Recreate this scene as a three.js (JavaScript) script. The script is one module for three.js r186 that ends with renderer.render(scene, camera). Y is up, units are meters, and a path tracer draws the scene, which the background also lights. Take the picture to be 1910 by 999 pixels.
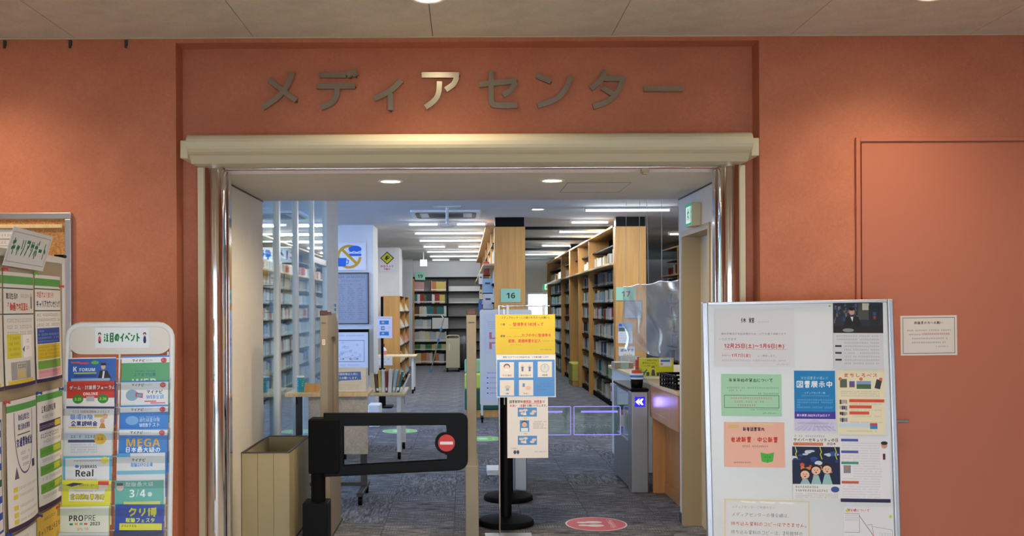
import * as THREE from 'three';
import { RoundedBoxGeometry } from 'three/addons/geometries/RoundedBoxGeometry.js';
import { mergeGeometries } from 'three/addons/utils/BufferGeometryUtils.js';
import { RectAreaLightUniformsLib } from 'three/addons/lights/RectAreaLightUniformsLib.js';

// ---------------------------------------------------------------- camera, sky, exposure
RectAreaLightUniformsLib.init();
const scene = new THREE.Scene();
const F = 1800, CX = 866, CY = 575, EYE = 1.55, ROLL = 0.0045;
const camera = new THREE.PerspectiveCamera(2 * Math.atan(499.5 / F) * 180 / Math.PI, 1910 / 999, 0.05, 80);
camera.position.set(0, EYE, 0);
camera.rotation.set(0, 0, -ROLL);
camera.setViewOffset(1910, 999, 955 - CX, 499.5 - CY, 1910, 999);
const renderer = new THREE.WebGLRenderer();
renderer.toneMapping = THREE.LinearToneMapping;
renderer.toneMappingExposure = 1.0;
renderer.shadowMap.enabled = true;
const SKY = 10.5;                                    // overcast daylight outside the lobby windows
scene.background = new THREE.Color().setRGB(0.86 * SKY, 1.0 * SKY, 1.18 * SKY);
const TUBE = 125, DOWNLIGHT = 4.7, SOFFIT = 3.4;      // radiance of the fluorescent battens, candela of the downlights

// ---------------------------------------------------------------- small helpers
let seed = 7;
const rnd = () => { seed = (seed * 1664525 + 1013904223) >>> 0; return seed / 4294967296; };
const rr = (a, b) => a + (b - a) * rnd();
const pick = (a) => a[Math.floor(rnd() * a.length)];
// world x and y of a picture point that lies at distance Z from the lens plane
const WX = (px, py, Z) => ((px - CX) + (CY - py) * ROLL) * Z / F;
const WY = (px, py, Z) => EYE + ((CY - py) - (px - CX) * ROLL) * Z / F;
const taken = new Map();
function numbered(n) { const k = taken.get(n) ?? 0; taken.set(n, k + 1); return k ? n + '_' + String(k).padStart(3, '0') : n; }
function metreUV(g) {                               // uv in metres, one plane for each face direction
  const p = g.attributes.position, n = g.attributes.normal, uv = new Float32Array(p.count * 2);
  for (let i = 0; i < p.count; i++) {
    const ax = Math.abs(n.getX(i)), ay = Math.abs(n.getY(i)), az = Math.abs(n.getZ(i));
    if (ax >= ay && ax >= az) { uv[2 * i] = p.getZ(i); uv[2 * i + 1] = p.getY(i); }
    else if (ay >= az) { uv[2 * i] = p.getX(i); uv[2 * i + 1] = p.getZ(i); }
    else { uv[2 * i] = p.getX(i); uv[2 * i + 1] = p.getY(i); }
  }
  g.setAttribute('uv', new THREE.BufferAttribute(uv, 2));
  return g;
}
const plain = (g) => (g.index ? g.toNonIndexed() : g);
const join = (a) => (a.length === 1 ? a[0] : mergeGeometries(a.map(plain)));
// box between two corners (x0,x1,y0,y1,z0,z1), rounded by r
function bx(x0, x1, y0, y1, z0, z1, r = 0) {
  const w = Math.abs(x1 - x0), h = Math.abs(y1 - y0), d = Math.abs(z1 - z0);
  const g = r ? new RoundedBoxGeometry(w, h, d, 2, Math.min(r, w / 2.01, h / 2.01, d / 2.01)) : new THREE.BoxGeometry(w, h, d);
  g.translate((x0 + x1) / 2, (y0 + y1) / 2, (z0 + z1) / 2);
  return metreUV(plain(g));
}
function cyl(r0, r1, h, x, y, z, seg = 20) { const g = new THREE.CylinderGeometry(r1, r0, h, seg); g.translate(x, y + h / 2, z); return plain(g); }
function tube(pts, r, seg = 24, rs = 8, closed = false, tension = 0.1) {
  const c = new THREE.CatmullRomCurve3(pts.map((p) => new THREE.Vector3(...p)), closed, 'catmullrom', tension);
  return plain(new THREE.TubeGeometry(c, seg, r, rs, closed));
}
const lathe = (pts, seg = 28) => plain(new THREE.LatheGeometry(pts.map((p) => new THREE.Vector2(...p)), seg));
// thick polyline in the xy plane as an extruded band, with square ends
function band(pts, w, depth, z = 0) {
  const L = [], R = [];
  for (let i = 0; i < pts.length; i++) {
    const a = pts[Math.max(0, i - 1)], b = pts[Math.min(pts.length - 1, i + 1)];
    const dx = b[0] - a[0], dy = b[1] - a[1], l = Math.hypot(dx, dy) || 1, nx = -dy / l * w / 2, ny = dx / l * w / 2;
    L.push([pts[i][0] + nx, pts[i][1] + ny]); R.push([pts[i][0] - nx, pts[i][1] - ny]);
  }
  const s = new THREE.Shape([...L, ...R.reverse()].map((p) => new THREE.Vector2(...p)));
  const g = new THREE.ExtrudeGeometry(s, { depth, bevelEnabled: false, steps: 1 });
  g.translate(0, 0, z);
  return plain(g);
}
function extrude(pts, depth, bevel = 0) {
  const g = new THREE.ExtrudeGeometry(new THREE.Shape(pts.map((p) => new THREE.Vector2(...p))), { depth, bevelEnabled: bevel > 0, bevelSize: bevel, bevelThickness: bevel, bevelSegments: 2, curveSegments: 12 });
  return metreUV(plain(g));
}
// a rounded rectangle as a list of points
function rrect(x0, y0, x1, y1, r, n = 6) {
  const o = [];
  for (const [cx, cy, a] of [[x1 - r, y1 - r, 0], [x0 + r, y1 - r, 1], [x0 + r, y0 + r, 2], [x1 - r, y0 + r, 3]])
    for (let i = 0; i <= n; i++) { const t = (a + i / n) * Math.PI / 2; o.push([cx + r * Math.cos(t), cy + r * Math.sin(t)]); }
  return o;
}
function obj(name, geos, mat, parent = scene) {
  const m = new THREE.Mesh(Array.isArray(geos) ? join(geos) : geos, mat);
  m.name = parent === scene ? numbered(name) : name;
  parent.add(m);
  return m;
}
function thing(name, label, category, [x, y, z] = [0, 0, 0], turn = 0, group) {
  const o = new THREE.Group(); o.name = numbered(name); scene.add(o);
  o.position.set(x, y, z); o.rotation.y = turn; o.userData = { label, category };
  if (group) o.userData.group = group;
  return o;
}
function tag(o, label, category, group) { o.userData.label = label; o.userData.category = category; if (group) o.userData.group = group; return o; }
function struct(name, geos, mat, label, category) {
  const m = obj(name, geos, mat); m.userData = { kind: 'structure', label, category }; return m;
}
function structGroup(name, label, category) { const g = thing(name, label, category); g.userData.kind = 'structure'; return g; }

// ---------------------------------------------------------------- procedural textures and materials
const lin = (r, g, b) => new THREE.Color().setRGB(r / 255, g / 255, b / 255, THREE.SRGBColorSpace);
function noiseTex(size, repeatPerMetre, fn, srgb = true) {
  const d = new Uint8Array(size * size * 4);
  for (let y = 0; y < size; y++) for (let x = 0; x < size; x++) {
    const c = fn(x, y), o = (y * size + x) * 4;
    d[o] = Math.max(0, Math.min(255, c[0])); d[o + 1] = Math.max(0, Math.min(255, c[1])); d[o + 2] = Math.max(0, Math.min(255, c[2])); d[o + 3] = 255;
  }
  const t = new THREE.DataTexture(d, size, size);
  t.magFilter = THREE.LinearFilter; t.minFilter = THREE.LinearMipmapLinearFilter; t.wrapS = t.wrapT = THREE.RepeatWrapping;
  t.repeat.set(repeatPerMetre, repeatPerMetre); if (srgb) t.colorSpace = THREE.SRGBColorSpace; t.needsUpdate = true;
  return t;
}
// wrapping value noise on an n x n lattice
function valueNoise(size, n, m = n) {
  const v = Array.from({ length: n * m }, () => rnd());
  return (x, y) => {
    const fx = x / size * n, fy = y / size * m, ix = Math.floor(fx), iy = Math.floor(fy), a = fx - ix, b = fy - iy;
    const s = (t) => t * t * (3 - 2 * t), g = (i, j) => v[((j + m) % m) * n + (i + n) % n];
    return (g(ix, iy) * (1 - s(a)) + g(ix + 1, iy) * s(a)) * (1 - s(b)) + (g(ix, iy + 1) * (1 - s(a)) + g(ix + 1, iy + 1) * s(a)) * s(b);
  };
}
const grey = (v) => [v, v, v];
const fine = valueNoise(256, 128), mid = valueNoise(256, 40), coarse = valueNoise(256, 7);
const stuccoBump = noiseTex(256, 2.5, (x, y) => grey(128 + (fine(x, y) - 0.5) * 150 + (mid(x, y) - 0.5) * 80), false);
const mottled = (r, g, b, amount = 10, rep = 1) => noiseTex(256, rep, (x, y) => { const n = (coarse(x, y) - 0.5) * amount + (mid(x, y) - 0.5) * amount * 0.6 + (fine(x, y) - 0.5) * amount; return [r + n, g + n * 0.9, b + n * 0.8]; });
const std = (c, roughness = 0.6, more = {}) => new THREE.MeshStandardMaterial({ color: c, roughness, ...more });
const orangeTex = mottled(195, 121, 91, 9, 1.3);
const MAT = {
  orange: std(0xffffff, 0.85, { map: orangeTex, bumpMap: stuccoBump, bumpScale: 0.0006 }),
  orangeDoor: std(lin(193, 117, 90), 0.5),
  ceiling: std(0xffffff, 0.95, { map: mottled(214, 211, 200, 12, 2), bumpMap: stuccoBump, bumpScale: 0.0005 }),
  cream: std(lin(206, 197, 166), 0.55),
  soffit: std(0xffffff, 0.9, { map: mottled(214, 207, 196, 5, 1) }),
  wallWhite: std(0xffffff, 0.85, { map: mottled(226, 220, 208, 4, 1), bumpMap: stuccoBump, bumpScale: 0.0003 }),
  libWhite: std(0xffffff, 0.85, { map: mottled(226, 226, 226, 4, 1) }),
  libCeil: std(0xffffff, 0.95, { map: mottled(222, 220, 216, 5, 1) }),
  chrome: std(lin(225, 225, 228), 0.07, { metalness: 1 }),
  steel: std(lin(158, 157, 158), 0.4, { metalness: 0.7 }),
  letter: new THREE.MeshPhysicalMaterial({ color: lin(168, 160, 145), metalness: 1, roughness: 0.29 }),
  letterSide: std(lin(60, 55, 50), 0.6),
  alu: std(lin(190, 192, 196), 0.38, { metalness: 0.85 }),
  black: new THREE.MeshPhysicalMaterial({ color: lin(10, 10, 11), roughness: 0.5, specularIntensity: 0.25 }),
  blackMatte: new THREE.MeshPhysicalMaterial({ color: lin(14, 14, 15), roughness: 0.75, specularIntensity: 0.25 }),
  darkGrey: std(lin(62, 60, 58), 0.5),
  beige: std(lin(186, 172, 132), 0.55),
  beigeGate: std(lin(172, 155, 124), 0.5),
  gate: std(lin(146, 134, 112), 0.5),
  rackCream: std(lin(228, 219, 205), 0.5),
  daylightTintGlass: new THREE.MeshPhysicalMaterial({ color: lin(182, 204, 236), roughness: 0.02, transmission: 1, thickness: 0, ior: 1.5 }),
  brown: std(lin(78, 40, 30), 0.4),
  white: std(lin(236, 236, 232), 0.55),
  whiteSatin: std(lin(232, 232, 228), 0.35),
  board: std(lin(226, 229, 226), 0.3),
  red: std(lin(205, 40, 34), 0.5),
  green: std(lin(120, 190, 90), 0.7),
  paper: std(lin(232, 230, 226), 0.8),
  rope: std(lin(225, 225, 222), 0.7),
  glass: new THREE.MeshPhysicalMaterial({ color: lin(236, 247, 244), roughness: 0.02, transmission: 1, thickness: 0, ior: 1.5 }),
  vinyl: new THREE.MeshPhysicalMaterial({ color: lin(240, 242, 246), roughness: 0.2, transmission: 0.9, thickness: 0, ior: 1.5 }),
  acrylic: new THREE.MeshPhysicalMaterial({ color: lin(246, 248, 248), roughness: 0.05, transmission: 1, thickness: 0, ior: 1.45 }),
  tubeGlow: std(0xffffff, 0.5, { emissive: new THREE.Color(0.92, 0.96, 1.0), emissiveIntensity: 2.4 }),
  warmGlow: std(0xffffff, 0.5, { emissive: new THREE.Color(1.0, 0.86, 0.62), emissiveIntensity: 42 }),
  violetGlow: std(lin(90, 80, 200), 0.4, { emissive: new THREE.Color(0.32, 0.26, 1.0), emissiveIntensity: 1.1 }),
};
const woodN = valueNoise(256, 90, 4), woodN2 = valueNoise(256, 24, 2), woodN3 = valueNoise(256, 200, 10);
const woodTex = (r, g, b, rep = 1) => noiseTex(256, rep, (x, y) => { const n = (woodN(x, y) - 0.5) * 14 + (woodN2(x, y) - 0.5) * 12 + (woodN3(x, y) - 0.5) * 9; return [r + n, g + n * 0.85, b + n * 0.6]; });
MAT.wood = std(0xffffff, 0.55, { map: woodTex(214, 160, 90) });
MAT.woodLight = std(0xffffff, 0.5, { map: woodTex(226, 198, 150, 1.4) });
MAT.woodCounter = std(0xffffff, 0.28, { map: woodTex(196, 140, 88) });
MAT.cork = std(0xffffff, 0.95, { map: noiseTex(256, 3, (x, y) => { const n = (fine(x, y) - 0.5) * 60 + (mid(x, y) - 0.5) * 36; return [186 + n, 132 + n * 0.8, 80 + n * 0.6]; }) });
// carpet tile: broken loop-pile lines of several greys
const cA = valueNoise(256, 10, 64), cB = valueNoise(256, 30, 128), cC = valueNoise(256, 5, 20), cD = valueNoise(256, 128, 128);
const carpetTex = noiseTex(256, 1.4, (x, y) => {
  let n = (cA(x, y) - 0.5) * 62 + (cB(x, y) - 0.5) * 40 + (cC(x, y) - 0.5) * 26 + (cD(x, y) - 0.5) * 34;
  if (cC(x + 90, y + 40) > 0.66 && (x % 7) < 3) n += 26;
  return [107 + n, 108 + n, 114 + n];
});
MAT.carpet = std(0xffffff, 1, { map: carpetTex, bumpMap: carpetTex, bumpScale: 0.002 });
MAT.carpetUnder = std(lin(60, 60, 62), 1);
MAT.lobbyFloor = std(0xffffff, 0.5, { map: mottled(184, 182, 174, 10, 1) });
MAT.felt = std(0xffffff, 0.95, { map: mottled(178, 176, 172, 30, 2.4) });
// ---------------------------------------------------------------- Japanese lettering drawn stroke by stroke (the fonts here hold Latin letters only)
// a glyph is a text of strokes parted by '|', points in a 100 x 100 box; '@' puts another glyph into a box x0 y0 x1 y1
const G = {
  'ア': '10 16 90 16 76 38 58 50|50 34 46 66 20 92', 'イ': '84 8 52 40 12 58|54 38 54 95', 'ウ': '50 4 50 22|14 48 14 24 86 24 78 60 36 95', 'エ': '18 20 82 20|50 20 50 80|8 80 92 80', 'オ': '10 32 90 32|62 8 62 92 46 88|60 34 40 62 12 82',
  'カ': '12 30 85 30 78 88 60 84|45 8 42 45 12 92', 'キ': '12 32 84 24|8 62 92 54|40 6 58 95', 'ク': '42 6 30 30 10 50|38 22 85 22 70 65 25 94', 'ケ': '32 6 26 32 8 54|28 30 92 30|62 30 56 66 30 94', 'コ': '14 20 84 20 84 84|10 82 84 82',
  'サ': '8 32 92 32|30 8 30 60|70 8 70 52 34 94', 'シ': '16 14 38 26|10 40 32 52|14 90 56 74 88 24', 'ス': '16 18 80 18 56 56 12 90|56 52 90 90', 'セ': '8 42 90 28 66 56|34 8 34 80 42 88 88 88', 'ソ': '14 16 28 44|84 12 74 52 32 92',
  'タ': '42 6 30 30 10 50|38 22 85 22 70 65 25 94|34 44 68 66', 'チ': '78 10 20 20|8 46 92 46|52 18 52 60 24 94', 'ツ': '12 22 22 46|42 16 52 42|86 16 76 56 34 92', 'テ': '22 14 78 14|8 42 92 42|54 42 50 70 28 94', 'ト': '36 6 36 95|36 38 82 60',
  'ナ': '8 34 92 34|54 6 50 56 22 94', 'ニ': '20 24 80 24|8 80 92 80', 'ネ': '46 4 54 16|16 28 80 28 12 68|50 50 50 95|62 56 86 76', 'ノ': '78 8 64 54 18 92', 'ハ': '32 22 10 84|62 18 92 84', 'ヒ': '22 8 22 78 32 88 88 86|22 46 80 30', 'フ': '12 18 86 18 76 56 30 94', 'ヘ': '6 62 36 28 94 78', 'ホ': '8 32 92 32|50 6 50 92 36 88|28 50 10 82|70 50 90 82',
  'マ': '10 18 88 18 50 62|36 46 62 82', 'ミ': '22 12 76 26|26 40 72 52|18 70 82 92', 'ム': '50 8 14 82 86 76|66 54 92 92', 'メ': '76 8 60 56 14 92|24 30 84 78', 'モ': '18 16 84 16|8 46 92 46|46 16 46 80 56 88 86 88', 'ヤ': '8 40 88 28 70 54|34 10 52 94', 'ユ': '20 24 70 24 66 80|8 80 92 80', 'ヨ': '16 16 82 16 82 90|18 50 82 50|12 86 82 86',
  'ラ': '22 14 78 14|12 38 86 38 74 68 32 94', 'リ': '24 10 24 60|76 8 76 52 42 94', 'ル': '32 14 28 56 8 88|56 10 56 86 90 56', 'レ': '24 8 24 86 88 48', 'ロ': '14 18 86 18 86 84 14 84 14 18', 'ワ': '14 44 14 16 86 16 78 56 36 94', 'ン': '14 22 38 36|14 88 58 72 88 26', 'ー': '8 50 92 50', '・': '46 50 54 50', '〜': '8 56 28 42 48 50 70 58 92 44', '、': '10 74 28 92', '。': '12 76 26 76 26 90 12 90 12 76', '「': '70 6 40 6 40 50', '」': '60 94 60 50', '゛': '74 4 80 20|88 2 94 18', '゜': '82 4 92 4 92 14 82 14 82 4',
  'あ': '18 22 82 18|44 6 46 90|70 40 40 86 16 76 30 54 66 46 86 66 58 94', 'い': '18 18 20 70 36 84|74 26 86 66', 'う': '34 8 66 16|20 44 60 32 76 54 40 94', 'え': '36 6 64 14|20 34 76 34 14 90 44 62 60 90 92 88', 'お': '12 28 60 24|36 6 36 84 14 78 40 54 78 52 84 76 62 92|70 14 90 32', 'か': '10 34 58 28 62 56 46 92|38 8 14 88|72 26 92 56', 'き': '16 26 80 20|14 46 84 38|44 6 70 62|22 66 32 90 74 90', 'く': '70 8 24 48 74 94', 'け': '18 10 14 92|40 34 92 34|72 8 70 66 54 94', 'こ': '22 18 78 20|20 64 34 86 86 82', 'さ': '14 32 84 24|46 6 70 62|22 62 32 90 74 90', 'し': '26 8 26 76 48 92 84 68', 'す': '8 26 92 24|56 6 56 60 38 62 40 42 58 46 54 74 34 96', 'せ': '6 42 94 34|72 10 70 58 58 60|28 14 30 80 44 90 86 88', 'そ': '26 12 74 10 20 44 90 40 50 56 50 82 76 92',
  'た': '8 28 60 24|34 8 12 90|54 50 88 48|50 74 60 88 92 86', 'ち': '10 26 86 22|40 6 26 56 60 44 84 62 42 94', 'つ': '8 40 60 24 90 48 42 88', 'て': '8 22 90 16 46 48 50 76 76 90', 'と': '28 8 38 44|82 28 22 66 34 88 86 86', 'な': '10 24 54 20|34 6 16 56|68 20 90 36|64 40 64 82 38 84 42 66 86 90', 'に': '18 12 16 92|44 28 86 26|42 66 52 84 90 82', 'の': '54 18 38 76 20 80 10 52 34 22 66 16 90 44 60 90', 'は': '18 10 14 92|40 32 94 30|68 8 68 80 42 84 46 68 92 88', 'べ': '@へ 0 6 94 100|@゛ 0 12 100 112', 'び': '10 24 38 18 22 62 44 88 66 66 68 22 90 54|@゛ 0 0 100 100', 'へ': '6 62 36 28 94 78', 'ま': '14 22 86 20|18 44 84 42|52 6 52 80 24 86 26 70 86 92', 'み': '18 18 54 16 14 78 36 66 92 68|78 44 60 94', 'め': '22 20 44 84|66 10 32 84 10 64 34 34 72 30 88 60 56 92', 'も': '14 34 74 34|14 58 72 58|44 6 40 80 60 92 84 70', 'よ': '52 28 84 26|52 6 52 80 22 84 24 70 88 92', 'り': '26 10 26 54|70 8 72 54 46 94', 'る': '22 14 74 14 16 64 60 44 84 66 60 92 40 80', 'れ': '26 8 26 94|8 30 40 26 10 76|28 50 64 24 66 82 92 80', 'を': '14 22 80 18|46 6 20 54 58 44 56 68|86 40 34 66 38 90 82 90', 'ん': '52 6 10 92 44 52 56 82 92 60', 'っ': '@つ 20 40 85 95', 'で': '@て 0 4 92 100|@゛ 4 26 104 126', 'だ': '@た 0 0 94 100|@゛ 2 2 102 102', 'ご': '@こ 0 0 94 100|@゛ 2 0 102 100',
  // kanji pieces
  '口': '16 18 84 18 84 84 16 84 16 18', '日': '22 10 78 10 78 92 22 92 22 10|22 50 78 50', '目': '24 6 76 6 76 94 24 94 24 6|24 36 76 36|24 65 76 65', '月': '26 8 76 8 76 92 64 92|26 8 26 62 12 94|26 36 76 36|26 62 76 62', '土': '18 40 82 40|50 8 50 90|6 90 94 90', '木': '8 34 92 34|50 6 50 96|48 36 10 80|52 36 92 80', '本': '8 28 92 28|50 6 50 96|48 30 10 74|52 30 92 74|32 76 68 76', '末': '8 24 92 24|16 48 84 48|50 6 50 96|48 50 10 86|52 50 92 86', '大': '8 34 92 34|50 6 48 44 10 94|52 44 92 94', '人': '50 8 44 50 8 94|50 36 92 94', '入': '34 10 52 12 50 40 8 94|52 34 92 94', '力': '12 30 84 30 78 90 60 86|46 8 42 50 12 94', '田': '14 16 86 16 86 88 14 88 14 16|14 52 86 52|50 16 50 88', '王': '14 14 86 14|20 50 80 50|50 14 50 88|6 88 94 88', '中': '14 26 86 26 86 64 14 64 14 26|50 4 50 97', '金': '50 4 8 44|50 4 92 44|28 42 72 42|18 62 82 62|50 42 50 92|8 92 92 92|28 70 34 84|72 70 66 84', '方': '50 4 50 20|8 24 92 24|46 26 40 60 12 94|44 50 80 50 74 92 56 90', '手': '74 6 24 16|14 38 86 38|6 62 94 62|50 14 50 94 36 90', '年': '32 4 12 34|26 20 86 20|24 46 82 46|24 46 24 68|6 68 94 68|56 20 56 98', '万': '8 16 92 16|46 18 42 54 12 94|44 46 82 46 76 92 58 90', '内': '14 26 86 26 86 94 72 94|14 26 14 96|50 6 48 50 26 74|50 44 74 72', '出': '50 4 50 92|18 20 18 46 82 46 82 20|10 58 10 92 90 92 90 58', '用': '18 10 82 10 82 94 70 94|18 10 18 62 8 96|18 36 82 36|18 62 82 62|50 10 50 94', '示': '24 16 76 16|6 42 94 42|50 42 50 92 38 90|28 58 12 86|72 58 90 86', '公': '38 10 10 50|62 10 92 50|46 46 22 90 78 86|66 66 88 96', '交': '50 4 50 20|8 24 92 24|34 32 14 54|66 32 88 54|30 52 84 96|70 52 14 96', '合': '50 4 6 46|50 4 94 46|32 48 68 48|@口 18 54 82 98', '会': '50 4 6 46|50 4 94 46|30 44 70 44|12 62 88 62|42 64 20 90 80 86|64 74 88 96', '山': '50 8 50 86|12 36 12 86 88 86 88 36', '石': '8 14 92 14|46 16 8 60|@口 26 40 90 98', '岩': '@山 14 0 86 44|@石 6 44 94 100',
  '言': '44 4 56 12|10 22 90 22|24 38 76 38|24 53 76 53|@口 20 60 80 100', '貝': '24 6 76 6 76 70 24 70 24 6|24 28 76 28|24 49 76 49|36 72 12 96|64 72 88 96', '女': '42 6 22 62 84 94|70 30 52 70 10 94|6 40 94 40', '氵': '20 10 60 24|8 38 48 52|10 94 64 62', '亻': '76 4 16 54|52 34 52 98', '扌': '8 28 92 28|56 4 56 92 32 88|6 66 92 50', '刂': '26 14 26 68|74 6 74 92 52 90', '糸': '46 4 18 30 56 40|68 22 20 58 82 54|50 56 50 96|28 66 14 90|72 66 88 88', '門': '12 8 44 8 44 44 12 44|12 8 12 96|12 26 44 26|56 8 88 8 88 94 76 94|56 8 56 44 88 44|56 26 88 26', '辶': '14 10 26 22|8 40 24 40 24 74 6 92|24 74 40 90 96 92', '隹': '34 4 8 44|24 26 24 96|64 4 56 18|24 22 92 22|24 44 88 44|24 66 88 66|24 92 96 92|58 22 58 92', '頁': '10 10 90 10|50 10 44 26|@貝 10 24 90 100', '車': '14 18 86 18|22 32 78 32 78 66 22 66 22 32|22 49 78 49|6 82 94 82|50 4 50 97', '竹': '24 4 8 34|16 20 44 20|70 4 54 34|62 20 94 20', '攵': '40 4 12 46|30 26 92 26|72 28 50 70 10 96|34 44 60 72 94 96', '斤': '80 6 20 18|20 18 18 60 6 94|20 44 94 44|64 44 64 96', '立': '50 4 50 20|12 24 88 24|32 34 40 76|68 34 60 78|6 84 94 84', '主': '44 4 56 14|14 26 86 26|22 54 78 54|50 26 50 88|6 88 94 88', '食': '50 2 6 38|50 2 94 38|30 36 72 36 72 60 28 60|30 36 30 94 50 84|30 48 72 48|50 66 92 96|78 68 64 78', '官': '50 2 50 14|10 32 10 16 90 16 90 32|26 32 74 32 74 56 26 56|26 32 26 96|26 66 78 66 78 94 26 94', '寺': '18 16 82 16|50 2 50 36|6 36 94 36|6 58 94 58|68 42 68 94 50 92|26 68 40 82', '束': '8 20 92 20|20 34 80 34 80 58 20 58 20 34|50 4 50 97|48 60 12 88|52 60 90 88', '禾': '76 4 22 14|6 34 94 34|50 12 50 97|48 38 10 76|52 38 92 76', '正': '10 12 90 12|50 12 50 88|50 46 84 46|22 44 22 88|4 90 96 90', '里': '16 8 84 8 84 54 16 54 16 8|16 31 84 31|50 8 50 90|14 72 86 72|4 92 96 92', '青': '14 12 86 12|22 26 78 26|50 2 50 42|4 42 96 42|@月 18 48 84 100', '争': '40 2 16 26|34 12 70 12 60 26|16 28 84 28 84 64|4 46 98 46|14 64 84 64|50 28 50 94 36 92', '己': '16 12 80 12 80 48 18 48|18 48 18 84 30 92 90 88', '先': '20 8 10 34|16 24 84 24|50 2 50 46|4 46 96 46|36 48 30 76 6 96|62 46 62 86 92 86', '肖': '50 2 50 36|20 10 32 28|80 10 68 28|@月 14 38 88 100', '聿': '20 10 80 10 80 36|4 24 96 24|20 38 80 38|50 0 50 97|14 54 86 54|6 72 94 72',
  // kanji
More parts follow.
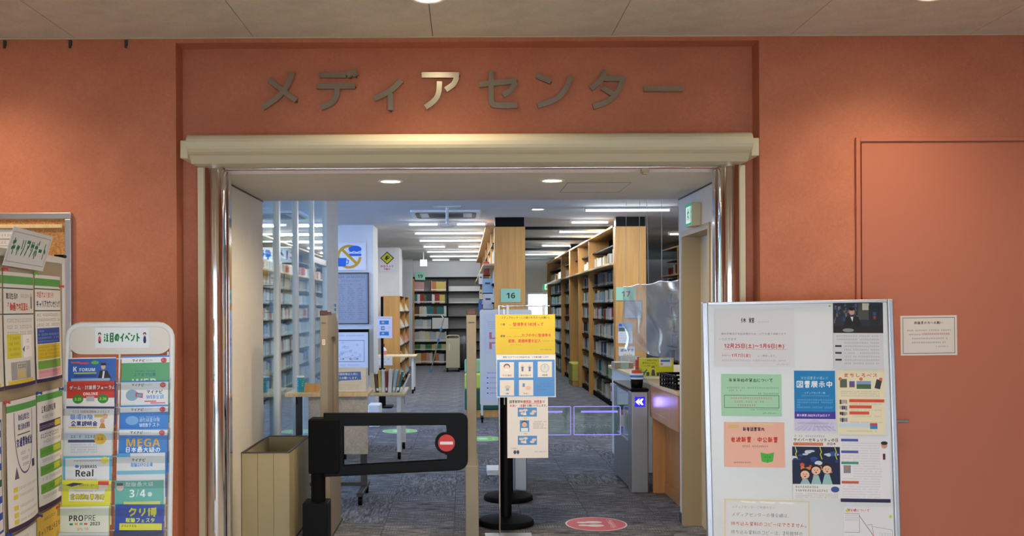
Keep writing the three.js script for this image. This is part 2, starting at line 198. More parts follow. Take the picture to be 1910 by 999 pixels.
  '注': '@氵 2 4 34 98|@主 34 2 98 98', '休': '@亻 2 2 36 98|@木 32 2 98 98', '館': '@食 2 2 46 98|@官 48 2 98 98', '始': '@女 2 4 48 98|70 6 56 38 92 34|@口 52 50 94 98', '貸': '26 2 8 28|18 18 18 42|40 20 94 12|56 2 70 36 90 40|@貝 14 42 86 98', '図': '8 8 92 8 92 94 8 94 8 8|34 24 42 40|54 20 60 38|76 26 60 64 26 82|30 46 78 84', '書': '@聿 4 0 96 62|@日 12 58 88 100', '展': '14 10 86 10 86 30 14 30|14 10 14 54 4 94|26 46 92 46|20 64 96 64|44 34 44 64|70 34 70 64|34 66 34 94 56 86|50 66 92 96', '新': '@立 2 0 52 52|4 64 50 64|26 52 26 98|24 66 6 88|28 66 48 84|@斤 50 4 98 98', '着': '30 2 38 14|70 2 62 14|14 18 86 18|22 32 78 32|6 46 94 46|50 18 50 46|46 46 8 80|@目 30 54 84 100', '案': '50 0 50 10|8 26 8 12 92 12 92 26|42 18 28 40 80 52|64 30 20 54|10 34 90 34|@木 2 54 98 100', '波': '@氵 2 4 34 98|42 24 92 24 84 42|66 2 66 44|42 24 40 62 26 96|44 46 84 46 72 72 44 96|54 60 94 96', '教': '8 18 48 18|28 2 28 34|2 34 54 34|50 6 6 62|16 52 46 52 30 66|28 64 28 94 18 92|4 78 54 72|@攵 52 2 100 98', '職': '4 10 40 10|10 10 10 84|34 10 34 98|10 34 34 34|10 56 34 56|2 88 40 78|44 16 68 16|48 32 64 32|42 42 70 42|@日 44 50 68 94|78 2 80 60 96 94|96 52 62 96|70 38 98 38', '員': '24 2 76 2 76 20 24 20 24 2|@貝 12 26 88 100', '願': '6 8 50 8|10 8 10 56 2 96|20 18 48 18 48 52 20 52 20 18|20 35 48 35|34 52 34 94|20 62 14 84|44 62 50 82|@頁 52 2 100 100', '整': '@束 2 0 48 50|@攵 50 0 98 50|@正 4 52 96 100', '理': '@王 2 8 38 92|@里 38 4 98 96', '券': '26 2 34 14|74 2 66 14|12 20 88 20|4 38 96 38|50 0 44 38 4 64|60 40 96 64|28 60 74 60 70 94 56 92|48 60 42 80 20 98', '枚': '@木 0 2 42 98|@攵 42 2 100 98', '持': '@扌 0 2 38 98|@寺 36 2 100 98', '退': '@辶 0 4 100 98|40 8 82 8 82 42 40 42|40 25 82 25|40 8 40 78 58 68|56 46 92 80|86 48 70 58', '時': '@日 2 8 36 92|@寺 38 2 100 98', '間': '@門 4 0 96 100|@日 32 48 68 96', '開': '@門 4 0 96 100|30 54 70 54|26 72 74 72|40 54 34 96|60 54 60 96', '記': '@言 0 2 46 98|@己 48 4 100 98', '利': '@禾 0 2 60 98|@刂 60 4 100 98', '前': '28 2 36 14|72 2 64 14|4 20 96 20|@月 10 30 50 100|@刂 56 32 94 100', '後': '30 2 8 28|34 26 6 58|22 46 22 98|62 2 46 22 70 28|84 14 44 42|44 42 90 38|56 46 36 72|52 56 84 56 66 78 36 96|48 68 92 96', '洗': '@氵 0 4 32 98|@先 32 2 100 98', '消': '@氵 0 4 32 98|@肖 34 2 100 98', '毒': '16 10 84 10|22 22 78 22|50 0 50 36|6 36 94 36|28 48 20 92 78 92 84 48 28 48|4 70 96 70|52 54 48 88', '静': '@青 0 2 50 98|@争 48 2 100 98', '防': '8 8 36 8 24 34 38 50 26 64|10 8 10 96|@方 38 4 100 98', '犯': '36 6 10 40|14 10 34 44 30 92 18 88|34 52 6 78|50 14 88 14 88 50 74 50|50 14 50 86 60 92 96 88', '作': '@亻 0 2 34 98|48 4 32 42|44 22 98 22|58 22 58 98|58 46 92 46|58 70 94 70', '動': '48 4 8 14|4 26 54 26|10 38 48 38 48 64 10 64 10 38|10 51 48 51|28 12 28 90|6 76 50 76|2 92 56 88|@力 54 10 100 98', '企': '50 2 4 44|50 2 96 44|50 42 50 92|50 66 80 66|24 58 24 92|6 94 94 94', '業': '38 2 38 22|62 2 62 22|18 6 26 20|82 6 74 20|6 24 94 24|18 38 82 38|22 50 78 50|6 62 94 62|50 24 50 98|46 64 8 94|54 64 92 94', '説': '@言 0 2 44 98|56 2 64 16|88 2 78 16|52 20 94 20 94 46 52 46 52 20|62 48 56 76 40 96|80 48 80 90 98 88', '明': '@日 0 8 38 80|@月 40 4 100 98', '体': '@亻 0 2 32 98|@本 30 2 100 98', '験': '6 8 44 8|8 8 8 56 46 56 42 92|24 8 24 56|8 24 40 24|8 40 40 40|6 68 2 88|70 2 48 34|70 2 98 34|60 34 86 34|56 44 92 44 92 64 56 64 56 44|74 34 72 68 48 98|76 70 98 96', '通': '@辶 0 4 100 98|40 8 86 8 66 22|42 26 88 26 88 78 80 78|42 26 42 82|42 44 88 44|42 60 88 60|65 26 65 80', '費': '16 6 82 6 82 20 18 20 18 34 88 34 86 44|38 0 34 44|62 0 62 46|@貝 16 46 84 100', '助': '12 8 44 8 44 78|12 8 12 84|12 32 44 32|12 56 44 56|2 88 52 76|@力 46 6 100 98', '成': '10 24 92 24|14 24 14 60 4 94|14 46 44 46 40 76 28 74|56 2 62 60 84 94 96 78|88 44 40 96|74 4 90 16', '就': '26 0 26 12|2 14 52 14|12 26 42 26 42 46 12 46 12 26|27 46 27 96|14 58 4 84|40 58 52 82|52 32 100 32|70 4 68 50 50 96|76 34 76 90 98 86|84 6 94 20', '界': '18 4 82 4 82 46 18 46 18 4|18 25 82 25|50 4 50 46|46 48 6 72|54 48 94 72|36 68 30 82 14 98|66 66 66 98', '仕': '@亻 0 2 36 98|@土 34 4 100 96', '事': '6 12 94 12|22 22 78 22 78 36 22 36 22 22|16 48 84 48 84 78|2 63 98 63|16 78 84 78|50 0 50 95 36 92', '博': '2 34 32 34|17 6 17 96|36 14 98 14|44 26 92 26 92 56 44 56 44 26|44 41 92 41|68 2 68 56|34 68 100 68|80 56 80 94 66 92|46 74 56 86|84 2 94 10', '最': '26 2 74 2 74 30 26 30 26 2|26 16 74 16|4 40 96 40|14 40 14 88|46 40 46 98|14 56 46 56|14 70 46 70|2 90 56 84|56 52 92 52 78 76 54 96|62 62 98 96', '級': '@糸 0 2 44 98|46 10 84 10 74 40 96 40 80 72 50 96|56 10 54 54 42 94|58 44 96 96', '料': '10 12 18 30|42 10 34 30|4 42 50 42|26 4 26 97|24 46 6 78|28 46 48 72|62 14 74 26|58 40 70 52|54 70 100 62|86 2 86 97', '資': '8 8 28 18|4 44 30 30|46 2 34 24|42 12 90 12 80 26|62 14 34 42|64 22 92 42|@貝 16 46 84 100', '込': '@辶 0 4 100 98|52 10 64 12 62 34 36 74|64 28 92 72', '複': '24 2 32 12|6 20 44 20 4 62|26 46 26 98|34 42 44 58|60 2 46 26|54 14 98 14|56 26 90 26 90 52 56 52 56 26|56 39 90 39|66 54 46 76|62 62 90 62 72 82 46 98|58 72 98 98', '機': '@木 0 4 36 98|52 4 42 22 60 22 44 42|84 4 74 22 94 22 76 42|38 50 100 50|68 2 72 60 98 96|94 62 60 98|46 52 36 96|46 64 62 82', '号': '24 8 76 8 76 34 24 34 24 8|4 48 96 48|36 50 28 66 78 66 72 94 54 92', '直': '10 12 90 12|50 0 46 24|@目 24 20 84 88|12 34 12 94 96 94', '活': '@氵 0 4 32 98|88 4 44 14|36 34 100 34|68 12 68 56|@口 40 52 98 98', '定': '50 0 50 12|8 30 8 14 92 14 92 30|22 38 80 38|52 38 52 92|52 62 82 62|28 54 24 76 6 98|22 78 46 94 96 94', '伝': '@亻 0 2 34 98|44 18 90 18|36 42 100 42|64 44 44 88 90 82|76 62 96 98', '生': '24 6 8 44|20 28 88 28|24 56 80 56|50 4 50 92|4 92 96 92', '画': '6 8 94 8|50 8 50 74|26 26 74 26 74 74 26 74 26 26|26 50 74 50|8 30 8 94 92 94 92 30', '次': '8 16 26 30|4 80 34 50|52 4 36 42|48 24 92 24 82 44|66 26 60 66 28 96|66 54 96 96',
  '下': '6 14 94 14|50 14 50 97|54 36 82 56', '玉': '14 14 86 14|20 50 80 50|50 14 50 88|6 88 94 88|64 62 78 76', '場': '@土 0 12 36 82|48 4 90 4 90 36 48 36 48 4|48 20 90 20|38 46 100 46|56 48 36 74|48 58 94 58 90 94 76 92|66 60 46 88|80 60 62 94',
  '回': '10 8 90 8 90 94 10 94 10 8|34 34 66 34 66 68 34 68 34 34', '当': '50 2 50 34|20 8 32 28|80 8 68 28|12 40 86 40 86 94|18 66 86 66|8 92 86 92', '向': '44 2 34 20|12 22 88 22 88 94 74 94|12 22 12 98|32 42 68 42 68 74 32 74 32 42', '上': '50 6 50 88|50 42 82 42|6 88 94 88', '社': '24 2 32 12|6 22 42 22 4 62|26 46 26 98|32 42 42 58|@土 42 6 100 96', '研': '4 12 44 12|24 14 6 56|14 46 42 46 42 88 14 88 14 46|50 12 98 12|48 48 100 48|62 12 60 60 48 98|86 12 86 98', '適': '@辶 0 4 100 98|62 0 62 10|38 12 92 12|50 16 54 26|80 16 76 26|38 30 92 30 92 80|38 30 38 82|50 44 80 44|65 34 65 56|52 56 78 56 78 74 52 74 52 56', '性': '22 2 22 98|8 24 8 46|36 20 40 38|@生 40 2 100 98', '検': '@木 0 4 38 98|68 2 44 34|68 2 98 34|56 34 84 34|50 46 92 46 92 66 50 66 50 46|70 34 68 70 42 98|72 70 98 96', '査': '8 16 92 16|50 2 50 44|46 18 12 44|54 18 90 44|26 48 74 48 74 86 26 86 26 48|26 61 74 61|26 74 74 74|4 96 96 96', '及': '16 12 70 12 58 44 86 44 68 76 24 96|32 14 28 58 8 94|34 44 92 96', '学': '20 4 28 20|48 2 52 18|80 4 70 20|8 40 8 24 92 24 92 40|28 44 72 44 52 58|52 58 52 94 38 92|6 70 94 70', '選': '@辶 0 4 100 98|40 8 60 8 60 20 40 20 40 30 62 30|68 8 88 8 88 20 68 20 68 30 92 30|40 46 92 46|36 62 96 62|54 36 54 62|78 36 78 62|54 66 40 80|76 66 92 80', '期': '4 18 50 18|16 4 16 70|40 4 40 70|16 36 40 36|16 52 40 52|2 70 54 70|18 76 4 96|38 76 52 94|@月 52 4 100 98', '型': '6 8 54 8|4 28 56 28|20 8 16 46 4 56|40 8 40 54|66 10 66 40|88 4 88 52 76 50|@土 8 54 92 98', '対': '24 2 24 16|2 22 50 22|42 24 30 60 4 94|10 40 46 88|50 34 100 34|82 4 82 92 66 90|58 48 68 66', '策': '@竹 4 0 96 32|@束 4 32 96 100', '意': '50 0 50 8|12 12 88 12|32 18 38 28|68 18 62 28|4 32 96 32|26 40 74 40 74 64 26 64 26 40|26 52 74 52|16 72 8 92|34 70 40 92 70 92 74 80|52 68 58 78|80 68 92 86', '空': '50 0 50 10|8 30 8 14 92 14 92 30|38 20 30 42 14 48|60 20 60 42 88 42|20 58 80 58|50 58 50 92|6 92 94 92', '短': '22 2 8 28|14 20 46 20|4 46 50 46|28 20 26 56 4 94|30 60 46 88|54 10 98 10|58 26 94 26 94 54 58 54 58 26|64 62 70 82|90 62 84 82|50 92 100 92', '待': '30 2 8 28|34 26 6 58|22 46 22 98|@寺 36 2 100 98', '番': '70 2 28 10|8 24 92 24|50 8 50 52|30 14 38 22|72 12 62 22|46 26 8 52|54 26 92 52|@田 18 52 82 100', '読': '@言 0 2 44 98|50 14 98 14|74 2 74 30|56 30 92 30|50 56 50 42 98 42 98 56|64 52 58 80 46 96|82 52 82 90 100 88', '切': '4 40 46 30|22 8 22 76 44 64|50 18 92 18 88 90 70 88|70 20 64 60 44 92',
  '集': '@隹 14 0 92 56|4 66 96 66|50 56 50 98|46 68 12 94|54 68 90 94', '特': '14 16 44 16|14 2 6 34|28 2 28 97|4 66 46 52|@寺 42 2 100 98', '紙': '@糸 0 2 44 98|90 6 50 16|50 16 50 92 66 80|50 46 98 46|72 12 76 62 98 94', '以': '16 14 16 80 36 66|40 26 52 46|84 8 78 52 44 94|76 62 94 90', '了': '16 14 84 14 52 40|52 38 52 92 34 88',
};
const VOICED = { 'ガ': 'カ', 'ギ': 'キ', 'グ': 'ク', 'ゲ': 'ケ', 'ゴ': 'コ', 'ザ': 'サ', 'ジ': 'シ', 'ズ': 'ス', 'ゼ': 'セ', 'ゾ': 'ソ', 'ダ': 'タ', 'デ': 'テ', 'ド': 'ト', 'バ': 'ハ', 'ビ': 'ヒ', 'ブ': 'フ', 'ベ': 'ヘ', 'ボ': 'ホ', 'が': 'か', 'ぎ': 'き', 'げ': 'け', 'ず': 'す', 'ど': 'と', 'ば': 'は' };
const HALF = { 'パ': 'ハ', 'ピ': 'ヒ', 'プ': 'フ', 'ペ': 'ヘ', 'ポ': 'ホ' };
const SMALL = { 'ャ': 'ヤ', 'ュ': 'ユ', 'ョ': 'ヨ', 'ッ': 'ツ', 'ァ': 'ア', 'ィ': 'イ', 'ェ': 'エ', 'ォ': 'オ', 'ょ': 'よ' };
const missing = new Set();
function strokesOf(ch, x0, y0, x1, y1, out) {
  if (VOICED[ch]) { strokesOf(VOICED[ch], x0, y0 + (y1 - y0) * 0.05, x0 + (x1 - x0) * 0.92, y1, out); ch = '゛'; }
  else if (HALF[ch]) { strokesOf(HALF[ch], x0, y0 + (y1 - y0) * 0.05, x0 + (x1 - x0) * 0.92, y1, out); ch = '゜'; }
  else if (SMALL[ch]) { ch = SMALL[ch]; x0 += (x1 - x0) * 0.12; x1 -= (x1 - x0) * 0.12; y0 += (y1 - y0) * 0.34; }
  const d = G[ch];
  if (!d) { missing.add(ch); return; }
  const sx = (x1 - x0) / 100, sy = (y1 - y0) / 100;
  for (const s of d.split('|')) {
    if (s[0] === '@') { const [, ...n] = s.slice(1).split(' ').map(Number); strokesOf(s[1], x0 + n[0] * sx, y0 + n[1] * sy, x0 + n[2] * sx, y0 + n[3] * sy, out); continue; }
    const n = s.split(' ').map(Number), p = [];
    for (let i = 0; i < n.length; i += 2) p.push([x0 + n[i] * sx, y0 + n[i + 1] * sy]);
    out.push(p);
  }
}
// o: w stroke width in parts of the size, sx stretch, gap, font, slant, align ('c' or 'r'), serif
function tx(c, s, x, y, size, color, o = {}) {
  const { w = 0.1, sx = 1, gap = 0.06, font = 'bold', align, family = 'sans-serif', out } = o;
  c.font = font + ' ' + size * 1.02 + 'px ' + family; c.textBaseline = 'alphabetic'; c.textAlign = 'left';
  const isLatin = (ch) => ch.charCodeAt(0) < 0x2000;
  const cells = [...s].map((ch) => (isLatin(ch) ? c.measureText(ch).width * sx : size * (0.94 + gap) * sx));
  const total = cells.reduce((a, b) => a + b, 0);
  if (align === 'c') x -= total / 2; else if (align === 'r') x -= total;
  c.lineCap = 'butt'; c.lineJoin = 'round';
  [...s].forEach((ch, i) => {
    if (ch === ' ') { x += cells[i]; return; }
    if (isLatin(ch)) {
      c.save(); c.translate(x, y + size * 0.88); c.scale(sx, 1);
      if (out) { c.strokeStyle = out; c.lineWidth = size * 0.16; c.strokeText(ch, 0, 0); }
      c.fillStyle = color; c.fillText(ch, 0, 0); c.restore();
    } else {
      const st = []; strokesOf(ch, x + size * 0.03 * sx, y + size * 0.05, x + size * 0.94 * sx, y + size * 0.95, st);
      for (const pass of out ? [[out, w + 0.13], [color, w]] : [[color, w]]) {
        c.strokeStyle = pass[0]; c.lineWidth = Math.max(0.6, size * pass[1]);
        for (const p of st) {
          c.beginPath(); c.moveTo(...p[0]);
          for (let k = 1; k < p.length; k++) c.lineTo(...p[k]);
          c.stroke();
        }
      }
    }
    x += cells[i];
  });
  return total;
}
// print too small to read in the photograph: a row of fine marks
function fineprint(c, x, y, w, size, color = '#777', fill = 0.92) {
  c.strokeStyle = color; c.lineWidth = Math.max(0.7, size * 0.12);
  for (let i = 0; i * size * 1.05 < w; i++) {
    if (rnd() > fill) continue;
    const a = x + i * size * 1.05;
    c.beginPath();
    c.moveTo(a + size * rr(0, 0.2), y + size * rr(0.1, 0.4)); c.lineTo(a + size * rr(0.7, 0.9), y + size * rr(0.1, 0.4));
    c.moveTo(a + size * rr(0.2, 0.7), y); c.lineTo(a + size * rr(0.2, 0.7), y + size);
    c.moveTo(a + size * rr(0, 0.2), y + size * rr(0.6, 0.95)); c.lineTo(a + size * rr(0.7, 0.9), y + size * rr(0.6, 0.95));
    c.stroke();
  }
}
const rect = (c, color, x, y, w, h) => { c.fillStyle = color; c.fillRect(x, y, w, h); };
const frameRect = (c, color, x, y, w, h, lw) => { c.strokeStyle = color; c.lineWidth = lw; c.strokeRect(x, y, w, h); };
const disc = (c, color, x, y, r, ry = r) => { c.fillStyle = color; c.beginPath(); c.ellipse(x, y, r, ry, 0, 0, 7); c.fill(); };
const poly = (c, color, ...p) => { c.fillStyle = color; c.beginPath(); c.moveTo(p[0], p[1]); for (let i = 2; i < p.length; i += 2) c.lineTo(p[i], p[i + 1]); c.closePath(); c.fill(); };
const wire = (c, color, lw, ...p) => { c.strokeStyle = color; c.lineWidth = lw; c.beginPath(); c.moveTo(p[0], p[1]); for (let i = 2; i < p.length; i += 2) c.lineTo(p[i], p[i + 1]); c.stroke(); };
function print(w, h, draw, bg = '#efeeea', rough = 0.75) {     // a printed sheet as a material
  const cv = document.createElement('canvas'); cv.width = w; cv.height = h;
  const c = cv.getContext('2d'); rect(c, bg, 0, 0, w, h); draw(c, w, h);
  const t = new THREE.CanvasTexture(cv); t.colorSpace = THREE.SRGBColorSpace;
  return std(0xffffff, rough, { map: t });
}
// a thin sheet of paper, front face +z, lower left corner of the picture at uv 0 0; bulge bends it outwards, curl lifts the lower edge
function sheetGeo(w, h, t = 0.001, bulge = 0, curl = 0) {
  const nx = bulge ? 8 : 1, ny = curl || bulge ? 8 : 1, g = new THREE.BoxGeometry(w, h, t, nx, ny, 1), p = g.attributes.position;
  for (let i = 0; i < p.count; i++) {
    const u = p.getX(i) / w, v = 0.5 - p.getY(i) / h;
    p.setZ(i, p.getZ(i) + bulge * (1 - 4 * u * u) * (0.4 + 0.6 * v) + curl * v * v);
  }
  g.computeVertexNormals();
  return g;
}
// ---------------------------------------------------------------- the lobby shell
const ZF = 5.4, REC = 0.13, LOBBY_H = 3.07, SOF = 2.335, XL = -1.46, XR = 1.56, ZB = 7.0, LIB_H = 2.88, ZEND = 26.7;
struct('wall_front', [
  bx(-5.6, -1.608, 0, LOBBY_H, -ZF - 0.2, -ZF), bx(1.656, 5.6, 0, LOBBY_H, -ZF - 0.2, -ZF),
  bx(-1.608, 1.656, 3.042, LOBBY_H, -ZF - 0.2, -ZF),
  bx(-1.608, 1.656, SOF + 0.02, 3.042, -ZF - 0.2, -ZF - REC),
  bx(-1.608, -1.505, 0, SOF + 0.02, -ZF - 0.2, -ZF - REC), bx(1.592, 1.656, 0, SOF + 0.02, -ZF - 0.2, -ZF - REC),
], MAT.orange, 'terracotta orange lobby wall with a recessed field around the entrance', 'wall');
struct('wall_left', bx(-5.8, -5.6, 0, LOBBY_H, -ZF - 0.2, 3.7), MAT.orange, 'orange side wall of the lobby beyond the cork board', 'wall');
struct('wall_right', bx(5.6, 5.8, 0, LOBBY_H, -ZF - 0.2, 3.7), MAT.orange, 'orange side wall of the lobby beyond the flush door', 'wall');
{ // window wall of the lobby opposite the entrance, the source of the daylight and of the bright stripes in the chrome
  const g = [bx(-5.6, 5.6, 2.0, LOBBY_H, 3.5, 3.7), bx(-5.6, 5.6, 0, 0.25, 3.5, 3.7), bx(-5.6, -3.0, 0.25, 2.0, 3.5, 3.7), bx(3.0, 5.6, 0.25, 2.0, 3.5, 3.7)];
  for (const x of [-1.05, 1.05]) g.push(bx(x - 0.15, x + 0.15, 0.25, 2.0, 3.5, 3.7));
  struct('wall_back', g, MAT.wallWhite, 'window wall of the lobby opposite the entrance', 'wall');
  struct('window_1', [-3.0, -0.9, 1.2].flatMap((x) => [bx(x, x + 1.8, 1.5, 1.54, 3.58, 3.62), bx(x + 0.88, x + 0.92, 0.25, 2.0, 3.58, 3.62)]), MAT.darkGrey, 'dark bars of the lobby windows opposite the entrance', 'window');
}
struct('added_shade_beam', bx(-5.6, 5.6, 1.95, LOBBY_H, -1.0, -0.8), MAT.wallWhite, 'white beam added out of view to shade the upper entrance wall', 'wall');  // added beam out of view, keeps window light off the upper wall
{ // ceiling boards
  const g = structGroup('ceiling', 'beige lobby ceiling of wide speckled boards with dark joints', 'ceiling');
  obj('backing', bx(-5.8, 5.8, LOBBY_H + 0.012, LOBBY_H + 0.15, -ZF - 0.2, 3.7), MAT.darkGrey, g);
  const zs = [-5.4, -3.4, -1.4, 0.6, 2.6, 3.5];
  for (let i = -6; i < 6; i++) for (let k = 0; k < 5; k++) {
    const x0 = Math.max(-5.6, -0.17 + i + 0.002), x1 = Math.min(5.6, -0.17 + i + 0.998);
    if (x1 > x0) obj('ceiling_panel', bx(x0, x1, LOBBY_H, LOBBY_H + 0.012, zs[k] + 0.002, zs[k + 1] - 0.002), MAT.ceiling, g);
  }
  struct('trim_1', [bx(-5.6, -1.608, LOBBY_H - 0.006, LOBBY_H, -ZF, -ZF + 0.01), bx(-1.608, 1.656, LOBBY_H - 0.006, LOBBY_H, -ZF, -ZF + 0.01), bx(1.656, 5.6, LOBBY_H - 0.006, LOBBY_H, -ZF, -ZF + 0.01)], MAT.cream, 'thin cream moulding between orange wall and lobby ceiling', 'trim');
}
// ---------------------------------------------------------------- the passage through the wall
struct('wall_passage_left', bx(XL - 0.12, XL, 0, SOF, -ZB, -ZF - 0.2), MAT.wallWhite, 'warm white left cheek of the entrance passage', 'wall');
struct('wall_passage_right', [
  bx(XR, XR + 0.14, 0, SOF, -6.1, -ZF - 0.2), bx(XR, XR + 0.14, 0, SOF, -ZB, -6.9), bx(XR, XR + 0.14, 2.09, SOF, -6.9, -6.1),
], MAT.wallWhite, 'white right cheek of the entrance passage with a recessed door', 'wall');
struct('wall_soffit', [bx(XL - 0.12, XR + 0.14, SOF, LIB_H, -ZB, -ZF - 0.2)], MAT.soffit, 'beige lowered ceiling over the entrance passage', 'ceiling');
struct('trim_2', [bx(1.05, 1.052, SOF - 0.0015, SOF, -6.55, -6.05), bx(0.52 + 0.13, 1.052, SOF - 0.0015, SOF, -6.052, -6.05), bx(0.65, 1.052, SOF - 0.0015, SOF, -6.55, -6.548), bx(0.65, 0.652, SOF - 0.0015, SOF, -6.55, -6.05)], MAT.darkGrey, 'thin outline of an access hatch in the passage ceiling', 'trim');
struct('trim_3', [bx(XL, XL + 0.006, SOF - 0.008, SOF, -ZB, -ZF - 0.2), bx(XR - 0.006, XR, SOF - 0.008, SOF, -ZB, -ZF - 0.2)], MAT.darkGrey, 'dark shadow joint between passage cheeks and lowered ceiling', 'trim');
struct('baseboard_right', [bx(XR - 0.008, XR, 0, 0.07, -ZB, -6.92), bx(XR - 0.008, XR, 0, 0.07, -6.08, -ZF - 0.2)], MAT.darkGrey, 'dark skirting at the foot of the right passage cheek', 'baseboard');
{ // recessed door in the right cheek
  const d = structGroup('door_2', 'beige recessed door in the right cheek of the entrance passage', 'door');
  obj('door_leaf', bx(XR + 0.12, XR + 0.14, 0, 2.05, -6.86, -6.14), MAT.cream, d);
  obj('door_frame', [bx(XR - 0.012, XR + 0.12, 2.05, 2.09, -6.9, -6.1), bx(XR - 0.012, XR + 0.12, 0, 2.05, -6.9, -6.86), bx(XR - 0.012, XR + 0.12, 0, 2.05, -6.14, -6.1)], MAT.beigeGate, d);
  obj('door_handle', [bx(XR + 0.06, XR + 0.12, 0.98, 1.0, -6.24, -6.22), bx(XR + 0.06, XR + 0.075, 0.98, 1.0, -6.34, -6.22)], MAT.steel, d);
}
// chrome round jambs, cream guide rails, cream rounded head cover, chrome head strip
for (const [x, side] of [[-1.405, 'orange jamb at the cork board end'], [1.497, 'orange jamb at the flush door end']]) {
  const s = Math.sign(x), c = thing('chrome_column', 'mirror polished round steel jamb post beside the ' + side + ' of the entrance', 'column', [x, 0, -5.455], 0, 'chrome jamb posts of the entrance');
  obj('shaft', cyl(0.06, 0.06, 2.352, 0, 0, 0, 48), MAT.chrome, c);
  obj('flat_strip', bx(-s * 0.045, -s * 0.068, 0, 2.335, -0.1, -0.04, 0.003), MAT.chrome, c);
  obj('foot_ring', cyl(0.068, 0.064, 0.02, 0, 0, 0, 32), MAT.steel, c);
}
struct('trim_4', [bx(-1.503, -1.468, 0, 2.352, -5.53, -5.45), bx(1.56, 1.59, 0, 2.352, -5.53, -5.45)], MAT.cream, 'cream upright guide rails outside the chrome jambs', 'trim');
{
  const t = thing('head_cover', 'cream rounded metal head cover running across the top of the entrance', 'door cover');
  const p = [];
  for (const [z, y] of [[-5.529, 2.5], [-5.27, 2.5]]) p.push([z, y]);
  for (let i = 0; i <= 8; i++) { const a = Math.PI / 2 - i / 8 * Math.PI * 0.92; p.push([-5.255 + 0.055 * Math.cos(a), 2.447 + 0.053 * Math.sin(a)]); }
  p.push([-5.262, 2.39], [-5.31, 2.353], [-5.529, 2.353]);
  const g = extrude(p, 3.06); g.rotateY(-Math.PI / 2); g.scale(1, 1, 1); // profile z,y swept along x
  // after the turn local x (profile z) runs along world z
  g.translate(1.563, 0, 0);
  obj('cover', g, MAT.cream, t);
  for (const [a, b] of [[-1.54, -1.497], [1.563, 1.606]]) obj('end_bracket', bx(a, b, 2.372, 2.47, -5.529, -5.24, 0.006), MAT.cream, t);
}
struct('trim_5', bx(-1.345, 1.43, 2.337, 2.347, -5.445, -5.43, 0.003), MAT.chrome, 'chrome strip along the head of the entrance', 'trim');
tag(obj('door_sensor', [bx(1.0, 1.045, 2.31, 2.337, -5.47, -5.43, 0.005), bx(1.008, 1.037, 2.302, 2.312, -5.465, -5.435, 0.003)], MAT.beigeGate), 'small beige sensor hanging from the chrome strip over the entrance', 'sensor');
// flush orange door on the right of the entrance
{
  const d = structGroup('door_1', 'flush terracotta orange door in the wall behind the white notice board', 'door');
  const x0 = WX(1605, 268, ZF), top = WY(1605, 268, ZF);
  obj('door_leaf', bx(x0, x0 + 0.95, 0, top, -ZF, -ZF + 0.016), MAT.orangeDoor, d);
  obj('door_frame', [bx(x0 - 0.033, x0 - 0.009, 0, top + 0.033, -ZF, -ZF + 0.022, 0.003), bx(x0 - 0.009, x0 + 0.983, top + 0.009, top + 0.033, -ZF, -ZF + 0.022, 0.003), bx(x0 + 0.959, x0 + 0.983, 0, top + 0.009, -ZF, -ZF + 0.022, 0.003)], MAT.orangeDoor, d);
  const hx = WX(1670, 783, ZF), hy = WY(1670, 783, ZF);
  const h = obj('door_handle', [bx(hx - 0.06, hx + 0.05, hy - 0.009, hy + 0.009, -ZF + 0.05, -ZF + 0.065, 0.005), bx(hx - 0.06, hx - 0.04, hy - 0.009, hy + 0.009, -ZF + 0.016, -ZF + 0.06, 0.004)], MAT.steel, d);
  h.userData.label = 'steel lever handle';
}
// ---------------------------------------------------------------- floor: carpet tiles, and the library shell
{
  const g = structGroup('floor', 'grey carpet tile floor of broken dark and light lines', 'floor');
  obj('underlay', bx(-7, 8, -0.2, -0.006, -ZEND - 0.3, 3.7), MAT.carpetUnder, g);
  const tileMat = [0, 1, 2, 3].map((k) => {
    const m = MAT.carpet.clone(), t = carpetTex.clone(); t.needsUpdate = true; t.offset.set(0.37 * k, 0.61 * k); t.rotation = 0; m.map = t;
    m.bumpMap = t; m.color = new THREE.Color().setScalar([1, 0.93, 1.05, 0.98][k]); return m;
  });
  const tg = bx(-0.248, 0.248, -0.006, 0, -0.248, 0.248);
  for (let i = -3; i < 4; i++) for (let k = 0; k < 17; k++) {
    const m = obj('carpet_tile', tg, tileMat[(i * 3 + k * 5 + 40) % 4], g);
    m.position.set(i * 0.5 + 0.17, 0, -6.25 - k * 0.5); m.rotation.y = rnd() < 0.22 ? Math.PI / 2 : rnd() < 0.5 ? Math.PI : 0;
  }
  const y0 = -6, far = -14.5;   // the tiles end at z -14.5; beyond them the joints can no longer be told apart
  obj('carpet_field', [bx(-7, 8, -0.006, 0, -ZEND - 0.3, far), bx(-7, -1.58, -0.006, 0, far, y0), bx(1.92, 8, -0.006, 0, far, y0), bx(-7, 8, -0.006, 0, y0, -5.5)], MAT.carpet, g);
  obj('lobby_field', bx(-7, 8, -0.006, 0, -5.5, 3.7), MAT.lobbyFloor, g);
}
struct('wall_library_left', [bx(-6.2, -6.0, 0, LIB_H, -ZEND, -14.6), bx(-6.2, -6.0, 0, LIB_H, -6.6, -ZF - 0.2), bx(-6.2, -6.0, 0, 0.7, -14.6, -6.6), bx(-6.2, -6.0, 2.6, LIB_H, -14.6, -6.6)], MAT.libWhite, 'white window wall at the back of the glazed reading room', 'wall');
struct('window_5', bx(-6.1, -6.095, 0.7, 2.6, -14.6, -6.6), MAT.daylightTintGlass, 'reading room window glazing with a blue tint added to colour the daylight', 'window');  // blue tint is added here to turn the incoming daylight bluer
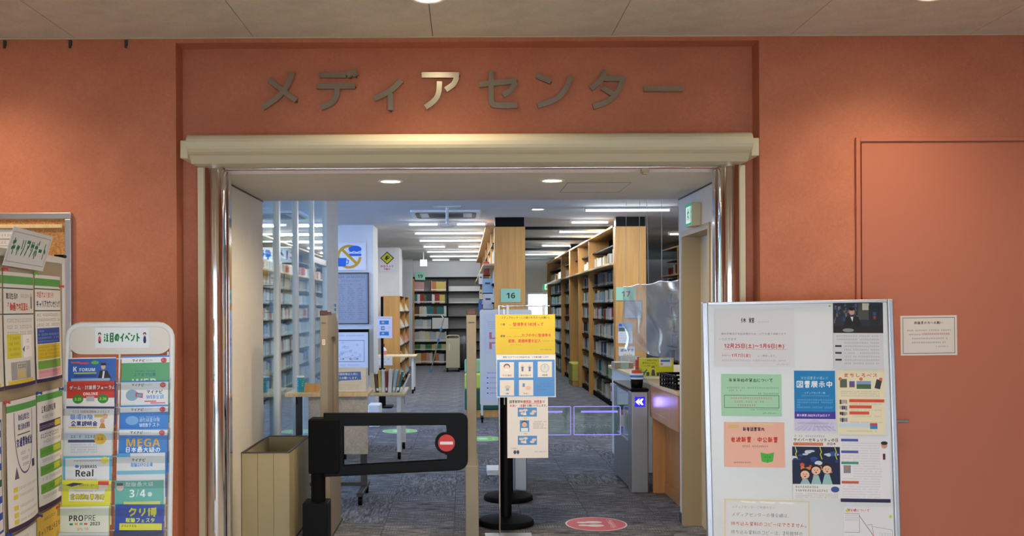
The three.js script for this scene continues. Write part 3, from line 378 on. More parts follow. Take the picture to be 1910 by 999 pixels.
struct('window_4', [-14.6, -12.6, -10.6, -8.6, -6.65].map((z) => bx(-6.12, -6.06, 0.7, 2.6, z, z + 0.05)), MAT.alu, 'aluminium window bars of the reading room facing the daylight', 'window');
struct('wall_library_right', bx(6.5, 6.7, 0, LIB_H, -ZEND, -ZF - 0.2), MAT.libWhite, 'white wall behind the last bookcases of the library', 'wall');
{ // end wall with a window opening
  const wx0 = WX(983, 560, ZEND), wx1 = WX(1032, 560, ZEND), wy0 = WY(1000, 700, ZEND), wy1 = WY(1000, 546, ZEND);
  struct('wall_library_end', [bx(-6.2, wx0, 0, LIB_H, -ZEND - 0.2, -ZEND), bx(wx1, 6.7, 0, LIB_H, -ZEND - 0.2, -ZEND), bx(wx0, wx1, wy1, LIB_H, -ZEND - 0.2, -ZEND), bx(wx0, wx1, 0, wy0, -ZEND - 0.2, -ZEND)], MAT.libWhite, 'grey white wall at the far end of the library', 'wall');
  const w = structGroup('window_2', 'bright window in the far end wall of the library', 'window');
  obj('window_frame', [bx(wx0, wx1, wy1 - 0.04, wy1, -ZEND - 0.12, -ZEND - 0.06), bx(wx0, wx0 + 0.04, wy0, wy1 - 0.04, -ZEND - 0.12, -ZEND - 0.06), bx(wx1 - 0.04, wx1, wy0, wy1 - 0.04, -ZEND - 0.12, -ZEND - 0.06)], MAT.alu, w);
  obj('pane', bx(wx0 + 0.04, wx1 - 0.04, wy0, wy1 - 0.04, -ZEND - 0.092, -ZEND - 0.088), MAT.glass, w);
}
struct('ceiling_library', bx(-6.2, 6.7, LIB_H, LIB_H + 0.2, -ZEND - 0.2, -ZF - 0.2), MAT.libCeil, 'pale library ceiling with rows of fluorescent battens', 'ceiling');
// white piers along the left of the aisle
struct('wall_pier_1', bx(-2.05, -1.44, 0, LIB_H, -16.1, -15.3), MAT.libWhite, 'white pier carrying the no food sign and grey notice board', 'pillar');
struct('wall_pier_2', bx(-1.9, -1.41, 0, LIB_H, -21.9, -21.0), MAT.libWhite, 'white pier carrying the yellow diamond camera sign', 'pillar');
struct('wall_pier_3', bx(-2.2, -1.4, 0, LIB_H, -26.7, -26.0), MAT.libWhite, 'white wall end beside the bookcase marked 19', 'pillar');
// glazed partition of the reading room: mullions, panes, rails, a door post
{
  const g = structGroup('window_3', 'full height glazed partition of the reading room with white posts', 'glass partition');
  const zs = [-7.02, -7.57, -8.4, -9.29];
  for (let i = 0; i < zs.length; i++) if (i) obj('post', bx(XL - 0.035, XL + 0.015, 0, LIB_H, zs[i] - 0.035, zs[i] + 0.035, 0.004), MAT.whiteSatin, g);
  for (let i = 0; i < 3; i++) {
    obj('pane', bx(XL - 0.012, XL - 0.006, 0.06, LIB_H, zs[i + 1] + 0.035, zs[i] - (i ? 0.035 : 0)), MAT.glass, g);
    obj('bottom_rail', bx(XL - 0.05, XL + 0.02, 0, 0.06, zs[i + 1] + 0.035, zs[i] - (i ? 0.035 : 0)), MAT.whiteSatin, g);
  }
  // the door field of the partition with its own lower pane and a cross rail
  obj('cross_rail', bx(XL - 0.04, XL + 0.012, 2.0, 2.06, -10.16, -9.32, 0.004), MAT.whiteSatin, g);
  obj('pane', bx(XL - 0.012, XL - 0.006, 2.06, LIB_H, -10.16, -9.32), MAT.glass, g);
  obj('pane', bx(XL - 0.012, XL - 0.006, 0.25, 2.0, -10.16, -9.32), MAT.glass, g);
  obj('kick_rail', bx(XL - 0.04, XL + 0.012, 0, 0.25, -10.16, -9.32), MAT.whiteSatin, g);
  obj('end_post', bx(XL - 0.3, XL + 0.02, 0, LIB_H, -11.04, -10.16, 0.006), MAT.libWhite, g);
  obj('pull_handle', [bx(XL + 0.012, XL + 0.05, 1.04, 1.06, -9.5, -9.48), bx(XL + 0.012, XL + 0.05, 0.86, 0.88, -9.5, -9.48), bx(XL + 0.04, XL + 0.055, 0.84, 1.08, -9.505, -9.475, 0.005)], MAT.steel, g);
}
struct('wall_reading_room', bx(-6.0, -1.58, 0, LIB_H, -16.2 - 8.8, -16.2 - 8.6), MAT.libWhite, 'white partition closing the reading room', 'wall');
// two columns clad in honey wood with black collars
for (const [x, z, extra] of [[0.443, -14.1, 'bearing the sign 16 between the two aisles'], [2.21, -14.1, 'beside the counter with a pale green aisle sign'], [2.19, -19.95, 'farther along the right bookcases above a yellow stool']]) {
  const c = structGroup('wall_clad_column', 'honey wood clad column ' + extra, 'column');
  obj('cladding', bx(x, x + 0.45, 0, 2.74, z - 0.2, z, 0.004), MAT.wood, c);
  obj('collar', bx(x + 0.012, x + 0.438, 2.74, LIB_H, z - 0.19, z - 0.012), MAT.black, c);
}
// ---------------------------------------------------------------- lamps
function downlight(x, y, z, label, group, cd, r, cone = 1.5, soft = 0.35) {
  const t = thing('ceiling_downlight', label, 'downlight', [x, y, z], 0, group);
  obj('trim_ring', lathe([[r * 0.86, -0.001], [r * 1.0, -0.006], [r * 1.14, -0.004], [r * 1.16, 0]], 32), MAT.white, t);
  obj('lens', lathe([[0.0001, -0.003], [r * 0.5, -0.003], [r * 0.88, -0.001]], 32), MAT.warmGlow, t);
  const l = new THREE.SpotLight(new THREE.Color(1, 0.8, 0.55), cd, 0, cone, soft, 2);
  l.position.set(0, -0.03, 0); l.target.position.set(0, -1, 0); l.shadow.radius = 3; l.castShadow = true;
  t.add(l, l.target);
  return t;
}
for (const [x, lab] of [[-0.17, 'round warm downlight in the lobby ceiling above the sign'], [2.305, 'round warm downlight in the lobby ceiling above the flush door']])
  downlight(x, LOBBY_H, -4.72, lab, 'lobby ceiling downlights', DOWNLIGHT, 0.075, 1.24, 1);
for (const [x, z] of [[-2.65, -4.72], [-2.65, -1.9], [-0.17, -1.9], [2.305, -1.9], [-0.17, 1.2]]) downlight(x, LOBBY_H, z, 'round warm downlight in the lobby ceiling away from the entrance', 'lobby ceiling downlights', DOWNLIGHT, 0.075, 1.24, 1);
downlight(-0.45, SOF, -5.94, 'round warm downlight in the passage ceiling on the reading room side', 'passage downlights', SOFFIT, 0.066);
downlight(0.545, SOF, -5.94, 'round warm downlight in the passage ceiling on the counter side', 'passage downlights', SOFFIT, 0.066);

function batten(x0, x1, z, label, group, power = 1, sides = [-1, 1]) {
  const w = x1 - x0, t = thing('fluorescent_batten', label, 'ceiling light', [(x0 + x1) / 2, LIB_H, -z], 0, group);
  obj('housing', extrude([[-0.04, 0], [-0.024, -0.024], [0.024, -0.024], [0.04, 0]], w).rotateY(Math.PI / 2).translate(-w / 2, 0, 0), MAT.white, t);
  obj('tube', new THREE.CapsuleGeometry(0.014, w - 0.06, 4, 10).rotateZ(Math.PI / 2).translate(0, -0.04, 0), MAT.tubeGlow, t);
  for (const s of [-1, 1]) obj('end_cap', bx(s * w / 2, s * (w / 2 - 0.025), -0.055, -0.024, -0.02, 0.02, 0.004), MAT.white, t);
  for (const s of sides) {                             // the tube shines down and to both sides
    const l = new THREE.RectAreaLight(new THREE.Color(0.88, 0.945, 1.0), TUBE * power, w - 0.06, 0.032);
    l.position.set(0, -0.058, s * 0.014); l.rotation.x = -Math.PI / 2 + s * -0.5; t.add(l);
  }
  return t;
}
const rows = [14.8, 16.6, 18.4, 20.2, 22.0, 23.9, 25.7], rowName = ['nearest the air conditioner', 'next beyond the air conditioner', 'level with the first pier', 'level with the pier gap', 'level with the second pier', 'before the bookcase marked 19', 'above the bookcase marked 19'];
rows.forEach((z, i) => {
  const nm = 'white fluorescent batten over the main aisle, row ' + rowName[i];
  if (i === 0 || i === 3 || i === 6) { batten(-0.86, -0.38, z, nm + ', reading room half', 'main aisle battens', i > 4 ? 0.5 : 1); batten(-0.13, 0.35, z, nm + ', bookcase half', 'main aisle battens', i > 4 ? 0.5 : 1); }
  else batten(-0.86, 0.35, z, nm, 'main aisle battens', i > 4 ? 0.5 : 1);
});
for (const [z, x0, x1, nm] of [[12.8, 1.59, 2.75, 'nearest the entrance above the counter end'], [14.6, 1.61, 2.2, 'level with the first wood columns'], [16.4, 1.6, 2.72, 'beyond the first wood columns'], [18.2, 1.6, 2.75, 'before the farther wood column'], [20.0, 1.6, 2.75, 'level with the farther wood column'], [23.2, 1.45, 2.6, 'near the bright end window']])
  batten(x0, x1, z, 'white fluorescent batten over the right aisle, ' + nm, 'right aisle battens', 1.35);
for (const [z, x] of [[14.8, -3.3], [16.6, -3.3], [18.4, -3.3], [20.2, -3.3]]) batten(x - 0.6, x + 0.6, z, 'white fluorescent batten over the glazed reading room', 'reading room battens', 1.6, [0]);
for (const [z, x, nm] of [[8.8, -3.4, 'inside the glazed room by its first post'], [11.5, -3.4, 'inside the glazed room by its door'], [9.6, 0.2, 'above the flap gate'], [9.8, 3.6, 'behind the counter'], [13.5, 4.2, 'before the dark far bookcase'], [17.0, 4.2, 'along the dark far bookcase']]) batten(x - 0.6, x + 0.6, z, 'white fluorescent batten ' + nm, 'hall battens', z === 9.6 ? 0.6 : 1.4, [0]);

// ---------------------------------------------------------------- the metal letters over the entrance
{
  const a = ([x, y]) => [WX(320 + x / 3.537, 60 + y / 3.537, 5.5), WY(320 + x / 3.537, 60 + y / 3.537, 5.5)];
  const b = ([x, y]) => [WX(860 + x / 3.293, 60 + y / 3.293, 5.5), WY(860 + x / 3.293, 60 + y / 3.293, 5.5)];
  const smooth = (p) => { if (p.length < 3) return p; const c = new THREE.CatmullRomCurve3(p.map(([x, y]) => new THREE.Vector3(x, y, 0)), false, 'catmullrom', 0.5); return c.getPoints(14).map((v) => [v.x, v.y]); };
  const L = [
    ['crossed strokes letter me at the start of the sign', a, [[800, 262], [775, 330], [735, 392], [680, 445], [600, 498]], [[640, 312], [822, 452]]],
    ['letter de with two short voicing dashes in the sign', a, [[976, 282], [1152, 282]], [[1163, 256], [1180, 294]], [[1198, 248], [1216, 290]], [[960, 357], [1209, 357]], [[1093, 372], [1087, 425], [1055, 468], [985, 496]]],
    ['small letter i between its neighbours in the sign', a, [[1517, 318], [1440, 388], [1337, 440]], [[1445, 402], [1445, 514]]],
    ['letter a catching the downlight gleam in the sign', a, [[1650, 282], [1897, 282]], [[1882, 296], [1860, 342], [1808, 380]], [[1768, 325], [1762, 400], [1735, 450], [1675, 496]]],
    ['letter se with a rounded lower corner in the sign', b, [[112, 322], [342, 298]], [[332, 304], [310, 350], [258, 390]], [[185, 236], [185, 405], [190, 432], [212, 449], [346, 449]]],
    ['letter n of one dash and one sweep in the sign', b, [[463, 266], [552, 302]], [[678, 270], [640, 352], [580, 412], [470, 452]]],
    ['letter ta with an inner slanted dash in the sign', b, [[888, 236], [858, 292], [798, 348]], [[876, 285], [1010, 285]], [[998, 278], [965, 360], [910, 420], [812, 458]], [[866, 338], [938, 384]]],
    ['single long dash ending the sign', b, [[1122, 347], [1362, 347]]],
  ];
  for (const [lab, f, ...st] of L) {
    const t = thing('sign_letter', 'raised steel ' + lab + ' above the entrance', 'letter', [0, 0, -5.53]);
    for (const s of st) {
      const p = smooth(s.map(f));
      obj('stroke', [band(p, 0.0305, 0.022 + st.indexOf(s) * 0.0009, 0.012 - st.indexOf(s) * 0.0003)], MAT.letter, t);
      const m = p[Math.floor(p.length / 2)];
      obj('standoff', new THREE.CylinderGeometry(0.006, 0.006, 0.012, 8).rotateX(Math.PI / 2).translate(m[0], m[1], 0.006), MAT.letterSide, t);
    }
  }
}
for (const px of [10, 132, 236]) {
  const x = WX(px, 70, ZF), t = thing('picture_hook', 'small grey picture rail hook under the lobby ceiling', 'hook', [x, LOBBY_H - 0.012, -ZF], 0, 'picture rail hooks');
  obj('hook', [bx(-0.008, 0.008, -0.03, 0, 0.001, 0.012), bx(-0.005, 0.005, -0.045, -0.03, 0.006, 0.02)], MAT.darkGrey, t);
}

// ---------------------------------------------------------------- sheets
function sheet(name, label, category, mat, w, h, pos, turn = 0, o = {}) {
  const m = obj(name, sheetGeo(w, h, o.t ?? 0.001, o.bulge ?? 0, o.curl ?? 0), mat);
  m.position.set(...pos); m.rotation.set(o.tilt ?? 0, turn, o.roll ?? 0, 'YXZ'); tag(m, label, category, o.group);
  return m;
}
// notice on the flush door
sheet('door_notice', 'white framed notice taped to the flush orange door', 'notice', print(420, 296, (c, w, h) => {
  frameRect(c, '#5b5a5c', 18, 16, w - 36, h - 32, 4);
  tx(c, '教職員の方へお願い', w / 2, 42, 24, '#3a3836', { align: 'c', w: 0.1 });
  for (let i = 0; i < 4; i++) fineprint(c, 48 + i * 12, 104 + i * 30, 320 - i * 26, 12, '#6a6662');
  rect(c, '#d8cfc8', 150, 128, 220, 18); fineprint(c, 160, 130, 200, 14, '#c8433a'); fineprint(c, 260, 226, 90, 9, '#6a6662');
}, '#e2dad0'), 0.315, 0.222, [WX(1729.5, 625, ZF), WY(1729.5, 625, ZF), -ZF + 0.018], 0, { roll: 0.008 });

// cork board on the wall
{
  const x1 = WX(136, 397, ZF), y1 = WY(136, 397, ZF), x0 = x1 - 1.5, y0 = y1 - 1.15, z = -ZF;
  const t = thing('cork_board', 'cork pin board in an aluminium frame on the orange wall', 'pin board');
  obj('cork', bx(x0 + 0.03, x1 - 0.03, y0 + 0.03, y1 - 0.03, z, z + 0.016), MAT.cork, t);
  obj('frame', [bx(x0, x1, y1 - 0.036, y1, z, z + 0.03, 0.004), bx(x0, x1, y0, y0 + 0.036, z, z + 0.03, 0.004), bx(x1 - 0.036, x1, y0 + 0.036, y1 - 0.036, z, z + 0.03, 0.004), bx(x0, x0 + 0.036, y0 + 0.036, y1 - 0.036, z, z + 0.03, 0.004)], MAT.alu, t);
  tag(obj('paper_rail', bx(x0 + 0.1, WX(116, 420, 5.37), WY(116, 425, 5.37), WY(116, 418, 5.37), z + 0.017, z + 0.032, 0.003), MAT.woodLight), 'thin wooden rail across the cork pin board', 'rail');
  sheet('pinned_list', 'grey printed list pinned under the rail of the cork board', 'paper', print(256, 320, (c, w) => {
    for (let i = 0; i < 9; i++) { fineprint(c, 16, 20 + i * 32, w - 32, 12, '#8d8684'); rect(c, '#a39a98', 10, 40 + i * 32, w - 20, i % 3 ? 3 : 8); }
  }, '#d9d2cc'), 0.32, 0.4, [WX(48, 427, 5.37) - 0.16, WY(20, 427, 5.37) - 0.2, z + 0.018]);
}

// ---------------------------------------------------------------- poster screen at the far left, its face turned to the aisle
const SCR = (Z) => -1.73 - 0.0857 * (Z - 3.6), SCR_TURN = 1.6563;
{
  const t = thing('display_screen', 'beige standing display screen with a white frame covered in career posters', 'screen', [SCR(4.31), 0, -4.31], SCR_TURN);
  obj('panel', bx(-1.2, -0.012, 0.2, 1.755, -0.016, 0, 0), MAT.beigeGate, t);
  obj('frame', [bx(-0.014, 0.016, 0.02, 1.785, -0.026, 0.006, 0.006), bx(-1.2, -0.014, 1.755, 1.785, -0.026, 0.006, 0.004), bx(-1.23, -1.2, 0.02, 1.785, -0.026, 0.006, 0.006)], MAT.whiteSatin, t);
  obj('foot', [bx(-0.3, -0.26, 0, 0.2, -0.16, 0.1, 0.005), bx(-1.235, -1.195, 0, 0.02, -0.16, 0.1, 0.005)], MAT.alu, t);
  obj('corner_clip', bx(-0.03, 0.02, 1.785, 1.797, -0.03, 0.01, 0.003), MAT.black, t);
}
const green1 = '#5fae55', purple = '#3d2450';
const P = {};
P.video = print(300, 430, (c, w) => {
  rect(c, green1, 0, 14, w, 30); wire(c, '#2a2a2a', 4, 0, 60, w, 60); tx(c, '就活生活の', 20, 76, 26, '#222', { sx: 0.8 }); fineprint(c, 150, 80, 90, 14, '#999');
  tx(c, '「動画で内定直伝」', 26, 112, 32, '#cc2f22', { sx: 0.78, w: 0.12 }); rect(c, '#7c5a52', 262, 84, 16, 52); disc(c, '#e0b59a', 270, 84, 8); wire(c, '#2a2a2a', 4, 0, 156, w, 156);
  for (let i = 0; i < 4; i++) fineprint(c, 24, 172 + i * 24, i < 3 ? 250 : 100, 15, '#a9a7a4');
  rect(c, '#e2d52c', 20, 210 + 20, 120, 90); for (let i = 0; i < 4; i++) fineprint(c, 34, 240 + i * 20, 94, 10, '#9a8a20'); rect(c, '#fff', 160, 236, 100, 84); poly(c, '#2c6c86', 150, 290, 176, 276, 170, 300); fineprint(c, 196, 250, 30, 16, '#999'); fineprint(c, 196, 276, 30, 16, '#999');
  rect(c, '#a8a7a6', 44, 334, 190, 66); rect(c, '#c9c3b6', 92, 338, 92, 60); fineprint(c, 100, 344, 76, 16, '#3c3a38'); rect(c, '#d9c27c', 96, 372, 80, 22); rect(c, '#e8cf3e', 20, 402, 240, 14); rect(c, purple, 0, 416, w, 14);
}, '#ebe9e6');
P.counsel = print(300, 430, (c, w) => {
  rect(c, green1, 0, 14, w, 30); wire(c, '#2a2a2a', 4, 0, 56, w, 56); tx(c, '次回でよく当たる!', 14, 66, 26, '#d43c2c', { sx: 0.86 });
  tx(c, 'キャリアカウンセリング', 10, 100, 32, '#20306e', { sx: 0.8, w: 0.13 }); wire(c, '#2a2a2a', 4, 0, 144, w, 144);
  for (let i = 0; i < 3; i++) fineprint(c, 14, 154 + i * 20, 262, 13, '#8a8886');
  rect(c, '#2446a8', 14, 214, 262, 62); for (let i = 0; i < 4; i++) fineprint(c, 22, 221 + i * 14, i ? 236 : 60, 9, '#cfd8f2');
  rect(c, '#e6c926', 14, 280, 262, 60); for (let i = 0; i < 4; i++) fineprint(c, 24, 286 + i * 14, 220, 8, '#c0831c');
  rect(c, '#7cb347', 14, 344, 262, 34); fineprint(c, 24, 350, 180, 9, '#c0702c'); rect(c, '#eeb0b4', 14, 380, 262, 32); fineprint(c, 24, 386, 220, 8, '#d2564e'); rect(c, purple, 0, 416, w, 14);
}, '#efedea');
P.travel = print(300, 430, (c, w) => {
  rect(c, green1, 0, 16, w, 22); c.strokeStyle = '#4a3a72'; c.lineWidth = 5; c.beginPath(); c.moveTo(60, 42); c.bezierCurveTo(56, 230, 120, 250, 150, 250); c.bezierCurveTo(190, 250, 252, 220, 240, 42); c.stroke();
  tx(c, '助成金就活生', 96, 50, 24, '#2b2f70', { sx: 0.8 }); tx(c, '就活助成事業', 92, 82, 24, '#2b2f70', { sx: 0.86 }); wire(c, '#333', 3, 86, 118, 214, 118); tx(c, '交通費助成金', 74, 128, 34, '#2b2f70', { sx: 0.8, w: 0.14 });
  for (let i = 0; i < 3; i++) fineprint(c, 110 + i * 8, 176 + i * 20, 90 - i * 16, 11, '#6c6a8a'); rect(c, '#28306a', 226, 216, 34, 26); poly(c, '#6d5a72', 52, 262, 70, 222, 90, 262);
  for (const y of [288, 312, 348, 372, 394]) { rect(c, '#e8d84a', 40, y, 34, 15); fineprint(c, 86, y + 2, rr(110, 190), 10, '#a2a09e'); }
  rect(c, purple, 0, 414, w, 16);
}, '#f1efec');
P.courses = print(300, 430, (c, w) => {
  rect(c, green1, 0, 10, w, 24); tx(c, '企業会説明記事', 40, 50, 28, '#333', { sx: 0.84 }); fineprint(c, 50, 86, 120, 12, '#888'); rect(c, purple, 20, 112, 250, 30); rect(c, '#e2d044', 190, 116, 76, 22); fineprint(c, 28, 121, 150, 14, '#ddd');
  fineprint(c, 30, 152, 200, 18, '#666'); fineprint(c, 60, 178, 190, 12, '#888');
  for (const y of [204, 270, 336]) { rect(c, '#74b840', 20, y, 250, 34); rect(c, '#c9d23c', 160, y + 5, 100, 20); fineprint(c, 30, y + 10, 130, 13, '#3c7a2c'); fineprint(c, 40, y + 42, 210, 12, '#9a9a98'); }
  rect(c, purple, 0, 412, w, 18);
}, '#f0eeeb');
P.exam = print(300, 430, (c, w) => {
  rect(c, '#e7c04e', 0, 0, w, 130); fineprint(c, 70, 22, 120, 14, '#7a6420'); tx(c, 'キャリア向上手玉大会', 8, 62, 30, '#5a4a18', { sx: 0.9 }); rect(c, '#c8402c', 210, 6, 60, 12);
  tx(c, '2022年', 20, 176, 24, '#444', { sx: 0.9 }); tx(c, '1月14日', 110, 156, 42, '#c03a2c', { sx: 0.86 }); tx(c, '金', 262, 170, 22, '#444'); fineprint(c, 80, 220, 130, 16, '#c86a5c');
  for (let i = 0; i < 5; i++) fineprint(c, 30, 270 + i * 26, 230, 12, '#a8a6a4');
}, '#efece6');
P.center = print(300, 430, (c, w) => {
  fineprint(c, 40, 20, 160, 20, '#888'); rect(c, '#e3cf3e', 120, 54, 150, 34); fineprint(c, 130, 62, 120, 18, '#6a5c18'); tx(c, '会社', 30, 66, 26, '#222'); tx(c, '企業力', 24, 120, 62, '#222', { w: 0.15, sx: 0.9 }); disc(c, '#e3b52e', 214, 150, 34); tx(c, '次会', 228, 108, 50, '#222', { w: 0.13, sx: 0.66 });
  rect(c, '#c4362c', 0, 60, 10, 200); rect(c, '#e0a030', 10, 60, 6, 200); for (let i = 0; i < 6; i++) fineprint(c, 40, 220 + i * 28, 220, 12, '#a8a6a4');
}, '#efece6');
P.sliver = print(300, 430, (c, w) => { frameRect(c, '#2f5bb0', 10, 60, w - 24, 350, 8); for (let i = 0; i < 6; i++) { rect(c, i % 3 ? '#2c48b4' : '#1d5a48', 200, 90 + i * 52, 80, 22); fineprint(c, 40, 92 + i * 52, 140, 14, '#9a98a0'); } }, '#eeedf0');
const onScreen = (Zc, y, w, h, mat, name, label, bulge = 0.012, lift = 0.002) => sheet(name, label, 'poster', mat, w, h, [SCR(Zc) + lift, y, -Zc], SCR_TURN, { bulge, curl: 0.008, group: 'career posters on the display screen' });
onScreen(3.775, 1.475, 0.31, 0.445, P.video, 'career_poster', 'poster with green band, yellow note and photo of a counter on the display screen');
onScreen(4.105, 1.475, 0.31, 0.445, P.counsel, 'career_poster', 'poster with blue, yellow, green and pink boxes on the display screen');
onScreen(3.8, 0.955, 0.31, 0.5, P.travel, 'career_poster', 'poster with a purple hanging oval over grey print on the display screen', 0.016);
onScreen(4.125, 0.965, 0.31, 0.49, P.courses, 'career_poster', 'poster with three green stripes on the display screen', 0.01);
onScreen(3.8, 0.455, 0.31, 0.46, P.center, 'career_poster', 'poster with heavy black heading and yellow disc low on the display screen');
onScreen(4.12, 0.485, 0.31, 0.44, P.exam, 'career_poster', 'poster with a mustard heading above a red date low on the display screen');
onScreen(3.45, 0.96, 0.31, 0.5, P.sliver, 'career_poster', 'poster with a blue outline and dark blue boxes on the display screen', 0.012);
onScreen(3.45, 1.475, 0.31, 0.445, P.video, 'career_poster', 'poster with yellow note cut by the picture edge on the display screen', 0.012);
// push pins and clips
for (const [Z, y, col, nm] of [[3.97, 1.21, 'blue', 'blue'], [4.24, 1.205, 'blue', 'blue'], [3.97, 0.705, 'blue', 'blue'], [3.64, 0.705, 'blue', 'blue'], [3.62, 1.705, 'red', 'red'], [4.25, 1.655, 'red', 'red'], [3.94, 1.7, 'green', 'green'], [3.63, 1.205, 'red', 'red']]) {
  const t = thing('push_pin', nm + ' push pin holding a poster corner on the display screen', 'push pin', [SCR(Z), y, -Z], SCR_TURN, 'push pins on the display screen');
  obj('pin', lathe([[0.0001, 0.022], [0.006, 0.022], [0.0065, 0.019], [0.0035, 0.016], [0.0035, 0.009], [0.0075, 0.006], [0.0075, 0.003], [0.001, 0.0025], [0.001, -0.01]], 12).rotateX(Math.PI / 2), std({ blue: lin(36, 66, 170), red: lin(226, 70, 74), green: lin(110, 190, 70) }[col], 0.35), t);
}
// tilted hand lettered card on top of the screen
sheet('heading_card', 'tilted white card with green brush lettering clipped above the display screen', 'sign', print(480, 200, (c, w, h) => {
  frameRect(c, '#9aa09c', 18, 22, w - 36, h - 46, 3);
  const s = 'キャリアサポート'; [...s].forEach((ch, i) => { c.save(); c.translate(30 + i * 53, 40); c.transform(1, 0, 0, 2, 0, 0); tx(c, ch, 0, 0, 54, '#1d7a46', { w: 0.16, sx: 0.95 }); c.restore(); });
}, '#e6e7e8'), 0.4, 0.15, [SCR(3.8) + 0.034, WY(41, 466, 3.8), -3.8], SCR_TURN - 0.03, { roll: -0.02, tilt: 0.28, t: 0.002 });

// ---------------------------------------------------------------- brochure rack
const brochureMats = [];
{
  const B = (bg, f) => brochureMats.push(print(320, 452, f, bg, 0.35));
  const maker = (c, y = 20) => { rect(c, '#eceae8', 0, 0, 320, 46); rect(c, '#3f8fd8', 0, 0, 320, 10); tx(c, 'マイナビ', 70, y, 22, '#222', { w: 0.13 }); fineprint(c, 150, y + 4, 60, 12, '#8aa8c8'); disc(c, '#cf3a48', 284, y + 12, 20, 17); fineprint(c, 272, y + 6, 24, 11, '#f3d0d4'); };
  // left column, from the top
  B('#2f63b4', (c, w) => { rect(c, '#e8e6e4', 0, 0, w, 8); rect(c, '#d8602e', 20, 26, 60, 12); rect(c, '#d9485c', 80, 32, 60, 12); disc(c, '#6cc04a', 180, 34, 26, 12); tx(c, 'K', 30, 52, 46, '#eef', { font: 'bold' }); tx(c, 'FORUM', 74, 66, 30, '#e8f0f8'); rect(c, '#c8cf4e', 40, 100, 150, 8); rect(c, '#28489a', 40, 116, 150, 16); disc(c, '#d9b69c', 236, 62, 15, 20); poly(c, '#1f1d22', 200, 140, 214, 90, 262, 88, 290, 140); poly(c, '#e8e8ee', 228, 140, 234, 92, 246, 92, 240, 140); rect(c, '#211c1c', 220, 38, 34, 16); rect(c, '#a8b8cc', 20, 140, 260, 18); });
  B('#d23a26', (c, w) => { tx(c, 'ゲーム・IT業界フォーラム', 18, 26, 31, '#f7efe6', { w: 0.15, sx: 0.84 }); tx(c, 'ONLINE', w / 2, 70, 26, '#f6ece2', { align: 'c' }); rect(c, '#f1ebe4', 0, 112, w, 80); for (const x of [76, 244]) { disc(c, '#2c8a3c', x, 118, 36, 30); tx(c, x < 100 ? '2.25' : '2.26', x, 106, 24, '#cfe04a', { align: 'c' }); } rect(c, '#b8b8b8', 132, 100, 54, 34); });
  B('#e9e6e2', (c, w) => { rect(c, '#2c3068', 0, 6, w, 14); fineprint(c, 24, 32, 260, 16, '#8a8494'); fineprint(c, 100, 32, 90, 16, '#cc4a40'); tx(c, '職場体験', 28, 58, 38, '#7f9fd0', { w: 0.17, sx: 1.0 }); rect(c, '#d8b84e', 190, 60, 60, 18); tx(c, '企業説明会', 34, 102, 36, '#2f3a78', { w: 0.16 }); disc(c, '#dfae8c', 262, 70, 18); disc(c, '#dfae8c', 244, 100, 16); rect(c, '#e2be46', 20, 142, 190, 9); poly(c, '#c98f3a', 224, 150, 236, 116, 256, 116, 268, 150); });
  B('#dcdcda', (c, w) => { rect(c, '#c8d8e6', 0, 14, w, 30); fineprint(c, 40, 24, 160, 18, '#444'); rect(c, '#4a4a78', 24, 54, 210, 18); for (let i = 0; i < 4; i++) fineprint(c, 44, 82 + i * 16, 170, 10, '#8898b4'); disc(c, '#e2b83a', 240, 50, 40, 36); tx(c, '5.6', 240, 34, 28, '#b86a1c', { align: 'c' }); });
  B('#e6e6e4', (c, w) => { rect(c, '#58b4d8', 0, 0, w, 12); rect(c, '#58b4d8', 0, 0, 14, 200); rect(c, '#58b4d8', w - 14, 0, 14, 200); fineprint(c, 70, 24, 190, 10, '#333'); disc(c, '#e6d840', 276, 28, 26, 22); disc(c, '#2c7ad0', 92, 66, 13, 10); tx(c, 'JOBRASS', 112, 54, 27, '#222'); tx(c, 'Real', 78, 80, 60, '#1c1c1c'); fineprint(c, 100, 146, 120, 8, '#999'); });
  B('#e4dc3a', (c, w) => { poly(c, '#27316e', 20, 34, 70, 18, 140, 22, 60, 44); fineprint(c, 110, 26, 100, 12, '#55603a'); rect(c, '#d83a34', 234, 6, 70, 24); rect(c, '#f0d8d4', 240, 32, 60, 26); rect(c, '#e8e4da', 44, 58, 236, 80); fineprint(c, 70, 66, 150, 10, '#c88a80'); tx(c, '企業研仕事万博', 54, 90, 38, '#e2cf2a', { w: 0.13, out: '#3c4a3a', sx: 0.84 }); });
  B('#dfe0c8', (c, w) => { rect(c, '#e9e9dc', 0, 0, w, 12); const a = tx(c, 'PRO', 54, 50, 50, '#1d1d1d', { sx: 1.0 }); tx(c, 'PRE', 56 + a, 50, 50, '#2a2a2a', { font: 'normal', sx: 0.9 }); rect(c, '#2e7a6a', 62, 108, 22, 12); rect(c, '#d8a24a', 96, 106, 20, 14); rect(c, '#7ab09a', 128, 106, 20, 14); rect(c, '#cf6a48', 158, 108, 22, 12); tx(c, '2023', 196, 98, 30, '#2a2a2a'); tx(c, '3/9, 10', 110, 134, 24, '#d0653a', { font: 'normal' }); });
  B('#cfcfcb', (c, w) => { rect(c, '#bdbdb9', 0, 60, 180, 60); rect(c, '#e8e6e0', 50, 110, 150, 60); disc(c, '#e0a23a', 140, 172, 32, 22); tx(c, 'ホ', 240, 16, 40, '#444', { w: 0.1 }); tx(c, 'ン', 240, 58, 40, '#444', { w: 0.1 }); tx(c, 'ト', 240, 100, 40, '#444', { w: 0.1 }); });
  B('#e7e3d6', (c, w) => { rect(c, '#d43c30', 0, 0, w, 20); fineprint(c, 30, 40, 240, 20, '#777'); });
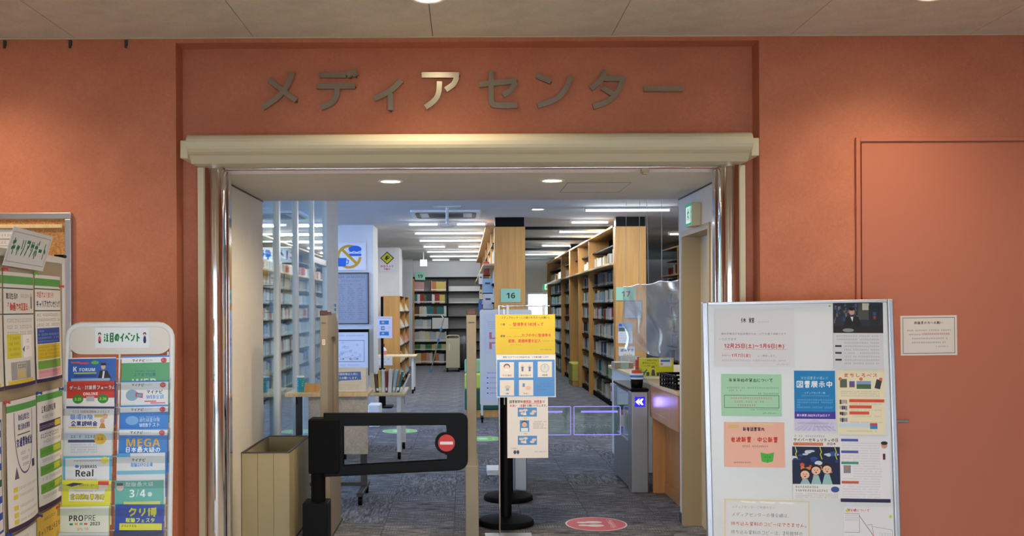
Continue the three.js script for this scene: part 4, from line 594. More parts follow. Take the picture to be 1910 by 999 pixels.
  // right column, from the top
  B('#57a56c', (c, w) => { maker(c); fineprint(c, 90, 96, 150, 12, '#2c5c88'); tx(c, 'スマホで仕事', 80, 112, 28, '#2c6a80', { sx: 0.9 }); tx(c, 'WEB', 70, 142, 64, '#dfe9dd', { sx: 1.2 }); });
  B('#e9e8e6', (c, w) => { maker(c, 18); c.fillStyle = '#8fb0c4'; disc(c, '#8fb0c4', 76, 96, 42, 38); poly(c, '#c6485c', 100, 78, 150, 84, 148, 116, 100, 108); rect(c, '#7fa0b8', 108, 86, 36, 22); tx(c, 'マイナビ', 172, 62, 28, '#222', { w: 0.12 }); tx(c, 'WEB合説', 172, 92, 32, '#5a9ad4', { sx: 0.9 }); rect(c, '#d2606c', 160, 134, 80, 8); rect(c, '#d2606c', 200, 146, 100, 7); });
  B('#2f7fd4', (c, w) => { maker(c, 18); disc(c, '#7fb2e4', 80, 100, 44, 30); fineprint(c, 130, 74, 120, 10, '#cfe2f4'); tx(c, '適性検査体験', 128, 82, 32, '#a8c8ec', { sx: 0.72 }); tx(c, 'WEBテスト', 128, 114, 34, '#e2edf8', { sx: 0.8 }); rect(c, '#e2e6e8', 0, 160, w, 30); });
  B('#2a7ccc', (c, w) => { maker(c, 18); tx(c, 'MEGA', 40, 58, 72, '#e0a83a', { sx: 1.12 }); tx(c, '日本最大級の', 40, 122, 40, '#eef2f6', { w: 0.13, sx: 1.0 }); tx(c, 'WEB', 60, 166, 40, '#d0c08a'); });
  B('#dcdcda', (c, w) => { rect(c, '#4aa0d8', 0, 0, 90, 24); tx(c, 'マイナビ', 96, 34, 24, '#222', { w: 0.13 }); tx(c, '就職EXPO会場', 92, 62, 30, '#3f8ac8', { sx: 0.74 }); rect(c, '#7ab8d0', 0, 114, w, 26); });
  B('#5fae9e', (c, w) => { tx(c, '就職最大級', 70, 6, 34, '#cfe4da', { w: 0.1, sx: 1.1 }); tx(c, '3', 96, 48, 66, '#f2f5f0'); wire(c, '#dfeee6', 3, 156, 56, 146, 104); tx(c, '4', 166, 48, 66, '#f2f5f0'); disc(c, '#cfe4da', 232, 90, 15); rect(c, '#cfd66a', 60, 136, 240, 30); disc(c, '#d9c0b0', 36, 40, 24); rect(c, '#3a2c28', 14, 14, 40, 16); tx(c, 'マイナビWEB合説', 60, 178, 26, '#d4584a', { sx: 0.86 }); });
  B('#2646a0', (c, w) => { tx(c, 'クリ博', 84, 16, 64, '#e4dc34', { w: 0.17, sx: 1.0 }); tx(c, '就職フェスタ', 70, 84, 34, '#d8e04a', { w: 0.14, sx: 0.96 }); rect(c, '#e0d838', 30, 122, 280, 44); fineprint(c, 44, 130, 90, 16, '#5a5a2a'); });
  B('#26305e', (c, w) => { for (let i = 0; i < 26; i++) disc(c, pick(['#b86a4a', '#c8a08a', '#7a8a94', '#d8d4cc', '#4a6a58', '#8a5a6a']), rr(40, 290), rr(40, 130), rr(6, 18), rr(5, 12)); tx(c, '就活生', 40, 138, 28, '#c8d24a'); tx(c, '大会', 60, 166, 26, '#d8d8d0'); });
  B('#d43a30', (c, w) => { rect(c, '#e4d040', 120, 0, 200, 16); fineprint(c, 40, 40, 240, 20, '#f3d8d0'); });
}
{
  const x0 = WX(119, 610, 4.18), x1 = WX(325, 610, 4.18), top = WY(220, 600, 4.18), zt = -4.19, cx = (x0 + x1) / 2, W = x1 - x0;
  const t = thing('brochure_rack', 'cream wire brochure rack with a rounded top plate and clear pockets', 'rack', [cx, 0, zt]);
  const r = 0.06, hw = W / 2;
  const rim = [[-hw + 0.012, 0.03, 0.1], [-hw + 0.012, 0.6, 0.05], [-hw + 0.012, top - 0.09, 0]];
  for (const [cx0, a0] of [[-hw + 0.072, Math.PI], [hw - 0.072, Math.PI / 2]]) for (let i = 0; i <= 6; i++) { const a = a0 - i / 6 * Math.PI / 2; rim.push([cx0 + 0.06 * Math.cos(a), top - 0.072 + 0.06 * Math.sin(a), 0]); }
  rim.push([hw - 0.012, top - 0.09, 0], [hw - 0.012, 0.6, 0.05], [hw - 0.012, 0.03, 0.1]);
  obj('outer_frame', tube(rim, 0.012, 160, 10, false, 0.0), MAT.whiteSatin, t);
  const plate = extrude(rrect(-hw + 0.014, top - 0.14, hw - 0.014, top - 0.012, 0.06), 0.006); plate.translate(0, 0, -0.004);
  obj('top_plate', plate, MAT.rackCream, t);
  obj('foot', [bx(-hw, hw, 0, 0.03, 0.02, 0.05, 0.01), bx(-hw, -hw + 0.03, 0, 0.03, 0.05, 0.32, 0.01), bx(hw - 0.03, hw, 0, 0.03, 0.05, 0.32, 0.01)], MAT.whiteSatin, t);
  for (const s of [-1, 0, 1]) obj('upright_wire', tube([[s * (hw - 0.03), top - 0.13, 0.004], [s * (hw - 0.03), 0.6, 0.055], [s * (hw - 0.03), 0.03, 0.105]], 0.004, 20, 6), MAT.whiteSatin, t);
  const sg = sheet('rack_heading', 'white card with green brush lettering and two small figures on the rack top', 'sign', print(440, 160, (c, w, h) => {
    tx(c, '注目のイベント', w / 2, 38, 82, '#1f7a44', { align: 'c', w: 0.13, sx: 0.52 });
    for (const [x, col] of [[36, '#c05a6a'], [w - 38, '#2c3a6a']]) { disc(c, '#3a2822', x, 52, 13); disc(c, '#e6c0a4', x, 58, 10); poly(c, col, x - 13, 110, x - 8, 70, x + 8, 70, x + 13, 110); rect(c, '#2a2a30', x - 9, 108, 18, 16); }
  }, '#eceeec'), 0.235, 0.088, [cx + 0.012, top - 0.068, zt + 0.004]);
  // brochures: 2 columns, each row lower and farther out
  const names = ['blue forum brochure with a suited man', 'red brochure of a game and IT industry forum', 'white brochure on a workplace visit', 'grey brochure with a golden date disc', 'pale blue framed brochure headed Real', 'yellow brochure with a red corner badge', 'pale green brochure headed PROPRE 2023', 'grey magazine with vertical lettering', 'cream leaflet with a red upper edge',
    'green brochure with a white strip on top', 'white brochure with a blue round animal picture', 'mid blue brochure of web tests', 'blue brochure headed MEGA in gold', 'grey white brochure with a blue corner tab', 'teal brochure with a large 3 and 4', 'royal blue brochure with yellow heading', 'navy brochure with scattered coloured figures', 'red leaflet with a yellow strip'];
  const lean = -0.07, geo = sheetGeo(0.205, 0.29, 0.004, 0.002, 0);
  for (let col = 0; col < 2; col++) for (let i = 0; i < 9; i++) {
    const y = top - 0.148 - i * 0.1045 + (col ? 0.002 : -0.004) + rr(-0.006, 0.006), z = zt + 0.014 + i * 0.0155, x = cx + (col ? 0.118 : -0.112) + rr(-0.004, 0.004), k = col * 9 + i;
    const m = obj('brochure', geo, brochureMats[k]);
    // set by its upper edge, leaning back
    m.rotation.set(lean, rr(-0.02, 0.02), rr(-0.02, 0.02), 'YXZ');
    m.position.set(x, y - 0.145 * Math.cos(lean), z - 0.145 * Math.sin(lean));
    tag(m, names[k] + ' in the brochure rack', 'brochure', 'brochures in the rack');
    const s = obj('pocket', [bx(-0.112, 0.112, -0.05, -0.02, 0.011, 0.0125), bx(-0.112, -0.1105, -0.05, 0, -0.012, 0.011), bx(0.1105, 0.112, -0.05, 0, -0.012, 0.011)], MAT.acrylic, t);
    s.rotation.x = lean; s.position.set(x - cx, y - 0.095, z - zt + 0.018);
  }
  for (let i = 0; i < 9; i++) obj('cross_wire', tube([[-hw + 0.012, top - 0.16 - i * 0.1045, 0.002 + i * 0.008], [hw - 0.012, top - 0.16 - i * 0.1045, 0.002 + i * 0.008]], 0.003, 2, 6), MAT.whiteSatin, t);
}

// ---------------------------------------------------------------- white notice board on a stand at the right
{
  const Z = 5.0, pxL = 1312, pxR = 1660, xl = WX(pxL, 780, Z), xr = WX(pxR, 780, Z), top = WY(1485, 562, Z), hw = (xr - xl) / 2, cx = (xl + xr) / 2;
  const TURN = -0.075, TILT = -0.045, ROLLB = 0.012;
  const piv = new THREE.Object3D(); piv.position.set(cx, top, -Z); piv.rotation.set(TILT, TURN, ROLLB, 'YXZ'); piv.updateMatrixWorld();
  const t = thing('notice_board', 'white magnetic notice board with aluminium posts standing before the flush door', 'notice board', [cx, top, -Z]);
  t.rotation.set(TILT, TURN, ROLLB, 'YXZ');
  const H = 1.3;
  obj('board', bx(-hw + 0.03, hw - 0.03, -H, -0.012, -0.008, 0.004), MAT.board, t);
  for (const s of [-1, 1]) { obj('post', [bx(s * (hw - 0.03), s * hw, -1.56, 0.004, -0.02, 0.018, 0.006), bx(s * (hw - 0.022), s * (hw - 0.017), -1.5, 0.0, 0.017, 0.022, 0.001), bx(s * (hw - 0.012), s * (hw - 0.008), -1.5, 0.0, 0.017, 0.021, 0.001)], MAT.alu, t); obj('foot', bx(s * (hw - 0.035), s * (hw + 0.005), -1.585, -1.555, -0.25, 0.25, 0.008), MAT.alu, t); }
  obj('top_rail', bx(-hw + 0.03, hw - 0.03, -0.012, 0.004, -0.014, 0.014, 0.003), MAT.alu, t);
  obj('lower_rail', bx(-hw + 0.03, hw - 0.03, -H - 0.02, -H, -0.014, 0.014, 0.003), MAT.alu, t);
  const put = (px0, py0, px1, py1, mat, name, label, cat = 'notice', o = {}) => {
    const w = (px1 - px0) * Z / F, h = (py1 - py0) * Z / F;
    const m = obj(name, sheetGeo(w, h, 0.001, o.bulge ?? 0.001, o.curl ?? 0.003), mat);
    const p = new THREE.Vector3(((px0 + px1) / 2 - (pxL + pxR) / 2) * Z / F, ((562 - (py0 + py1) / 2)) * Z / F, 0.0055 + (o.lift ?? 0)).applyMatrix4(piv.matrixWorld);
    m.position.copy(p); m.rotation.set(TILT, TURN, (o.roll ?? -0.018) + ROLLB, 'YXZ'); tag(m, label, cat, 'sheets on the white notice board');
    return m;
  };
  put(1334, 574, 1480, 683, print(560, 420, (c, w, h) => {
    frameRect(c, '#dfdcde', 12, 10, w - 24, h - 20, 2); tx(c, '休 館', 185, 62, 44, '#333', { w: 0.09 }); fineprint(c, 304, 88, 80, 13, '#bbb');
    tx(c, '館内作業及び年始休館のため、以下の通り休館させて', 48, 172, 19, '#8c8a8c', { w: 0.08 }); tx(c, 'いただきます', 30, 210, 21, '#8c8a8c', { w: 0.08 });
    tx(c, '12月25日(土)〜1月6日(木)', 66, 250, 36, '#c4323c', { w: 0.13, sx: 1.0 }); wire(c, '#c4323c', 1.5, 66, 292, w - 54, 292);
    tx(c, '年明けは', 50, 330, 16, '#999', { w: 0.08 }); tx(c, '1月7日(金)', 118, 322, 28, '#cf4a50', { w: 0.1 }); tx(c, 'より開館します。', 300, 330, 18, '#999', { w: 0.08 });
    fineprint(c, 50, 366, 440, 13, '#aaa'); tx(c, 'メディアセンター', 430, 394, 12, '#999', { w: 0.1 });
  }, '#e0dfe0'), 'closing_notice', 'large grey white notice with a red date line on the white board');
  put(1551, 566, 1641, 688, print(300, 424, (c, w) => {
    rect(c, '#2c3040', 0, 0, w, 196); for (let i = 0; i < 40; i++) rect(c, pick(['#56606e', '#3e4656', '#6e6a62', '#8a8680', '#2a4a7a']), rr(0, 140), rr(6, 110), rr(4, 12), rr(10, 26)); rect(c, '#4a5048', 150, 0, 70, 110); rect(c, '#c8c4b0', 176, 4, 40, 44); rect(c, '#262a34', 214, 20, 70, 150); tx(c, '図', 238, 60, 22, '#2b6cc0'); tx(c, '書', 238, 86, 22, '#b83a2c');
    disc(c, '#c89a7c', 112, 58, 16, 22); disc(c, '#191717', 112, 40, 18, 12); poly(c, '#1d2024', 56, 170, 80, 90, 150, 90, 172, 150); poly(c, '#d8d8dc', 104, 92, 122, 92, 116, 124); rect(c, '#2b2426', 0, 150, w, 46); disc(c, '#8a9694', 90, 178, 34, 12);
    for (let i = 0; i < 9; i++) { fineprint(c, i > 1 ? 64 : 20, 210 + i * 22, i > 1 ? 210 : 250, 10, '#8f8f94'); if (i > 1 && i % 2) rect(c, '#3a3a40', 10, 208 + i * 22, 38, 12); }
  }, '#d8d8da'), 'event_flyer', 'flyer with a dark photograph of a seated man over grey print on the white board', 'flyer');
  put(1344, 696, 1454, 774, print(440, 316, (c, w, h) => {
    tx(c, '年末年始の貸出について', 54, 30, 31, '#2f4a38', { w: 0.11, sx: 0.95 }); fineprint(c, 40, 96, 370, 13, '#6f9a7c'); fineprint(c, 40, 116, 120, 13, '#6f9a7c'); fineprint(c, 270, 140, 140, 12, '#4f7a5c');
    frameRect(c, '#33503c', 22, 160, 398, 92, 3); for (let i = 0; i < 3; i++) fineprint(c, 70 + i * 24, 172 + i * 27, 290 - i * 80, 16, '#c8705c'); fineprint(c, 210, 262, 200, 9, '#5f8a6c'); tx(c, 'メディアセンター', 300, 286, 13, '#3f6a4c', { w: 0.1 });
  }, '#addcb8'), 'loan_notice', 'pale green notice with a boxed red schedule on the white board');
  put(1477, 691, 1551, 802, print(300, 440, (c, w, h) => {
    rect(c, '#4a3fa4', 0, 300, w, 52); rect(c, '#d8d4ea', 0, 352, w, 88); for (let i = 0; i < 9; i++) poly(c, '#c6c0e2', 150, 352, i * 40 - 30, 440, i * 40 - 10, 440);
    tx(c, '学生図書員が選んだ', w / 2, 42, 24, '#9fd2ea', { align: 'c', w: 0.09, sx: 0.95 }); tx(c, '図書展示中', w / 2, 72, 54, '#f2f8fa', { align: 'c', w: 0.13 }); tx(c, 'メディアセンター1F', w / 2, 154, 17, '#cfe8f4', { align: 'c', w: 0.1 }); fineprint(c, 50, 178, 200, 11, '#8fc6e0');
    for (let i = 0; i < 4; i++) fineprint(c, 18, 208 + i * 18, i === 2 ? 14 : 262, 12, '#a4d2e8'); tx(c, '展示期間 2022年2月24日まで', 16, 316, 21, '#eceaf6', { w: 0.11, sx: 0.88 }); fineprint(c, 20, 378, 250, 11, '#7a76a0'); fineprint(c, 150, 404, 130, 10, '#7a76a0');
  }, '#2286c4'), 'exhibit_poster', 'blue poster with white heading and violet foot on the white board', 'poster');
  put(1554, 690, 1640, 809, print(300, 424, (c, w, h) => {
    tx(c, 'まちしるべス', w / 2, 22, 30, '#d8603a', { align: 'c', w: 0.12, sx: 1.2 }); rect(c, '#5a6a58', 20, 62, 44, 56); rect(c, '#6a5a8a', 78, 76, 34, 40); rect(c, '#8aa6c8', 124, 74, 90, 30); rect(c, '#4f6a48', 124, 96, 90, 30); poly(c, '#3a3f3c', 236, 120, 250, 62, 284, 70, 270, 128); for (const x of [22, 152, 276]) disc(c, '#e2745a', x, 62, 11);
    for (let i = 0; i < 3; i++) fineprint(c, 24, 140 + i * 14, 240, 8, '#b0a890'); for (let i = 0; i < 4; i++) { for (let k = 0; k < 4; k++) rect(c, pick(['#4a4a66', '#8a90a4', '#2e3040', '#b8a8a0']), 16 + k * 12, 198 + i * 40, 11, rr(18, 30)); rect(c, '#e2583c', 76, 194 + i * 40, [220, 140, 124, 0][i], 20); fineprint(c, 82, 220 + i * 40, 190, 9, '#b8ae98'); }
    rect(c, '#cfe2ec', 10, 352, 190, 26); rect(c, '#d8423a', 204, 350, 46, 14); rect(c, '#3a8ad0', 204, 364, 46, 24); fineprint(c, 60, 398, 180, 8, '#a89e88');
  }, '#f1e7c4'), 'town_poster', 'cream poster with three small pictures and red bars on the white board', 'poster');
  put(1347, 785, 1457, 868, print(440, 330, (c, w, h) => {
    tx(c, '新着図書案内', 136, 36, 31, '#3a2c28', { w: 0.12, sx: 0.86 }); rect(c, '#e6c07c', 30, 22, 80, 24); rect(c, '#ead2a0', 110, 8, 250, 12); tx(c, '岩波新書・中公新書', 46, 106, 44, '#cf3a30', { w: 0.13, sx: 0.88 }); fineprint(c, 130, 170, 190, 14, '#6a5048');
    poly(c, '#52b84a', 262, 220, 312, 232, 362, 220, 352, 286, 312, 296, 270, 288); wire(c, '#3a9438', 3, 312, 232, 312, 296); disc(c, '#2f7a30', 296, 256, 4); disc(c, '#2f7a30', 330, 256, 4); fineprint(c, 66, 290, 120, 11, '#4a3834');
  }, '#f3bda6'), 'new_book_notice', 'pink notice with red heading and a green open book on the white board', 'notice', { curl: 0.01 });
  put(1470, 806, 1556, 926, print(320, 448, (c, w, h) => {
    fineprint(c, 16, 14, 200, 14, '#7a94b0'); tx(c, 'サイバーセキュリティの日', 8, 34, 27, '#6a4630', { w: 0.12, sx: 0.94 }); rect(c, '#d0683c', 8, 66, 200, 20); fineprint(c, 14, 71, 180, 10, '#f3e0d0'); tx(c, 'の日本', 234, 62, 22, '#4a3830', { sx: 0.9 });
    rect(c, '#1e2a4a', 0, 94, w, 256); for (let i = 0; i < 16; i++) disc(c, pick(['#d8e0e8', '#34549a', '#c8d4e4', '#2c4486']), rr(0, w), rr(110, 220), rr(10, 34), rr(6, 16)); for (const x of [20, 186, 286]) wire(c, '#d6dc4a', 6, x, 96, x + 10, 130, x + 2, 146, x + 14, 180);
    for (let i = 0; i < 10; i++) disc(c, pick(['#d8584e', '#e0803a', '#d86a70']), rr(10, w - 10), rr(200, 330), rr(10, 22), rr(8, 18)); for (const [x, y] of [[84, 286], [158, 258], [232, 250]]) { disc(c, '#26221f', x, y - 14, 34, 30); disc(c, '#ecc6aa', x, y, 30, 28); disc(c, '#222', x - 9, y - 4, 3); disc(c, '#222', x + 9, y - 4, 3); disc(c, '#b8483c', x, y + 12, 6, 5); poly(c, '#9fc8c4', x - 34, 350, x - 16, y + 30, x + 16, y + 30, x + 36, 350); }
    fineprint(c, 18, 362, 150, 15, '#555'); fineprint(c, 18, 386, 210, 15, '#555'); disc(c, '#3a54a0', 284, 384, 28, 20); for (let i = 0; i < 3; i++) fineprint(c, 18, 412 + i * 12, 280, 7, '#999');
  }, '#eceae6'), 'security_poster', 'poster with a dark stormy cartoon of startled faces on the white board', 'poster');
  put(1556, 812, 1645, 933, print(320, 440, (c, w, h) => {
    for (const [y, col] of [[20, '#4a5ca8'], [98, '#4a5ca8'], [172, '#3c9a7a'], [300, '#d0604a']]) rect(c, col, 8, y, 110, 17);
    for (let i = 0; i < 22; i++) fineprint(c, i > 9 && i < 14 ? 84 : 14, 44 + i * 17, i > 9 && i < 14 ? 180 : 236, 7, '#b4b2b4'); disc(c, '#d0a488', 286, 60, 20, 22); disc(c, '#2a2422', 286, 46, 22, 12); rect(c, '#5a2c34', 276, 116, 16, 40); rect(c, '#8a8a98', 22, 196, 46, 52); disc(c, '#b08a78', 45, 214, 13, 16); rect(c, '#2f2c54', 0, 416, w, 24);
  }, '#eeecee'), 'text_flyer', 'densely printed white flyer with a navy foot band on the white board', 'flyer');
  put(1341, 926, 1500, 1046, print(560, 420, (c, w, h) => {
    frameRect(c, '#e2dcae', 12, 12, w - 24, h - 24, 10); for (let i = 0; i < 3; i++) poly(c, '#f6f6f6', 110 + i * 120, 18, 220 + i * 120, 22, 200 + i * 120, 32, 120 + i * 120, 28);
    tx(c, 'メディアセンターご利用の方へ', 54, 48, 20, '#aaa', { w: 0.07 }); tx(c, 'メディアセンターの複合機は、', 54, 92, 29, '#8c8a8c', { w: 0.07, sx: 0.95 }); tx(c, '持ち込み資料のコピーはできません。', 50, 150, 30, '#cc5048', { w: 0.08, sx: 0.98 }); tx(c, '持ち込み資料のコピーは、2号館1Fの', 50, 204, 30, '#8c8a8c', { w: 0.07, sx: 0.92 }); tx(c, 'カフェテリアのコピー機を', 50, 258, 30, '#8c8a8c', { w: 0.07 }); tx(c, 'ご利用ください。', 50, 312, 30, '#8c8a8c', { w: 0.07 });
  }, '#e6e6e4'), 'copier_notice', 'laminated notice with a cream border and one red line low on the white board', 'notice', { roll: -0.03 });
  put(1559, 941, 1648, 1052, print(320, 400, (c, w, h) => {
    tx(c, '複合機について', 20, 14, 21, '#c8484c', { w: 0.1 }); disc(c, '#d4d83c', 24, 28, 10); disc(c, '#d4d83c', 300, 62, 10); wire(c, '#555', 2, 4, 46, 100, 46, 100, 170, 4, 170); for (let i = 0; i < 3; i++) fineprint(c, 8, 54 + i * 15, 80, 9, '#aaa'); wire(c, '#444', 3, 100, 60, 190, 190); wire(c, '#666', 2, 150, 120, 180, 116, 190, 180); frameRect(c, '#555', 146, 200, 70, 36, 3); wire(c, '#888', 2, 190, 130, 310, 150, 310, 320); frameRect(c, '#666', 30, 196, 34, 90, 4); wire(c, '#777', 2, 70, 210, 150, 200); wire(c, '#c8484c', 4, 176, 170, 192, 196); for (let i = 0; i < 4; i++) frameRect(c, '#aaa', 230 + i * 18, 170, 12, 100, 1);
  }, '#ecebec'), 'map_sheet', 'white sheet with a thin floor plan and yellow magnets low on the white board', 'map');
  put(1541, 568, 1551, 575, print(32, 24, (c) => { disc(c, '#9ccf6a', 16, 12, 8, 6); }, '#eceee8'), 'corner_sticker', 'tiny white sticker with green dot at the top rail of the white board', 'sticker');
}
// ---------------------------------------------------------------- passage: beige bin, detection gates, swing gate
{ // open beige box against the left cheek
  const x0 = XL + 0.004, x1 = -1.145, z0 = -7.12, z1 = -6.29, h = 0.614, t = thing('umbrella_box', 'tall beige open topped metal box beside the left passage cheek', 'box');
  for (let k = 0; k < 3; k++) { const a = x0 + (x1 - x0) * k / 3; obj('front_panel', bx(a + 0.0008, x0 + (x1 - x0) * (k + 1) / 3 - 0.0008, 0.02, h, z1 - 0.012, z1, 0.002), MAT.beige, t); }
  for (let k = 0; k < 6; k++) { const a = z0 + (z1 - 0.013 - z0) * k / 6; obj('side_panel', bx(x1 - 0.012, x1, 0.02, h, a + 0.0008, z0 + (z1 - 0.013 - z0) * (k + 1) / 6 - 0.0008, 0.002), MAT.beige, t); }
  obj('inner_wall', [bx(x0, x0 + 0.012, 0.02, h, z0, z1 - 0.013), bx(x0 + 0.012, x1 - 0.013, 0.02, h, z0, z0 + 0.012)], MAT.beige, t);
  obj('bottom', bx(x0, x1, 0, 0.02, z0, z1), MAT.darkGrey, t);
  obj('rim', [bx(x0 - 0.002, x1 + 0.002, h, h + 0.006, z1 - 0.016, z1 + 0.003), bx(x0 - 0.002, x1 + 0.002, h, h + 0.006, z0, z0 + 0.016), bx(x0 - 0.002, x0 + 0.014, h, h + 0.006, z0 + 0.016, z1 - 0.016), bx(x1 - 0.014, x1 + 0.002, h, h + 0.006, z0 + 0.016, z1 - 0.016)], MAT.darkGrey, t);
}
function detector(x0, x1, label, withWindow) { // flat panel of a book detection gate, its edge to the visitor
  const t = thing('detection_gate', label, 'detection gate', [(x0 + x1) / 2, 0, -6.45], 0, 'book detection gates'), hw = (x1 - x0) / 2;
  const s = new THREE.Shape([[0, 0.02], [0.55, 0.02], [0.55, 1.36], [0.51, 1.46], [0.4, 1.52], [0.0, 1.52]].map((p) => new THREE.Vector2(...p)));
  s.holes.push(new THREE.Path(rrect(0.13, 0.5, 0.43, 1.36, 0.08).map((p) => new THREE.Vector2(...p))));
  const g = new THREE.ExtrudeGeometry(s, { depth: 2 * hw - 0.008, bevelEnabled: true, bevelSize: 0.004, bevelThickness: 0.004, bevelSegments: 2 });
  g.translate(0, 0, -hw + 0.004); g.rotateY(Math.PI / 2);   // shape x now runs away from the visitor
  obj('panel', metreUV(plain(g)), MAT.gate, t);
  obj('inner_panel', bx(-0.006, 0.006, 0.5, 1.36, -0.42, -0.14), MAT.gate, t);
  obj('top_cap', bx(-hw - 0.001, hw + 0.001, 1.505, 1.54, -0.2, 0.006, 0.008), MAT.brown, t);
  obj('base', [bx(-hw - 0.012, hw + 0.012, 0, 0.5, -0.57, 0.014, 0.006)], MAT.gate, t);
  obj('base_plate', bx(-hw - 0.013, hw + 0.013, 0, 0.02, -0.66, 0.05, 0.003), MAT.darkGrey, t);
  obj('slot', bx(-hw * 0.6, hw * 0.6, 1.455, 1.46, 0.003, 0.0065), MAT.darkGrey, t);
  return t;
}
detector(-0.965, -0.914, 'thick beige book detection gate with a brown cap beside the swing arm');
detector(0.014, 0.079, 'slim beige book detection gate with a brown cap beside the notice stand');
sheet('gate_sticker', 'small white and red sticker on the thick beige detection gate', 'sticker', print(48, 90, (c, w, h) => { rect(c, '#d8604c', 14, 14, 20, 60); rect(c, '#f0e0d8', 20, 24, 8, 40); }, '#efe6dc'), 0.02, 0.037, [-0.94, 1.33, -6.443]);
{ // swing gate: pedestal, pivot block, black loop arm with a no entry disc
  const Zg = 6.0, t = thing('swing_gate', 'black swing gate arm with a red no entry disc on a black pedestal', 'gate', [WX(590, 900, Zg), 0, -Zg]);
  const X = (px) => WX(px, 830, Zg) - t.position.x, Y = (py) => WY(720, py, Zg);
  obj('pedestal', bx(X(566), X(612), 0, Y(935), -0.12, 0.05, 0.004), MAT.black, t);
  obj('post', cyl(0.045, 0.045, Y(880) - Y(940), X(592), Y(940), -0.03, 24), MAT.blackMatte, t);
  obj('pivot_block', bx(X(577), X(634), Y(881), Y(779), -0.09, 0.05, 0.012), MAT.blackMatte, t);
  const y0 = Y(886), y1 = Y(771), x0 = X(606), x1 = X(871);
  const outer = new THREE.Shape();
  outer.moveTo(x0, y1); outer.lineTo(x1 - 0.05, y1); outer.quadraticCurveTo(x1, y1, x1, y1 - 0.05); outer.lineTo(x1, Y(855)); outer.quadraticCurveTo(x1, Y(873), x1 - 0.06, Y(875)); outer.lineTo(x0, y0); outer.lineTo(x0, y1);
  const hole = new THREE.Path([[X(641), Y(793)], [X(832), Y(792)], [X(834), Y(804)], [X(822), Y(810)], [X(815), Y(825)], [X(822), Y(842)], [X(834), Y(848)], [X(833), Y(857)], [X(641), Y(867)]].map((p) => new THREE.Vector2(...p)));
  outer.holes.push(hole);
  const g = new THREE.ExtrudeGeometry(outer, { depth: 0.035, bevelEnabled: true, bevelSize: 0.006, bevelThickness: 0.008, bevelSegments: 3, curveSegments: 10 }); g.translate(0, 0, -0.02);
  obj('arm', plain(g), MAT.black, t);
  const dx = X(833), dy = Y(825);
  obj('disc_holder', new THREE.CylinderGeometry(0.066, 0.066, 0.05, 36).rotateX(Math.PI / 2).translate(dx - 0.006, dy, 0), MAT.black, t);
  const d = obj('no_entry_disc', new THREE.CylinderGeometry(0.052, 0.052, 0.006, 36).rotateX(Math.PI / 2).translate(dx, dy, 0.028), MAT.red, t); d.userData.label = 'red disc with white bar';
  obj('white_bar', bx(dx - 0.04, dx + 0.04, dy - 0.009, dy + 0.009, 0.0312, 0.0325), MAT.white, d);
}
// exit sign on the right cheek
{
  const t = thing('exit_sign', 'green running man exit sign box on the right passage cheek', 'exit sign', [XR, WY(1300, 400, 6.4), -6.43]);
  obj('box', bx(-0.063, 0, -0.077, 0.077, -0.09, 0.09, 0.006), MAT.cream, t);
  const cv = print(128, 128, (c) => { rect(c, '#e9f3ea', 14, 14, 100, 100); poly(c, '#128a5c', 60, 24, 74, 24, 70, 40, 86, 52, 82, 58, 66, 52, 66, 70, 84, 84, 78, 104, 68, 84, 54, 76, 44, 96, 32, 90, 48, 66, 48, 50, 36, 60, 32, 54, 52, 40); rect(c, '#128a5c', 92, 20, 8, 84); }, '#12a070');
  cv.emissive = new THREE.Color(1, 1, 1); cv.emissiveMap = cv.map; cv.emissiveIntensity = 0.6;
  const f = obj('lit_face', sheetGeo(0.165, 0.14, 0.002), cv, t); f.rotation.y = -Math.PI / 2; f.position.set(-0.0645, 0, 0);
  const l = new THREE.RectAreaLight(new THREE.Color(0.5, 1, 0.7), 0.5, 0.16, 0.13); l.position.set(-0.068, 0, 0); l.rotation.y = Math.PI / 2; t.add(l);
}

